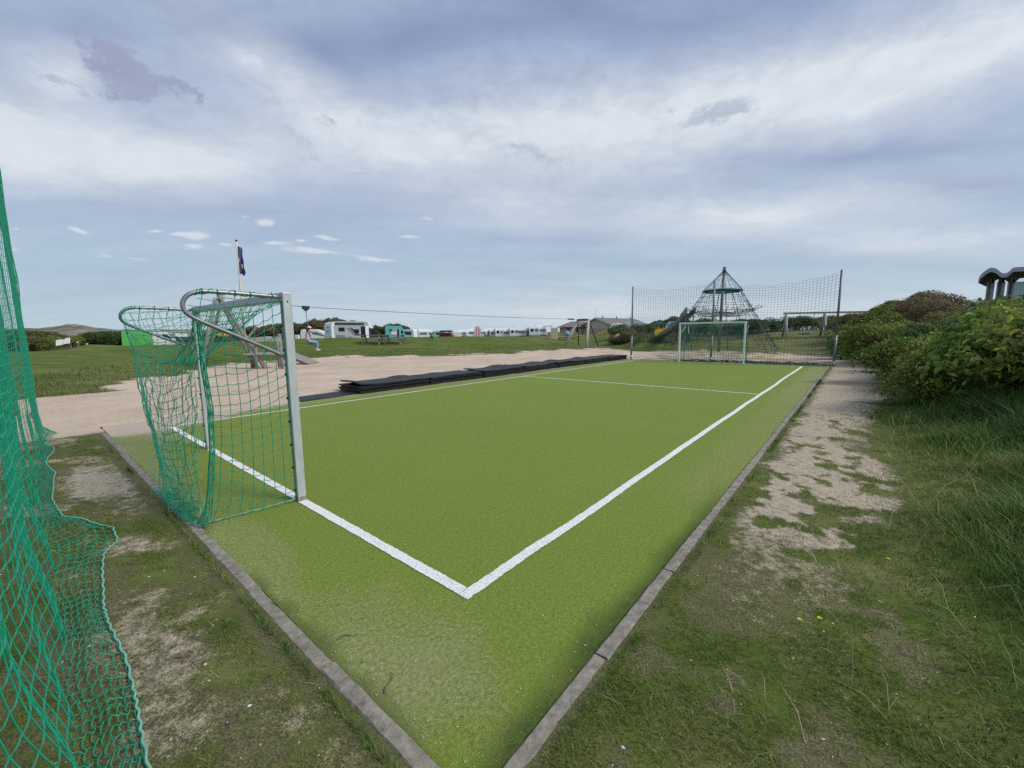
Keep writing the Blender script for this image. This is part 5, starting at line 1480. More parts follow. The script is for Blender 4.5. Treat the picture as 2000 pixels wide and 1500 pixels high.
p = place(965, 77); o = thing('storage_box', 'low grey green storage box below the row of caravans', 'box', p, .1)
mb = MB(); mb.box((0, 0, .35), (1.0, .6, .62)); bevel(mb.build('body', M['slide'], o), .04); mb = MB(); mb.box((0, 0, .70), (1.06, .66, .08)); bevel(mb.build('lid', M['slide'], o), .02)

# ---- vans left of the green bin
def make_van(name, lab, u, Y, rz, col, L=5.2, H=2.3, W_=1.9, cat='van', sc=1):
    t = thing(name, lab, cat, place(u, Y), rz); t.scale = (sc,) * 3
    mb = MB(); mb.prism(rounded([(0, .35), (L, .35), (L + .02, .8), (L - .15, 1.05), (L - .95, 1.2), (L - 1.55, H * .93), (L - 1.9, H), (.15, H), (0, H * .9)], .12, 3), -W_ / 2, W_ / 2); bevel(mb.build('body', M[col], t), .05)
    for s_ in (-1, 1):
        y = s_ * W_ / 2 - (.012 if s_ < 0 else 0)
        mb = MB(); mb.prism(rounded([(L - 1.95, 1.25), (L - 1.0, 1.25), (L - 1.5, H * .86), (L - 1.95, H * .86)], .06, 2), y, y + .012); mb.build('side_window', M['glass'], t)
        slab(t, 'side_window', M['glass'], .5, L - 2.3, 1.3, H * .84, y)
    mb = MB(); mb.prism([(L - .93, 1.23), (L - 1.52, H * .93), (L - 1.57, H * .93), (L - 1.0, 1.21)], -W_ * .43, W_ * .43); mb.build('windscreen', M['glass'], t)
    for y in (-.7, .7):
        mb = MB(); mb.ball((L - .05, y, .82), 1, 0, 8, 5, (.09, .16, .10)); mb.build('headlight', M['lamp'], t, True)
    for x in (.9, L - .9):
        for y in (-W_ / 2 + .1, W_ / 2 - .1): wheel(t, x, y)
    return t
make_van('camper_van', 'white camper van with dark windscreen facing left, right of the turquoise motorhome', 812, 84, math.radians(168), 'van_white', 5.0, 2.4)
put_caravan(wide, 827, 90, 'white caravan end partly behind the green litter bin on its left', .05, 1.0)['group'] = 'caravans pitched in a row behind the grass bank'
put_caravan(cv[0], 834.5, 93, 'white caravan peeping out beside the green litter bin', .0, .95)
make_van('camper_van', 'white and blue camper van just left of the red car', 872, 92, math.radians(150), 'van_white', 4.6, 2.2)
make_van('camper_van', 'white camper van tucked in right of the red car', 893, 90, math.radians(100), 'van_white', 4.4, 2.1)
# ---- cars
def make_car(name, lab, u, Y, rz, col, L=4.3, H=1.5, box=None, sc=1, hatch=True):
    t = thing(name, lab, 'car', place(u, Y), rz); t.scale = (sc,) * 3
    mb = MB(); mb.prism(rounded([(0, .32), (L, .32), (L, .68), (L - .25, .82), (L - 1.15, .92), (L - 1.75, H), (.55, H + .02), (.05, .95)], .1, 3), -.85, .85); bevel(mb.build('body', M[col], t), .05)
    for s_ in (-1, 1):
        y = s_ * .85 - (.012 if s_ < 0 else 0)
        mb = MB(); mb.prism(rounded([(L - 2.35, .95), (L - 1.3, .95), (L - 1.78, H - .1), (L - 2.35, H - .1)], .05, 2), y, y + .012); mb.build('side_window', M['glass'], t)
        mb = MB(); mb.prism(rounded([(.45, .98), (L - 2.45, .95), (L - 2.45, H - .1), (.65, H - .08)], .05, 2), y, y + .012); mb.build('side_window', M['glass'], t)
    mb = MB(); mb.prism([(L - 1.13, .95), (L - 1.72, H - .02), (L - 1.76, H), (L - 1.18, .94)], -.74, .74); mb.build('windscreen', M['glass'], t)
    rw = MB(); rw.prism([(.06, 1.0), (.46, H - .05), (.42, H - .05), (.02, 1.0)], -.7, .7); rw.build('rear_window', M['glass'], t)
    for y in (-.62, .62):
        mb = MB(); mb.ball((L - .05, y, .66), 1, 0, 8, 5, (.10, .16, .09)); mb.build('headlight', M['lamp'], t, True)
        rear_slab(t, 'tail_light', M['red'], y - .12, y + .12, .78, .95, 0)
    for x in (.8, L - .85):
        for y in (-.76, .76): wheel(t, x, y, .31, .18)
    return t
rc = make_car('car', 'red hatchback car carrying a long dark roof box', 886, 88, math.radians(172), 'red', 4.2, 1.75)
p = at(871, 646, 88)
rb = thing('roof_box', 'long dark roof box strapped on top of the red car', 'roof box', place(887, 87.8) + np.array([0, 0, 1.78]), math.radians(172))
mb = MB(); mb.prism(rounded([(.4, .06), (2.9, .06), (3.2, .22), (2.7, .42), (.6, .42), (.3, .25)], .1, 3), -.38, .38); bevel(mb.build('shell', M['van_dark'], rb), .06)
mb = MB(); mb.box((1.0, 0, .03), (.06, 1.2, .06)); mb.build('roof_bar', M['steel'], rb); mb = MB(); mb.box((2.3, 0, .03), (.06, 1.2, .06)); mb.build('roof_bar', M['steel'], rb)
for i, (u, Y, lab, ylab, rz) in enumerate(((424, 43.0, 'dark blue car with white number plate seen from behind through the goal net', 'yellow kayak on the roof of the dark blue car with the white plate', 80), (447, 46.0, 'dark blue car right of the one with the white plate', 'yellow kayak on the roof of the right hand dark blue car', 78))):
    c_ = make_car('car', lab, u, Y, math.radians(rz + 25), 'navy', 4.2, 1.5)
    if i == 0: rear_slab(c_, 'number_plate', M['van_white'], -.27, .27, .62, .76, 0)
    ky = thing('kayak', ylab, 'kayak', place(u, Y) + np.array([0, 0, 1.56]), math.radians(rz + 25))
    mb = MB(); s = np.linspace(0, 1, 15); mb.tube([(-.4 + 4.4 * f, 0, .16) for f in s], .04 + .26 * np.sin(PI * s) ** .7, 10)
    mb.build('hull', M['yellow'], ky, True); mb = MB(); mb.ball((1.6, 0, .36), 1, 0, 10, 6, (.45, .2, .09)); mb.build('cockpit', M['rubber'], ky, True)
make_car('car', 'teal grey car behind the left goal net beside the white trailer', 372, 44.0, math.radians(165), 'slide', 4.2, 1.5)
make_car('car', 'white car half hidden by the dark hedge near the flag pole', 530, 60.0, math.radians(176), 'van_white', 3.4, 1.4)
t = make_van('box_trailer', 'white box trailer between the green tent and the teal grey car', 303, 43.5, math.radians(20), 'van_white', 2.8, 1.9, 1.6, 'trailer')

# ---- low white caravan behind the rider and small cabinet
pl0 = place(584, 58.0)
lc = thing('caravan', 'low white caravan with curved roof behind the zip line rider', 'caravan', pl0 + np.array([0, 1, 0]), math.radians(8))
hl = at(605, 643.5, 59)[2] - pl0[2]
mb = MB(); mb.prism(rounded([(0, .4), (3.7, .4), (3.7, hl * .45), (3.0, hl * .85), (2.0, hl), (.15, hl), (0, hl * .8)], .2, 4), -1, 1); bevel(mb.build('body', M['van_white'], lc), .06)
mb = MB(); mb.prism([(1.2, hl * .84), (2.2, hl * .84), (3.3, hl * .60), (3.3, hl * .55), (1.2, hl * .74)], -1.012, -1.0); mb.build('side_stripe', M['van_mid'], lc)
for y in (-.9, .9): wheel(lc, 1.9, y)
mb = MB(); mb.beam((3.7, 0, hl * .62), (4.9, 0, hl * .6), .07, .07); mb.build('tow_bar', M['steel'], lc)
pc = place(580, 55.0); o = thing('supply_cabinet', 'small white supply cabinet left of the low white caravan', 'cabinet', pc)
mb = MB(); mb.box((0, 0, .75), (.46, .4, 1.5)); bevel(mb.build('body', M['van_white'], o), .03); mb = MB(); mb.box((0, -.206, .8), (.36, .012, .9)); mb.build('door', M['van_cream'], o)

# ------------------------------------------------------------------ picnic tables
def make_table(mat):
    t = thing('picnic_table', 'p', 'picnic table')
    mb = MB(); [mb.box((0, -.30 + .15 * i, .765), (1.95, .135, .04)) for i in range(5)]; mb.build('table_top', M[mat], t)
    for y in (-.72, .72):
        mb = MB(); [mb.box((0, y - .075 + .15 * i, .455), (1.95, .135, .04)) for i in range(2)]; mb.build('bench_seat', M[mat], t)
    for x in (-.68, .68):
        for s_ in (-1, 1):
            mb = MB(); mb.beam((x, s_ * .62, -.05), (x, s_ * .24, .745), .06, .10, up=(1, 0, 0)); mb.build('leg', M[mat], t)
        mb = MB(); mb.beam((x + .055, -.86, .40), (x + .055, .86, .40), .05, .10); mb.build('seat_bearer', M['wood_brown'], t)
        mb = MB(); mb.beam((x + .055, -.36, .71), (x + .055, .36, .71), .05, .09); mb.build('top_bearer', M['wood_brown'], t)
    return t
t1 = make_table('wood_grey'); p = place(727, 36.5); t1.location = tuple(p); t1.rotation_euler = (0, 0, .06); t1['label'] = 'grey wooden picnic table on the grass bank in front of the motorhome door'; t1['group'] = 'picnic tables on the grass'
t2 = dup(t1, place(770, 36.8), -.03, 'grey wooden picnic table carrying a white box on the grass bank', 'picnic tables on the grass')
t3 = make_table('wood_pale'); p = place(1101, 52.0); t3.location = tuple(p); t3.rotation_euler = (0, 0, .25); t3['label'] = 'pale picnic table beside the beige board and the zip line trestle'; t3['group'] = 'picnic tables on the grass'
dup(t3, place(1117, 57.0), .5, 'pale picnic table behind the pale blue bag, left of the brick house', 'picnic tables on the grass')
p2 = np.array(t2.location); o = thing('white_box', 'white cool box standing on the right hand grey picnic table', 'box', (p2[0] - .05, p2[1], p2[2] + .787), .1)
mb = MB(); mb.box((0, 0, .15), (.42, .32, .30)); bevel(mb.build('body', M['van_white'], o), .03); mb = MB(); mb.box((0, 0, .32), (.44, .34, .05)); bevel(mb.build('lid', M['van_grey'], o), .015)
p = place(1109, 51.0); o = thing('bag', 'pale blue cloth bag hanging over the pale picnic table', 'bag', (p[0], p[1] + .5, p[2] + .79))
mb = MB(); mb.ball((0, 0, .22), 1, 0, 12, 8, (.30, .2, .27)); mb.build('sack', M['pale_blue'], o, True); mb = MB(); mb.tube([(.16 * math.cos(a), 0, .42 + .16 * math.sin(a)) for a in np.linspace(0, PI, 9)], .02, 5); mb.build('handle', M['pale_blue'], o)
# green litter bin
p = place(844, 39.0); gb = thing('litter_bin', 'green litter bin on a post at the top of the grass bank', 'bin', p); gb.scale = (.82, .82, .72)
mb = MB(); mb.tube([(0, 0, .28), (0, 0, .32), (0, 0, .92)], [.17, .22, .27], 14); mb.build('bucket', M['green_bin'], gb, True)
mb = MB(); mb.tube([(0, 0, .92), (0, 0, .97)], .29, 14); mb.build('rim', M['green_bin'], gb, True); mb = MB(); mb.tube([(0, 0, .93), (0, 0, .975)], .235, 14); mb.build('opening', M['glass'], gb)
mb = MB(); mb.tube([(-.05, .2, -.2), (-.05, .2, 1.18)], .04, 8); mb.build('post', M['green_bin'], gb); mb = MB(); mb.beam((-.28, .1, .95), (-.38, .1, 1.2), .05, .06); mb.build('lid_bracket', M['green_bin'], gb)
# beige board
p = place(1083, 50.0); bo = thing('board', 'tall beige plywood board standing on the lawn left of the zip line trestle', 'board', p, -.05)
hb = at(1083, 640.5, 50)[2] - p[2]
mb = MB(); mb.box((0, 0, hb / 2 + .03), (.86, .10, hb - .06)); bevel(mb.build('panel', M['board'], bo), .01); 
for x in (-.4, .4):
    mb = MB(); mb.box((x, .08, hb / 2), (.07, .06, hb + .02)); mb.build('post', M['wood_pale'], bo)

# ------------------------------------------------------------------ service building
def house_piece(par, name, mat, poly, fr, y0, y1):
    mb = MB(); mb.prism(poly, y0, y1); return mb.build(name, mat, par)
bw, bl = 10.4, 19.5; bp_ = at(1164, 650, 110); bg_ = hz(bp_[0], bp_[1]); phb = math.radians(45)
ez = at(1190, 635.5, 112)[2] - bg_; rz_ = at(1164, 622, 110)[2] - bg_
bd = thing('brick_building', 'long low brick building with gable wall and grey brown tiled roof', 'building', (bp_[0], bp_[1], bg_), phb)
mb = MB(); mb.prism([(-bw / 2 + .5, -.5), (bw / 2 - .5, -.5), (bw / 2 - .5, ez + .25), (0, rz_ - .25), (-bw / 2 + .5, ez + .25)], 0, bl, axis='y')
def yx(v): return v
# gable runs across local y, ridge along local x
def swapxy(mb_):
    for a in mb_.v: a[:, [0, 1]] = a[:, [1, 0]]
    return mb_
swapxy(mb).build('wall', M['brick'], bd)
mb = MB(); mb.prism([(-bw * .32, ez * .66), (bw * .32, ez * .66), (bw * .32, ez + .9), (0, rz_ - .4), (-bw * .32, ez + .9)], -.03, 0); swapxy(mb).build('gable_panel', M['render'], bd)
mb = MB(); mb.prism([(0, rz_), (bw / 2 + .2, ez - .15), (bw / 2 + .2, ez + .08), (0, rz_ + .25), (-bw / 2 - .2, ez + .08), (-bw / 2 - .2, ez - .15)], -.5, bl + .5)
rf_ = swapxy(mb).build('roof', M['roof'], bd)
for s_ in (-1, 1):
    mb = MB(); mb.prism([(0, rz_ - .12), (s_ * (bw / 2 + .2), ez - .28), (s_ * (bw / 2 + .2), ez + .02), (0, rz_ + .18)], -.6, -.5); swapxy(mb).build('verge_board', M['trim'], rf_)
for x in (2.5, 9.5, 17):
    mb = MB(); mb.tube([(x, -.4, rz_ - .2), (x, -.4, rz_ + .75)], .13, 8); mb.build('vent_pipe', M['van_dark'], rf_)
mb = MB(); mb.box((.6, .6, rz_ + .9), (.05, .05, 2.6)); mb.box((.6, .6, rz_ + 2.1), (.5, .05, .12)); mb.build('antenna', M['alu'], rf_)
mb = MB(); mb.box((2.6, -bw / 2 + .49, ez * .45), (2.2, .06, ez * .9)); mb.build('doorway', M['van_mid'], bd)
# left wing with hipped roof
wp = at(1121, 650, 112); wg = hz(wp[0], wp[1]); we = at(1121, 638.5, 112)[2] - wg; wr = at(1130, 627.5, 114)[2] - wg
wgx = thing('brick_building', 'small brick wing with hipped roof left of the gabled building', 'building', (wp[0], wp[1], wg), .12)
mb = MB(); mb.box((.3, 3, we / 2 - .2), (5.6, 6, we + .4)); mb.build('wall', M['brick'], wgx)
mb = MB(); mb.add([(-3.4, -.6, we - .1), (4.0, -.6, we - .1), (4.0, 7, we - .1), (-3.4, 7, we - .1), (.0, 3, wr), (4.0, 3, wr)], [(0, 1, 5, 4), (1, 2, 5), (2, 3, 4, 5), (3, 0, 4), (3, 2, 1, 0)]); mb.build('roof', M['roof'], wgx)
mb = MB(); mb.box((.3, -.62, we - .12), (7.2, .08, .26)); mb.build('gutter', M['van_dark'], wgx)
for x, w in ((.9, .8), (-1.6, 1.0)):
    mb = MB(); mb.box((x, -.02, we * .55), (w, .06, we * .75)); fr = mb.build('window', M['trim'], wgx); mb = MB(); mb.box((x, -.06, we * .58), (w * .72, .03, we * .6)); mb.build('pane', M['glass'], fr)
mb = MB(); mb.box((2.4, -.02, we * .45), (.9, .06, we * .9)); mb.build('door', M['wood_grey'], wgx)
# caravans and shelters right of it
def side_caravan(u0, u1, Y, vtop, lab, skin='van_white'):
    a = place(u0, Y); L = (u1 - u0) * Y / F; H = at(u0, vtop, Y)[2] - a[2]
    t = thing('caravan', lab, 'caravan', a, .05)
    mb = MB(); mb.prism(rounded([(0, .35), (L, .35), (L, H * .62), (L - .5, H), (.55, H), (0, H * .6)], .4, 4), -1.1, 1.1); bevel(mb.build('body', M[skin], t), .06)
    slab(t, 'window', M['glass_pale'], L * .18, L * .42, H * .48, H * .72, -1.112); slab(t, 'window', M['glass_pale'], L * .58, L * .8, H * .48, H * .72, -1.112); slab(t, 'side_stripe', M['van_grey'], .1, L - .1, H * .34, H * .40, -1.108, .008, .01)
    for y in (-1, 1): wheel(t, L * .5, y)
    return t
side_caravan(1193, 1218, 74, 631.5, 'white rounded caravan in front of the brick building roof'); side_caravan(1217, 1262, 76, 630.5, 'longer white caravan behind the left pole of the far fence', 'van_grey')
side_caravan(1303, 1333, 72, 628, 'white caravan behind the slide and the yellow play boat')
p = at(1258, 650, 62); g = hz(p[0], p[1]); hh = at(1258, 634, 62)[2] - g
pv = thing('shelter', 'dark roofed open shelter left of the yellow play boat', 'shelter', (p[0], p[1], g))
mb = MB(); mb.add([(-1.9, -1.2, hh - .45), (1.9, -1.2, hh - .45), (1.9, 1.2, hh - .45), (-1.9, 1.2, hh - .45), (-.3, 0, hh), (.3, 0, hh), (-1.9, -1.2, hh - .53), (1.9, -1.2, hh - .53), (1.9, 1.2, hh - .53), (-1.9, 1.2, hh - .53)], [(0, 1, 5, 4), (1, 2, 5), (2, 3, 4, 5), (3, 0, 4), (0, 6, 7, 1), (1, 7, 8, 2), (2, 8, 9, 3), (3, 9, 6, 0), (9, 8, 7, 6)]); mb.build('roof', M['van_dark'], pv)
for x in (-1.6, 1.6):
    for y in (-1, 1):
        mb = MB(); mb.tube([(x, y, -.2), (x, y, hh - .5)], .06, 6); mb.build('post', M['van_dark'], pv)
mb = MB(); mb.box((.2, .9, hh * .3), (2.6, .06, hh * .55)); mb.build('back_panel', M['glass_pale'], pv)
# yellow play boat
p = at(1293, 654, 50); g = hz(p[0], p[1])
ybt = thing('play_boat', 'yellow play boat with teal canopy in front of the white caravan', 'play boat', (p[0], p[1], g - .1), .08)
zt_ = at(1290, 630, 50)[2] - g + .1; zb3 = at(1293, 642, 50)[2] - g + .1
for (x0, x1, dz) in ((-1.05, -.05, 0), (.10, 1.10, .05)):
    mb = MB(); mb.prism(rounded([(x0, -.1), (x1, -.1), (x1 + (.2 if x1 > .5 else 0), zb3 + dz), (x0 - (.15 if x0 < -.5 else 0), zb3 + dz)], .06, 2), -.45, .45); mb.build('hull_panel', M['yellow'], ybt)
for x in (-.65, -.1):
    for y in (-.4, .4):
        mb = MB(); mb.tube([(x, y, zb3), (x, y, zt_ - .05)], .05, 6); mb.build('post', M['yellow'], ybt)
mb = MB(); mb.prism([(-.95, zt_ - .22), (.35, zt_ - .22), (.25, zt_ - .05), (-.6, zt_ + .1), (-.95, zt_ + .15)], -.55, .55); mb.build('canopy', M['teal'], ybt)
# spring riders by the brick wall
for i, (u, lab) in enumerate(((1172, 'small pale yellow spring rider by the brick wall'), (1181, 'taller yellow spring rider right of the small one by the brick wall'))):
    p = place(u, 76); o = thing('spring_rider', lab, 'spring rider', p)
    s_ = .8 + .35 * i
    mb = MB(); mb.prism(rounded([(-.45, .35 * s_), (.35, .35 * s_), (.55, .6 * s_), (.35, .95 * s_), (.15, .65 * s_), (-.4, .7 * s_)], .08, 2), -.14, .14); mb.build('body', M['yellow'], o)
    mb = MB(); mb.tube([(.10 * math.cos(a), .10 * math.sin(a), .4 * s_ * a / 25) for a in np.linspace(0, 25, 60)], .025, 5); mb.build('spring', M['steel'], o)
# boulders
for i, (u, Y, r, lab) in enumerate(((1208, 43.5, .42, 'larger pale boulder among the bushes left of the far fence pole'), (1214, 43.0, .30, 'smaller pale boulder right of the larger one by the bushes'))):
    p = place(u, Y); mb = MB(); mb.ball((0, 0, 0), r, 0, 14, 10, (1.15, .9, .85))
    for a in mb.v:
        nn2 = np.array([fbm(a[:, 0] * 2 + i * 9, a[:, 1] * 2 + a[:, 2] * 3, 5)]).T; a *= .72 + .6 * nn2
    o = mb.build('boulder', M['stone'], None, True); o.location = (p[0], p[1], p[2] + r * .95 + .25); tag(o, lab, 'boulder', 'boulders by the bushes')
    mb = MB(); mb.ball((0, 0, 0), r, 0, 10, 8, (1.5, 1.2, .9)); 

# ------------------------------------------------------------------ left background: tent, hut, long white buildings, sign, path
p = place(267, 44); H_t = at(267, 647, 44)[2] - p[2]; Wt = 41 * 44 / F * 1.0
te = thing('tent', 'bright green canvas tent behind the left end of the goal net', 'tent', p, .45)
mb = MB(); mb.prism(rounded([(-Wt / 2, -.1), (Wt / 2, -.1), (Wt / 2 - .05, H_t * .97), (-Wt / 2 + .08, H_t)], .1, 3), -.7, 1.2); bevel(mb.build('canvas', M['green_tent'], te), .05)
mb = MB(); mb.prism([(-.02, 0), (.02, 0), (.02, H_t * .9), (-.02, H_t * .9)], -.712, -.70); mb.build('door_seam', M['green_bin'], te)
p = place(239, 45); hh2 = at(239, 650.5, 45)[2] - p[2]; o = thing('hut', 'dark brown plank hut left of the green tent', 'hut', p, .3)
mb = MB(); mb.box((0, .6, hh2 / 2 - .05), (.85, 1.2, hh2)); mb.build('wall', M['wood_brown'], o); mb = MB(); mb.box((0, .6, hh2 - .02), (1.0, 1.35, .08)); mb.build('roof', M['van_dark'], o)
for (u0, u1, vt, Y, lab) in ((190, 268, 643.5, 85, 'long white flat roofed building above the dark hedge at left'), (262, 330, 646.5, 90, 'long white flat roofed building behind the green tent')):
    a = place(u0, Y); b = at(u1, 650, Y); Lw = b[0] - a[0]; Hh = at(u0, vt, Y)[2] - a[2]
    o = thing('site_building', lab, 'building', a, .05)
    mb = MB(); mb.box((Lw / 2, 2.5, Hh / 2 - .3), (Lw, 5, Hh - .1)); mb.build('wall', M['van_white'], o)
    mb = MB(); mb.box((Lw / 2, 2.5, Hh - .22), (Lw + .5, 5.5, .30)); mb.build('roof', M['van_grey'], o)
    for i in range(6):
        mb = MB(); mb.box((Lw * (i + .6) / 6.2, -.01, Hh * .6), (Lw * .07, .05, Hh * .3)); mb.build('window', M['glass_pale'], o)
# information sign with two slanting boards
sp0 = place(127, 23.0); sg = thing('information_sign', 'white two board information sign on dark posts beside the tarmac path', 'sign', sp0, .12)
c1 = at(117.5, 669, 23.0) - sp0; c2 = at(130, 666, 23.0) - sp0
for c in (c1, c2):
    cx = c[0] * math.cos(-.12) - c[1] * math.sin(-.12)
    mb = MB(); mb.box((cx, 0, c[2]), (.33, .03, .33), 0, 0, -.16 * 1.0, -.35); o = mb.build('board', M['white_paint'], sg)
mb = MB(); mb.beam((.02, .05, -.1), (-.12, .05, .62), .08, .06); mb.build('post', M['wood_brown'], sg)
mb = MB(); mb.beam((.18, .05, -.1), (.10, .05, .35), .07, .06); mb.build('post', M['wood_brown'], sg)
for u, Y, lab in ((149, 28, 'short dark bollard right of the information sign'), (166.5, 31, 'pale topped bollard farther along the tarmac path')):
    p = place(u, Y); o = thing('bollard', lab, 'bollard', p); mb = MB(); mb.tube([(0, 0, -.1), (0, 0, .38)], .07, 8); mb.build('post', M['wood_brown'] if u < 160 else M['wood_pale'], o); mb = MB(); mb.tube([(0, 0, .38), (0, 0, .44)], [.075, .05], 8); mb.build('cap', M['wood_pale'], o)
# tarmac path behind the mound, draped on the slope
nU, nW = 40, 5; vs = []
for i in range(nU):
    f = i / (nU - 1); u = -160 + 335 * f; Y = 22.0 + 6.5 * f
    for j in range(nW):
        q = at(u, 650, Y + j * (1.35 + .3 * f)); vs.append((q[0], q[1], hz(q[0], q[1]) + .05))
mb = MB(); mb.add(vs, [(i * nW + j, (i + 1) * nW + j, (i + 1) * nW + j + 1, i * nW + j + 1) for i in range(nU - 1) for j in range(nW - 1)])
tag(mb.build('path', M['tarmac'], None, True, fix=False), kind='structure')
# far dunes
us_ = np.linspace(-250, 420, 120); Ys_ = np.linspace(120, 260, 26); vs = []
pkx = [-250, -60, 40, 75, 105, 130, 150, 170, 190, 215, 245, 300, 420]; pkv = [640, 643, 641.5, 641, 638.5, 634.5, 633.2, 636, 640.5, 643, 643.2, 643.4, 644]
for Y in Ys_:
    for u in us_:
        v = np.interp(u, pkx, pkv); p = at(u, v, 200); f = (Y - 120) / 80; q = at(u, 650, Y)
        zz_ = -1.5 + (p[2] + 1.5) * (float(sst(0, 1, f)) if f <= 1 else 1 - .6 * float(sst(1, 1.75, f)))
        zz_ += (float(fbm(u * .06, Y * .05, 5)) - .5) * 2.2 * min(1, f) * (1 if f < .85 else .4)
        vs.append((q[0], q[1], zz_))
dm = pm('dune_heath', (.30, .25, .20), (.075, .085, .04), .05, .95, .2, detail=9, lo=.40, hi=.62)
nU = len(us_); mb = MB(); mb.add(vs, [(i * nU + j, i * nU + j + 1, (i + 1) * nU + j + 1, (i + 1) * nU + j) for i in range(len(Ys_) - 1) for j in range(nU - 1)])
tag(mb.build('dunes', dm, None, True, fix=False), kind='structure')

# ------------------------------------------------------------------ building with the wavy roof on the bank at right
Yw = 45.0
wv = [(1911.5, 544), (1916, 536), (1925, 528.5), (1934, 523.2), (1940, 523), (1947, 525.5), (1953, 530.5), (1959, 533.5), (1966, 533), (1972, 529), (1978, 523.5), (1984, 522), (2004, 521), (2030, 521.5), (2050, 527), (2062, 534), (2080, 534)]
p0 = at(1936, 580, Yw); gw = hz(p0[0], p0[1])
wb = thing('pavilion', 'pavilion with wavy grey roof on columns rising above the shrubs', 'pavilion', (p0[0], p0[1], gw))
P_ = [at(u, v, Yw) - np.array([p0[0], p0[1], gw]) for u, v in wv]
S = subdiv(np.array(P_), 4); th_ = .46
poly = [(q[0], q[2]) for q in S]
mb = MB(); vs = []; n = len(poly)
dv = np.array([p0[0], p0[1]]) / math.hypot(p0[0], p0[1]) * 9 + np.array([1.2, 0])
for g_ in (0, 1):
    for (x, z) in poly: vs.append((x + dv[0] * g_, dv[1] * g_, z))
    for (x, z) in poly: vs.append((x + dv[0] * g_, dv[1] * g_, z - th_))
fs = []
for i in range(n - 1):
    fs += [(i, i + 1, n + i + 1, n + i), (2 * n + i, 3 * n + i, 3 * n + i + 1, 2 * n + i + 1), (i, 2 * n + i, 2 * n + i + 1, i + 1)]
fs += [(0, n, 3 * n, 2 * n), (n - 1, 3 * n - 1, 4 * n - 1, 2 * n - 1)]
mb.add(vs, fs); mb.build('roof', M['zinc'], wb)
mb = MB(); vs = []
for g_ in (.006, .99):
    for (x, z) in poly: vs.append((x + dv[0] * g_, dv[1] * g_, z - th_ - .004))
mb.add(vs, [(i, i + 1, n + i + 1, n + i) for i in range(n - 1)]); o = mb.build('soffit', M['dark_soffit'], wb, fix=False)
def wl(u, v): 
    q = at(u, v, Yw + .6) - np.array([p0[0], p0[1], gw]); return q
for u in (1941, 1961, 1982, 2040):
    q = wl(u, 545); mb = MB(); mb.box((q[0], .8, q[2] / 2 - .2), (.24, .3, q[2] + .55)); c_ = mb.build('column', M['column'], wb)
    mb = MB(); mb.prism([(q[0] - .12, q[2] - .4), (q[0] + .12, q[2] - .4), (q[0] + .26, q[2] + .1), (q[0] - .24, q[2] + .1)], .65, .95); mb.build('bracket', M['column'], c_)
for u0, u1 in ((1943.5, 1958.5), (1963.5, 1979.5), (1984.5, 2037)):
    a, b = wl(u0, 545), wl(u1, 545); mb = MB(); mb.box(((a[0] + b[0]) / 2, 1.3, a[2] / 2 - .3), (b[0] - a[0], .05, a[2] + .2)); mb.build('window', M['curtain'], wb)
# ------------------------------------------------------------------ foliage meshes: thousands of separate leaves spread through a lobed crown
GREEN = dict(
    rose=[(.044, .085, .014), (.068, .118, .020), (.098, .145, .026), (.155, .180, .036), (.085, .075, .026)],
    bright=[(.055, .110, .020), (.085, .150, .028), (.120, .180, .036), (.170, .205, .045), (.085, .105, .024)],
    dark=[(.026, .048, .014), (.036, .062, .017), (.050, .078, .020), (.066, .092, .026), (.040, .042, .018)],
    olive=[(.070, .075, .026), (.095, .095, .034), (.125, .115, .045), (.085, .062, .032), (.060, .074, .024)],
    brown=[(.090, .070, .042), (.120, .092, .055), (.075, .065, .034), (.105, .088, .048), (.062, .060, .028)])

def leaves(centres, normals, size, pal, seed, narrow=.55, fold=.25):
    r = np.random.default_rng(seed); n = len(centres)
    nv = normals + r.normal(0, .45, (n, 3)); nv /= np.linalg.norm(nv, axis=1, keepdims=True)
    a = r.normal(0, 1, (n, 3)); a -= nv * (a * nv).sum(1, keepdims=True); a /= np.linalg.norm(a, axis=1, keepdims=True)
    b = np.cross(nv, a)
    s = (size * r.uniform(.6, 1.35, n))[:, None]
    base = centres - a * s * .5; tip = centres + a * s * .5 - nv * s * .12
    l = centres - a * s * .05 + b * s * narrow * .5 + nv * s * fold * .4; q = centres - a * s * .05 - b * s * narrow * .5 + nv * s * fold * .4
    V = np.stack([base, l, tip, q], 1).reshape(-1, 3)
    i = np.arange(n)[:, None] * 4
    Fc = np.concatenate([np.concatenate([i, i + 1, i + 2], 1), np.concatenate([i, i + 2, i + 3], 1)])
    P_ = np.array(pal); k = np.clip((fbm(centres[:, 0] * 1.8 + seed, centres[:, 1] * 1.8 + centres[:, 2] * 1.7, seed, 2) * 1.7 - .35) * len(pal) + r.normal(0, .8, n), 0, len(pal) - 1).astype(int)
    col = P_[k] * r.uniform(.72, 1.3, (n, 1)) * np.where(r.random((n, 1)) < .10, np.array([[1.75, 1.55, 1.1]]), 1.0)
    return V, Fc, np.repeat(col, 4, 0)

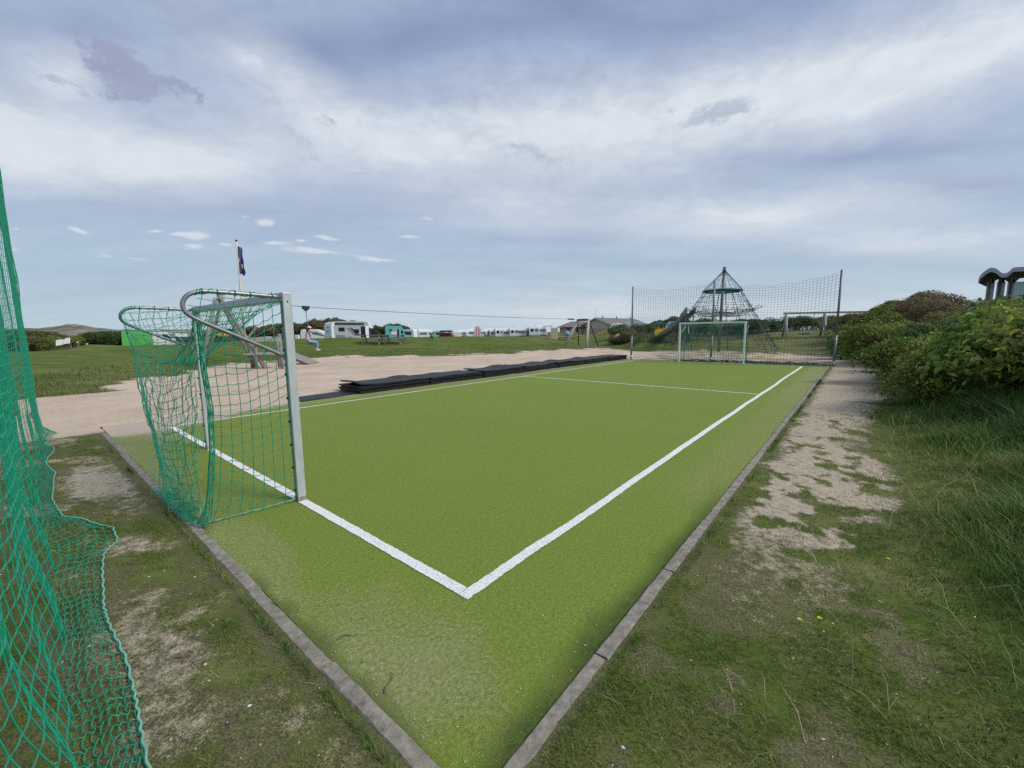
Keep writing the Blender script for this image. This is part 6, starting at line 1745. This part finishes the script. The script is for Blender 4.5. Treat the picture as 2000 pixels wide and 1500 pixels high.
def crown_points(n, rad, seed, lobes=11, shell=.75, top=True, lobe_r=(.34, .55)):
    r = np.random.default_rng(seed); rad = np.array(rad)
    cs = []; rs = []
    for k in range(lobes):
        t = r.uniform(0, 2 * PI); e = r.uniform(-.15, 1.0) if top else r.uniform(-.8, 1)
        d = np.array([math.cos(t) * math.sqrt(max(0, 1 - min(1, e) ** 2)), math.sin(t) * math.sqrt(max(0, 1 - min(1, e) ** 2)), e]); cs.append(d * r.uniform(.45, .72)); rs.append(r.uniform(*lobe_r))
    cs = np.array(cs); rs = np.array(rs)
    k = r.choice(lobes, n, p=rs ** 2 / (rs ** 2).sum())
    d = r.normal(0, 1, (n, 3)); d /= np.linalg.norm(d, axis=1, keepdims=True)
    d[:, 2] = np.where(r.random(n) < .6, np.abs(d[:, 2]), d[:, 2])
    rr = shell + (1.06 - shell) * r.random(n) ** .6
    sprig = r.random(n) < .05; rr = np.where(sprig, rr + r.uniform(0, .35, n), rr)
    p = cs[k] + d * (rs[k] * rr)[:, None]
    nrm = d + np.array([0, 0, .55]); nrm /= np.linalg.norm(nrm, axis=1, keepdims=True)
    return p * rad, nrm

def shrub(name, rad, n, leaf, pal, seed, lobes=11, narrow=.6, lobe_r=(.34, .55), trunk=False):
    t = bpy.data.objects.new(name, None); C.objects.link(t)
    p, nr_ = crown_points(n, rad, seed, lobes, lobe_r=lobe_r)
    p[:, 2] += rad[2] * .55
    p[:, 2] = np.maximum(p[:, 2], .02 + .10 * np.random.default_rng(seed).random(n))
    V, Fc, col = leaves(p, nr_, leaf, pal, seed, narrow)
    f = big_mesh('crown' if trunk else 'foliage', V, Fc, M['leaf'], False, col); f.parent = t
    mb = MB(); r = random.Random(seed)
    for k in range(9):
        a = r.uniform(0, 6.28); e = r.uniform(.3, .75); x, y = math.cos(a) * rad[0] * e, math.sin(a) * rad[1] * e
        mb.tube([(x * .12, y * .12, -.15), (x * .5, y * .5, rad[2] * .5), (x, y, rad[2] * r.uniform(.8, 1.25))], [.03 * rad[2], .02 * rad[2], .006], 5)
    mb.build('stems', M['stem'], t)
    return t

SH = {}
for nm, n_, pl, seeds, leaf, rad in (('rose', 4600, 'rose', (1, 2), .075, (.95, .95, .80)), ('bright', 3800, 'bright', (5, 6), .092, (.9, .9, .75)), ('dark', 3800, 'dark', (8, 9), .085, (1.0, 1.0, .85)),
                           ('olive', 3600, 'olive', (12, 13), .08, (1.0, 1.0, .70)), ('brown', 4200, 'brown', (15,), .07, (1.1, 1.1, .65))):
    SH[nm] = [shrub('shrub', rad, n_, leaf, GREEN[pl], s) for s in seeds]
DESC = dict(rose='mid green leafy shrub', bright='bright broad leaved green shrub', dark='dense dark green shrub', olive='olive green shrub', brown='brownish heathery shrub')
first = set()
def plant(kind, x, y, s, where, group, dz=-.05, zs=1.0):
    src = SH[kind][RNG.integers(len(SH[kind]))]
    z = hz(x, y) + dz; rz = RNG.uniform(0, 6.28); lab = f'{DESC[kind]} {where}'
    if id(src) not in first:
        first.add(id(src)); o = src; o.location = (x, y, z); o.rotation_euler = (0, 0, rz)
    else: o = dup(src, (x, y, z), rz)
    o.scale = (s, s, s * zs)
    tag(o, lab, 'shrub', group); return o

# right-hand bank: front edge by direction, then rows climbing to the crest
fr_u = [1648, 1690, 1722, 1742, 1752, 1800, 1850, 1900, 1950, 2000, 2080, 2200]
fr_v = [706, 716, 718, 742, 790, 800, 806, 812, 820, 832, 850, 880]
pts = []
def front_r(u):
    v = np.interp(u, fr_u, fr_v); g = gnd(u, v); return math.hypot(g[0], g[1])
tries = 0
while len(pts) < 150 and tries < 9000:
    tries += 1
    u = RNG.uniform(1655, 2230); th = _th(u); rc = profile(th)[1]
    r0 = front_r(u) + .55; r1 = max(rc + 3.5, r0 + 4)
    r = r0 + (r1 - r0) * RNG.random() ** 1.25
    x, y = r * math.sin(th), r * math.cos(th)
    md = .82 + .030 * r
    if all((x - a) ** 2 + (y - b) ** 2 > md * md for a, b, *_ in pts): pts.append((x, y, u, r, r0, rc))
for x, y, u, r, r0, rc in pts:
    f = (r - r0) / max(rc - r0, 1)
    if u < 1735 and r < 24: kd, wh = 'dark', 'in the thicket right of the far fence pole'
    elif 1770 < u < 1850 and f > .75: kd, wh = 'brown', 'on the rounded top of the bank at right'
    elif r < 13 and RNG.random() < .65: kd, wh = 'bright', 'at the foot of the bank by the long grass'
    elif r < 13: kd, wh = 'rose', 'at the foot of the bank by the long grass'
    elif f > .8: kd, wh = ('olive' if RNG.random() < .3 else 'rose'), 'along the skyline of the right hand bank'
    else: kd, wh = RNG.choice(['rose', 'olive', 'dark', 'rose', 'bright']), 'half way up the right hand bank'
    s = RNG.uniform(.78, 1.15) * (.80 + .018 * r) * (1 + .42 * float(sst(1850, 2000, u)) * float(sst(20, 11, r) if r > 11 else 1))
    if 1870 < u < 2060 and f > .55: s *= .72
    plant(str(kd), x, y, s, wh, 'shrubs covering the right hand bank', zs=RNG.uniform(.85, 1.2))
# hedge behind the swing
for u in np.arange(1425, 1745, 11):
    Y = 46 + RNG.uniform(-1, 1.5); p = at(u, 650, Y); vt = np.interp(u, [1425, 1470, 1500, 1560, 1620, 1680, 1745], [640, 628, 624, 621, 620, 615, 608]) + RNG.uniform(-3, 5)
    H = at(u, vt, Y)[2] - hz(p[0], p[1]); kd = str(RNG.choice(['dark', 'rose', 'olive', 'dark']))
    plant(kd, p[0], p[1], max(1.0, H / 1.25), 'in the hedge behind the swing frame', 'hedge shrubs behind the swing frame')
# scattered clumps about the playground
for u, v, Y, kd, s, wh in ((1199, 668, 44, 'olive', .9, 'left of the boulders'), (1206, 668, 43, 'brown', .75, 'in front of the boulders'), (1216, 670, 42.5, 'brown', .9, 'between the boulders and the far fence pole'), (1224, 668, 45, 'olive', 1.25, 'behind the left pole of the far fence'),
                       (1228, 668, 42.5, 'brown', 1.1, 'beside the left pole of the far fence'), (1240, 660, 47, 'dark', 1.2, 'in front of the dark roofed shelter'), (1202, 655, 52, 'dark', 1.25, 'in front of the white rounded caravan'), (1212, 655, 53, 'dark', 1.2, 'in front of the white rounded caravan'),
                       (1268, 655, 49, 'dark', 1.15, 'left of the yellow play boat'), (1318, 655, 51, 'dark', 1.3, 'right of the yellow play boat'), (1330, 655, 52, 'rose', 1.25, 'behind the slide foot'), (1345, 655, 50, 'rose', 1.3, 'behind the climbing pyramid'),
                       (1362, 655, 51, 'rose', 1.5, 'behind the climbing pyramid'), (1378, 655, 50, 'dark', 1.5, 'behind the climbing pyramid'), (1395, 655, 48, 'rose', 1.2, 'behind the climbing pyramid'), (1412, 655, 49, 'dark', 1.3, 'behind the climbing pyramid'), (1428, 655, 48, 'dark', 1.25, 'behind the climbing pyramid'), (1448, 655, 48, 'rose', 1.4, 'behind the climbing pyramid'), (1466, 655, 47, 'olive', 1.5, 'behind the climbing pyramid')):
    p = at(u, v, Y); plant(kd, p[0], p[1], s, wh, 'shrubs around the playground')
# left: dark scrub below the dunes and the clipped dark hedge
for k in range(46):
    u = RNG.uniform(-60, 185); Y = RNG.uniform(40, 62) + 10 * (u < 20); p = at(u, 650, Y)
    vt = np.interp(u, [-60, 50, 100, 150, 185], [650, 650, 652, 654, 652]) + RNG.uniform(-2, 6) + (Y - 50) * -.12
    H = max(.9, at(u, vt, Y)[2] - hz(p[0], p[1]))
    plant(str(RNG.choice(['dark', 'olive', 'rose', 'olive'])), p[0], p[1], min(2.6, H / 1.2), 'in the scrub between the tarmac path and the dunes', 'scrub below the dunes')
for u in np.arange(172, 238, 7):
    Y = 44 + RNG.uniform(-.5, 1.5); p = at(u, 650, Y); H = at(u, 651 + RNG.uniform(-1.5, 3), Y)[2] - hz(p[0], p[1])
    plant('dark', p[0], p[1], max(.9, H / 1.25), 'in the dark hedge left of the brown hut', 'dark hedge by the brown hut')
p = at(908, 652, 80); plant('dark', p[0], p[1], 1.0, 'on the bank top right of the red car', 'shrubs around the playground')
for u in (752, 758, 764):
    p = at(u, 655, 62); plant('olive', p[0], p[1], .8, 'in front of the turquoise motorhome', 'shrubs around the playground')
# unused prototypes are removed
for nm in SH:
    for o in SH[nm]:
        if id(o) not in first:
            for c in list(o.children): bpy.data.objects.remove(c)
            bpy.data.objects.remove(o)

# ------------------------------------------------------------------ trees: wind-clipped row behind the caravans, each with trunk and crown
def tree(seed, H, Wd, pal, leaf, n):
    t = bpy.data.objects.new('tree', None); C.objects.link(t)
    p, nr_ = crown_points(n, (Wd / 2, Wd / 2, H * .36), seed, 13, .55, False, (.36, .6))
    p[:, 2] += H * .58
    V, Fc, col = leaves(p, nr_, leaf, pal, seed, .6)
    big_mesh('crown', V, Fc, M['leaf'], False, col).parent = t
    mb = MB(); r = random.Random(seed)
    mb.tube([(0, 0, -.3), (.05, .03, H * .3), (-.03, 0, H * .62)], [.05 * H, .038 * H, .015 * H], 7)
    for k in range(6):
        a = k * 1.05 + r.uniform(-.3, .3); mb.tube([(0, 0, H * (.18 + .05 * k)), (math.cos(a) * Wd * .2, math.sin(a) * Wd * .2, H * (.4 + .05 * k)), (math.cos(a) * Wd * .36, math.sin(a) * Wd * .36, H * (.55 + .05 * k))], [.02 * H, .014 * H, .005 * H], 5)
    mb.build('trunk', M['stem'], t); return t
TR_ = [tree(s, 1.0, 1.0, GREEN[pl], .075, 2400) for s, pl in ((31, 'brown'), (32, 'olive'), (33, 'dark'), (34, 'dark'))]
TL = ['brown green wind clipped tree', 'olive green wind clipped tree', 'dark green round tree', 'dark green round tree']
tf_ = set()
def put_tree(k, u, vt, Y, wd, where, group):
    p = at(u, 650, Y); z = hz(p[0], p[1]); H = max(1.2, at(u, vt, Y)[2] - z); src = TR_[k]
    rz = RNG.uniform(0, 6.28)
    if k in tf_: o = dup(src, (p[0], p[1], z), rz)
    else: tf_.add(k); o = src; o.location = (p[0], p[1], z); o.rotation_euler = (0, 0, rz)
    o.scale = (wd, wd, H); tag(o, f'{TL[k]} {where}', 'tree', group)
for u in np.arange(405, 672, 8.5):
    vt = np.interp(u, [400, 440, 480, 560, 600, 640, 660, 675], [648, 640, 636, 630, 626, 622, 621, 628]) + RNG.uniform(-1.5, 2.5)
    put_tree(int(RNG.choice([0, 1, 0, 2 if u < 520 else 1])), u, vt, 74 + RNG.uniform(-3, 4), 3.2, 'in the long row behind the rider and the goal', 'trees behind the zip line')
for u in np.arange(722, 800, 8):
    put_tree(int(RNG.choice([2, 3])), u, np.interp(u, [720, 740, 770, 785, 800], [634, 636, 631, 634, 642]) + RNG.uniform(-2, 2), 100 + RNG.uniform(-4, 6), 3.4, 'behind the turquoise motorhome', 'trees behind the turquoise motorhome')
for u in np.arange(1262, 1345, 8):
    put_tree(int(RNG.choice([2, 3, 1])), u, np.interp(u, [1262, 1290, 1315, 1335, 1345], [634, 625, 618, 621, 628]) + RNG.uniform(-1.5, 2), 88 + RNG.uniform(-4, 5), 3.4, 'behind the slide and the yellow play boat', 'trees behind the play boat')
for u in (1358, 1368, 1378):
    put_tree(int(RNG.choice([2, 3])), u, 624 + RNG.uniform(-2, 4), 70, 2.6, 'behind the foot of the climbing pyramid', 'trees behind the play boat')
for u in np.arange(1705, 1760, 9):
    put_tree(1, u, 606 + RNG.uniform(-2, 3), 44, 2.2, 'at the right end of the swing hedge', 'trees at the swing hedge')
for k in range(4):
    if k not in tf_:
        for c in list(TR_[k].children): bpy.data.objects.remove(c)
        bpy.data.objects.remove(TR_[k])

# ------------------------------------------------------------------ grass: real blades, uncountable, one object per kind
def blades(x, y, h, w, lean, pal, seed, z=None, droop=.5):
    r = np.random.default_rng(seed); n = len(x)
    z = height(x, y) if z is None else z
    t = r.uniform(0, 2 * PI, n); dx, dy = np.cos(t), np.sin(t)
    ln = lean * r.uniform(.2, 1.4, n) * h
    b = np.stack([x, y, z - .006], 1); s = np.stack([-dy, dx, 0 * x], 1) * (w / 2)[:, None]
    mid = b + np.stack([dx * ln * .35, dy * ln * .35, h * .62], 1)
    tip = b + np.stack([dx * ln, dy * ln, h * (1 - droop * .35 * r.random(n))], 1)
    V = np.stack([b - s, b + s, mid - s * .75, mid + s * .75, tip], 1).reshape(-1, 3)
    i = np.arange(n)[:, None] * 5
    Fc = np.concatenate([np.concatenate([i, i + 1, i + 3], 1), np.concatenate([i, i + 3, i + 2], 1), np.concatenate([i + 2, i + 3, i + 4], 1)])
    P_ = np.array(pal); k = np.clip((fbm(x * .9, y * .9, seed, 3) * 1.8 - .4) * len(pal) + r.normal(0, .9, n), 0, len(pal) - 1).astype(int)
    return V, Fc, np.repeat(P_[k] * r.uniform(.75, 1.25, (n, 1)), 5, 0)
GP = [(.026, .066, .008), (.042, .098, .012), (.062, .130, .016), (.092, .165, .024), (.15, .185, .048)]
GD = [(.055, .090, .020), (.090, .120, .030), (.14, .145, .055), (.22, .19, .095), (.30, .25, .14)]
# long grass of the verge and the foot of the bank
n = 130000
a = RNG.uniform(-2.6, 14, n); o_ = RNG.random(n) ** 1.2 * 4.4
wob = (fbm(a * .7, a * 0 + 3, 12) - .5) * 1.1
bq = -(1.75 + wob + .45 * sst(2, -1.5, a) * 0 + o_)
P = np.array([PX0, PY0])[None] + a[:, None] * E_ + bq[:, None] * N_
x, y = P[:, 0], P[:, 1]; r = np.hypot(x, y)
keep = (r > .7) & (RNG.random(n) < (.12 + .88 * sst(0.1, 1.1, o_ + (fbm(x * 1.5, y * 1.5, 4) - .5) * 1.0))) & (RNG.random(n) < np.clip(7.0 / r, .3, 1)) & (y > -1.5)
x, y, o_, r = x[keep], y[keep], o_[keep], r[keep]
tuft = fbm(x * 1.3, y * 1.3, 8)
h = (.03 + .42 * sst(.25, 2.2, o_) * np.clip(.1 + 1.9 * (tuft - .18), .1, 1.4)) * RNG.uniform(.5, 1.25, len(x))
V, Fc, col = blades(x, y, h, .0028 + .0022 * RNG.random(len(x)) + .0004 * r, 1.0, GP, 3)
tag(big_mesh('long_grass', V, Fc, M['grass'], False, col), kind='stuff')
# short turf tufts and moss on the trodden ground on both sides of the kerbs
n = 420000
ang = RNG.uniform(-1.15, 1.15, n); rr = .55 + 9.5 * RNG.random(n) ** 1.7
x, y = rr * np.sin(ang), rr * np.cos(ang); aa, bb = to_pitch(x, y)
S_, G_, D_ = cover(x, y)
out_ = (bb < -.985) | (aa < -.93)
dens = np.clip(G_ * 1.3 + .16 * (1 - S_) + .04, 0, 1) * np.clip(fbm(x * 6, y * 6, 19, 3) * 2.4 - .55, 0, 1)
keep = out_ & (RNG.random(n) < dens) & (bb < 8.4)
x, y, G_, rr = x[keep], y[keep], G_[keep], rr[keep]
h = (.008 + .022 * G_) * RNG.uniform(.5, 1.5, len(x)) * (.8 + .02 * rr)
V, Fc, col = blades(x, y, h, .0016 + .0011 * RNG.random(len(x)) + .00045 * rr, 1.6, [(.046, .074, .010), (.070, .106, .014), (.10, .135, .020), (.15, .160, .042), (.23, .20, .085)], 6)
tag(big_mesh('short_grass', V, Fc, M['grass'], False, col), kind='stuff')
# tufts hugging the kerb joints and edges
n = 5200
side = RNG.random(n) < .62; t = RNG.random(n) ** 1.5
aq = np.where(side, -.9 + 16 * t, -.935 - .03 * RNG.random(n)); bq = np.where(side, -.985 - .05 * RNG.random(n), -.9 + 8 * t)
P = np.array([PX0, PY0])[None] + aq[:, None] * E_ + bq[:, None] * N_
keep = fbm(P[:, 0] * 2.5, P[:, 1] * 2.5, 3, 3) > .47
x, y = P[keep, 0], P[keep, 1]
V, Fc, col = blades(x, y, RNG.uniform(.02, .07, len(x)), .002 + .0006 * np.hypot(x, y), 1.0, GP, 9)
tag(big_mesh('kerb_grass', V, Fc, M['grass'], False, col), kind='stuff')
# pale dry stalks, some upright with seed heads, some lying about
n = 420
aq = RNG.uniform(-2.4, 9, n); bq = -RNG.uniform(1.2, 4.6, n)
P = np.array([PX0, PY0])[None] + aq[:, None] * E_ + bq[:, None] * N_; x, y = P[:, 0], P[:, 1]
V1 = blades(x, y, RNG.uniform(.12, .50, n) * sst(1.0, 3.0, -bq) + .03, .0022 + .0005 * np.hypot(x, y), 1.3, [(.36, .30, .17), (.28, .25, .12), (.42, .36, .22)], 21)
n = 1500
ang = RNG.uniform(-1.1, 1.1, n); rr = .6 + 5.5 * RNG.random(n) ** 1.4; x2, y2 = rr * np.sin(ang), rr * np.cos(ang); aa, bb = to_pitch(x2, y2)
k_ = (bb < -1.0) | (aa < -.95) | (RNG.random(n) < .16); x2, y2, rr = x2[k_], y2[k_], rr[k_]; aa, bb = aa[k_], bb[k_]
zz2 = np.where((aa > -.83) & (bb > -.885), .012, height(x2, y2) + .014)
V2 = blades(x2, y2, np.full(len(x2), .012), .0014 + .0005 * rr, 7.0, [(.40, .34, .22), (.30, .25, .15), (.16, .11, .07)], 22, z=zz2)
V = np.concatenate([V1[0], V2[0]]); Fc = np.concatenate([V1[1], V2[1] + len(V1[0])]); col = np.concatenate([V1[2], V2[2]])
tag(big_mesh('dry_stalks', V, Fc, M['grass'], False, col), kind='stuff')
# dune grass behind the far goal and along the rims of the sand
xs = []; ys = []; hs = []
for u0, u1, Y0, Y1, n, hm in ((1236, 1345, 38, 43, 9000, .62), (1345, 1470, 38.5, 42, 3500, .35), (1470, 1650, 36.5, 39.5, 3000, .16), (1190, 1236, 42, 45, 2500, .55)):
    u = RNG.uniform(u0, u1, n); Y = RNG.uniform(Y0, Y1, n); q = np.array([at(p, 650, d) for p, d in zip(u, Y)])
    cl = fbm(q[:, 0] * .8, q[:, 1] * .8, 3, 3); kk = RNG.random(n) < np.clip(cl * 3 - .9, .05, 1)
    xs.append(q[kk, 0]); ys.append(q[kk, 1]); hs.append(hm * RNG.uniform(.4, 1.25, kk.sum()) * (.5 + cl[kk]))
x = np.concatenate(xs); y = np.concatenate(ys); h = np.concatenate(hs)
V, Fc, col = blades(x, y, h, np.full(len(x), .022), .6, GD, 31)
tag(big_mesh('dune_grass', V, Fc, M['grass'], False, col), kind='stuff')
# ragged grass edge where the lawn meets the sand
n = 16000
uu = RNG.uniform(-100, 1240, n); th = np.array([_th(q) for q in uu]); rf, rc, *_ = profile(th)
r = rf + (rc - rf) * (RNG.random(n) * .45 - .06); x, y = r * np.sin(th), r * np.cos(th); S_, G_, D_ = cover(x, y)
k_ = (G_ > .25) & (RNG.random(n) < .8); x, y, r = x[k_], y[k_], r[k_]
V, Fc, col = blades(x, y, RNG.uniform(.04, .13, len(x)), .006 + .0006 * r, .8, [(.06, .095, .022), (.09, .115, .032), (.13, .135, .05), (.045, .085, .016), (.16, .15, .07)], 33)
tag(big_mesh('lawn_edge_grass', V, Fc, M['grass'], False, col), kind='stuff')

# ------------------------------------------------------------------ crumbs: shell chips, grit and specks on soil, path and turf
def crumbs(name, x, y, z, s, cols, seed):
    r = np.random.default_rng(seed); n = len(x)
    t = r.uniform(0, 6.28, n); a1 = s * r.uniform(.6, 1.5, n); a2 = s * r.uniform(.4, 1.0, n); hh = s * r.uniform(.35, .8, n)
    c, sn = np.cos(t), np.sin(t)
    def pt(ex, ey, ez): return np.stack([x + c * a1 * ex - sn * a2 * ey, y + sn * a1 * ex + c * a2 * ey, z + hh * ez], 1)
    V = np.stack([pt(-1, 0, 0), pt(0, -1, .1), pt(1, 0, 0), pt(0, 1, .1), pt(.1, 0, 1)], 1).reshape(-1, 3)
    i = np.arange(n)[:, None] * 5
    Fc = np.concatenate([np.concatenate([i + p, i + q, i + 4], 1) for p, q in ((0, 1), (1, 2), (2, 3), (3, 0))])
    col = np.array(cols)[r.integers(len(cols), size=n)] * r.uniform(.8, 1.15, (n, 1))
    return big_mesh(name, V, Fc, M['bits'], False, np.repeat(col, 5, 0))
n = 5200
ang = RNG.uniform(-1.1, 1.1, n); rr = .7 + 8 * RNG.random(n) ** 1.5; x, y = rr * np.sin(ang), rr * np.cos(ang); aa, bb = to_pitch(x, y)
k_ = ((bb < -.99) | (aa < -.94)); x, y, rr = x[k_], y[k_], rr[k_]
tag(crumbs('shell_chips', x, y, height(x, y) + .002, (.0022 + .0034 * RNG.random(len(x)) ** 3 + .006 * (RNG.random(len(x)) < .035)) * (.8 + .12 * rr), [(.62, .58, .50), (.48, .42, .35), (.30, .25, .20), (.70, .67, .62), (.14, .10, .08)], 41), kind='stuff')
n = 3800
aq = -.8 + 6.5 * RNG.random(n) ** 1.6; bq = -.85 + 7.5 * RNG.random(n) ** 1.4
P = np.array([PX0, PY0])[None] + aq[:, None] * E_ + bq[:, None] * N_; x, y = P[:, 0], P[:, 1]; rr = np.hypot(x, y)
wgt = np.exp(-np.hypot(aq + .5, bq + .1) / .9) + .16 + .5 * np.exp(-(aq + .8) / .25)
k_ = RNG.random(n) < wgt; x, y, rr = x[k_], y[k_], rr[k_]
tag(crumbs('turf_specks', x, y, np.full(len(x), .006), (.0020 + .0034 * RNG.random(len(x)) ** 3) * (.85 + .12 * rr), [(.62, .60, .46), (.52, .52, .30), (.66, .64, .55), (.40, .42, .18), (.10, .08, .05)], 42), kind='stuff')
# a few twigs, two hawkbit flowers, a rust leaf or two: things one could pick up
for k, (u, v, L, rot, lab) in enumerate(((680, 1245, .10, .5, 'thin brown twig lying on the turf left of the near corner'), (760, 1335, .12, 1.9, 'thin brown twig lying on the dusty turf corner'), (1250, 1281, .07, 2.6, 'curled dark twig on the grass right of the kerb joint'), (1680, 968, .12, .2, 'rusty brown twig on the path by the long grass'), (1496, 1040, .10, 1.2, 'thin grey twig standing from the sandy path'))):
    g = gnd(u, v); z = .006 if k < 2 else hz(g[0], g[1]) + .006
    mb = MB(); s = np.linspace(0, 1, 8); mb.tube(np.stack([L * (s - .5), .18 * L * np.sin(s * 5 + k), .004 + .02 * np.sin(s * PI) * (k > 1)], 1), np.linspace(.0035, .0015, 8), 5)
    o = mb.build('twig', M['wood_brown'], None, True); o.location = (g[0], g[1], z); o.rotation_euler = (0, 0, rot); tag(o, lab, 'twig', 'fallen twigs')
fm = pm('hawkbit_yellow', (.72, .58, .01), (.60, .45, .005), 40, .6)
for u, v, lab in ((1561, 1223, 'small yellow flower in the grass, left of a pair'), (1600, 1219, 'small yellow flower in the grass, right of a pair'), (1735, 1098, 'tiny yellow flower farther off at the long grass edge')):
    g = gnd(u, v); z = hz(g[0], g[1]); o = thing('flower', lab, 'flower', (g[0], g[1], z), group='yellow flowers in the grass')
    mb = MB(); mb.tube([(0, 0, 0), (.003, .002, .028)], .0014, 5); mb.build('stalk', M['stem'], o)
    mb = MB()
    for q in range(12):
        t = q * PI / 6; mb.add([(0.003, .002, .029), (.012 * math.cos(t - .2), .012 * math.sin(t - .2), .034), (.013 * math.cos(t), .013 * math.sin(t), .034), (.012 * math.cos(t + .2), .012 * math.sin(t + .2), .034)], [(0, 1, 2, 3)])
    mb.build('petals', fm, o, fix=False)
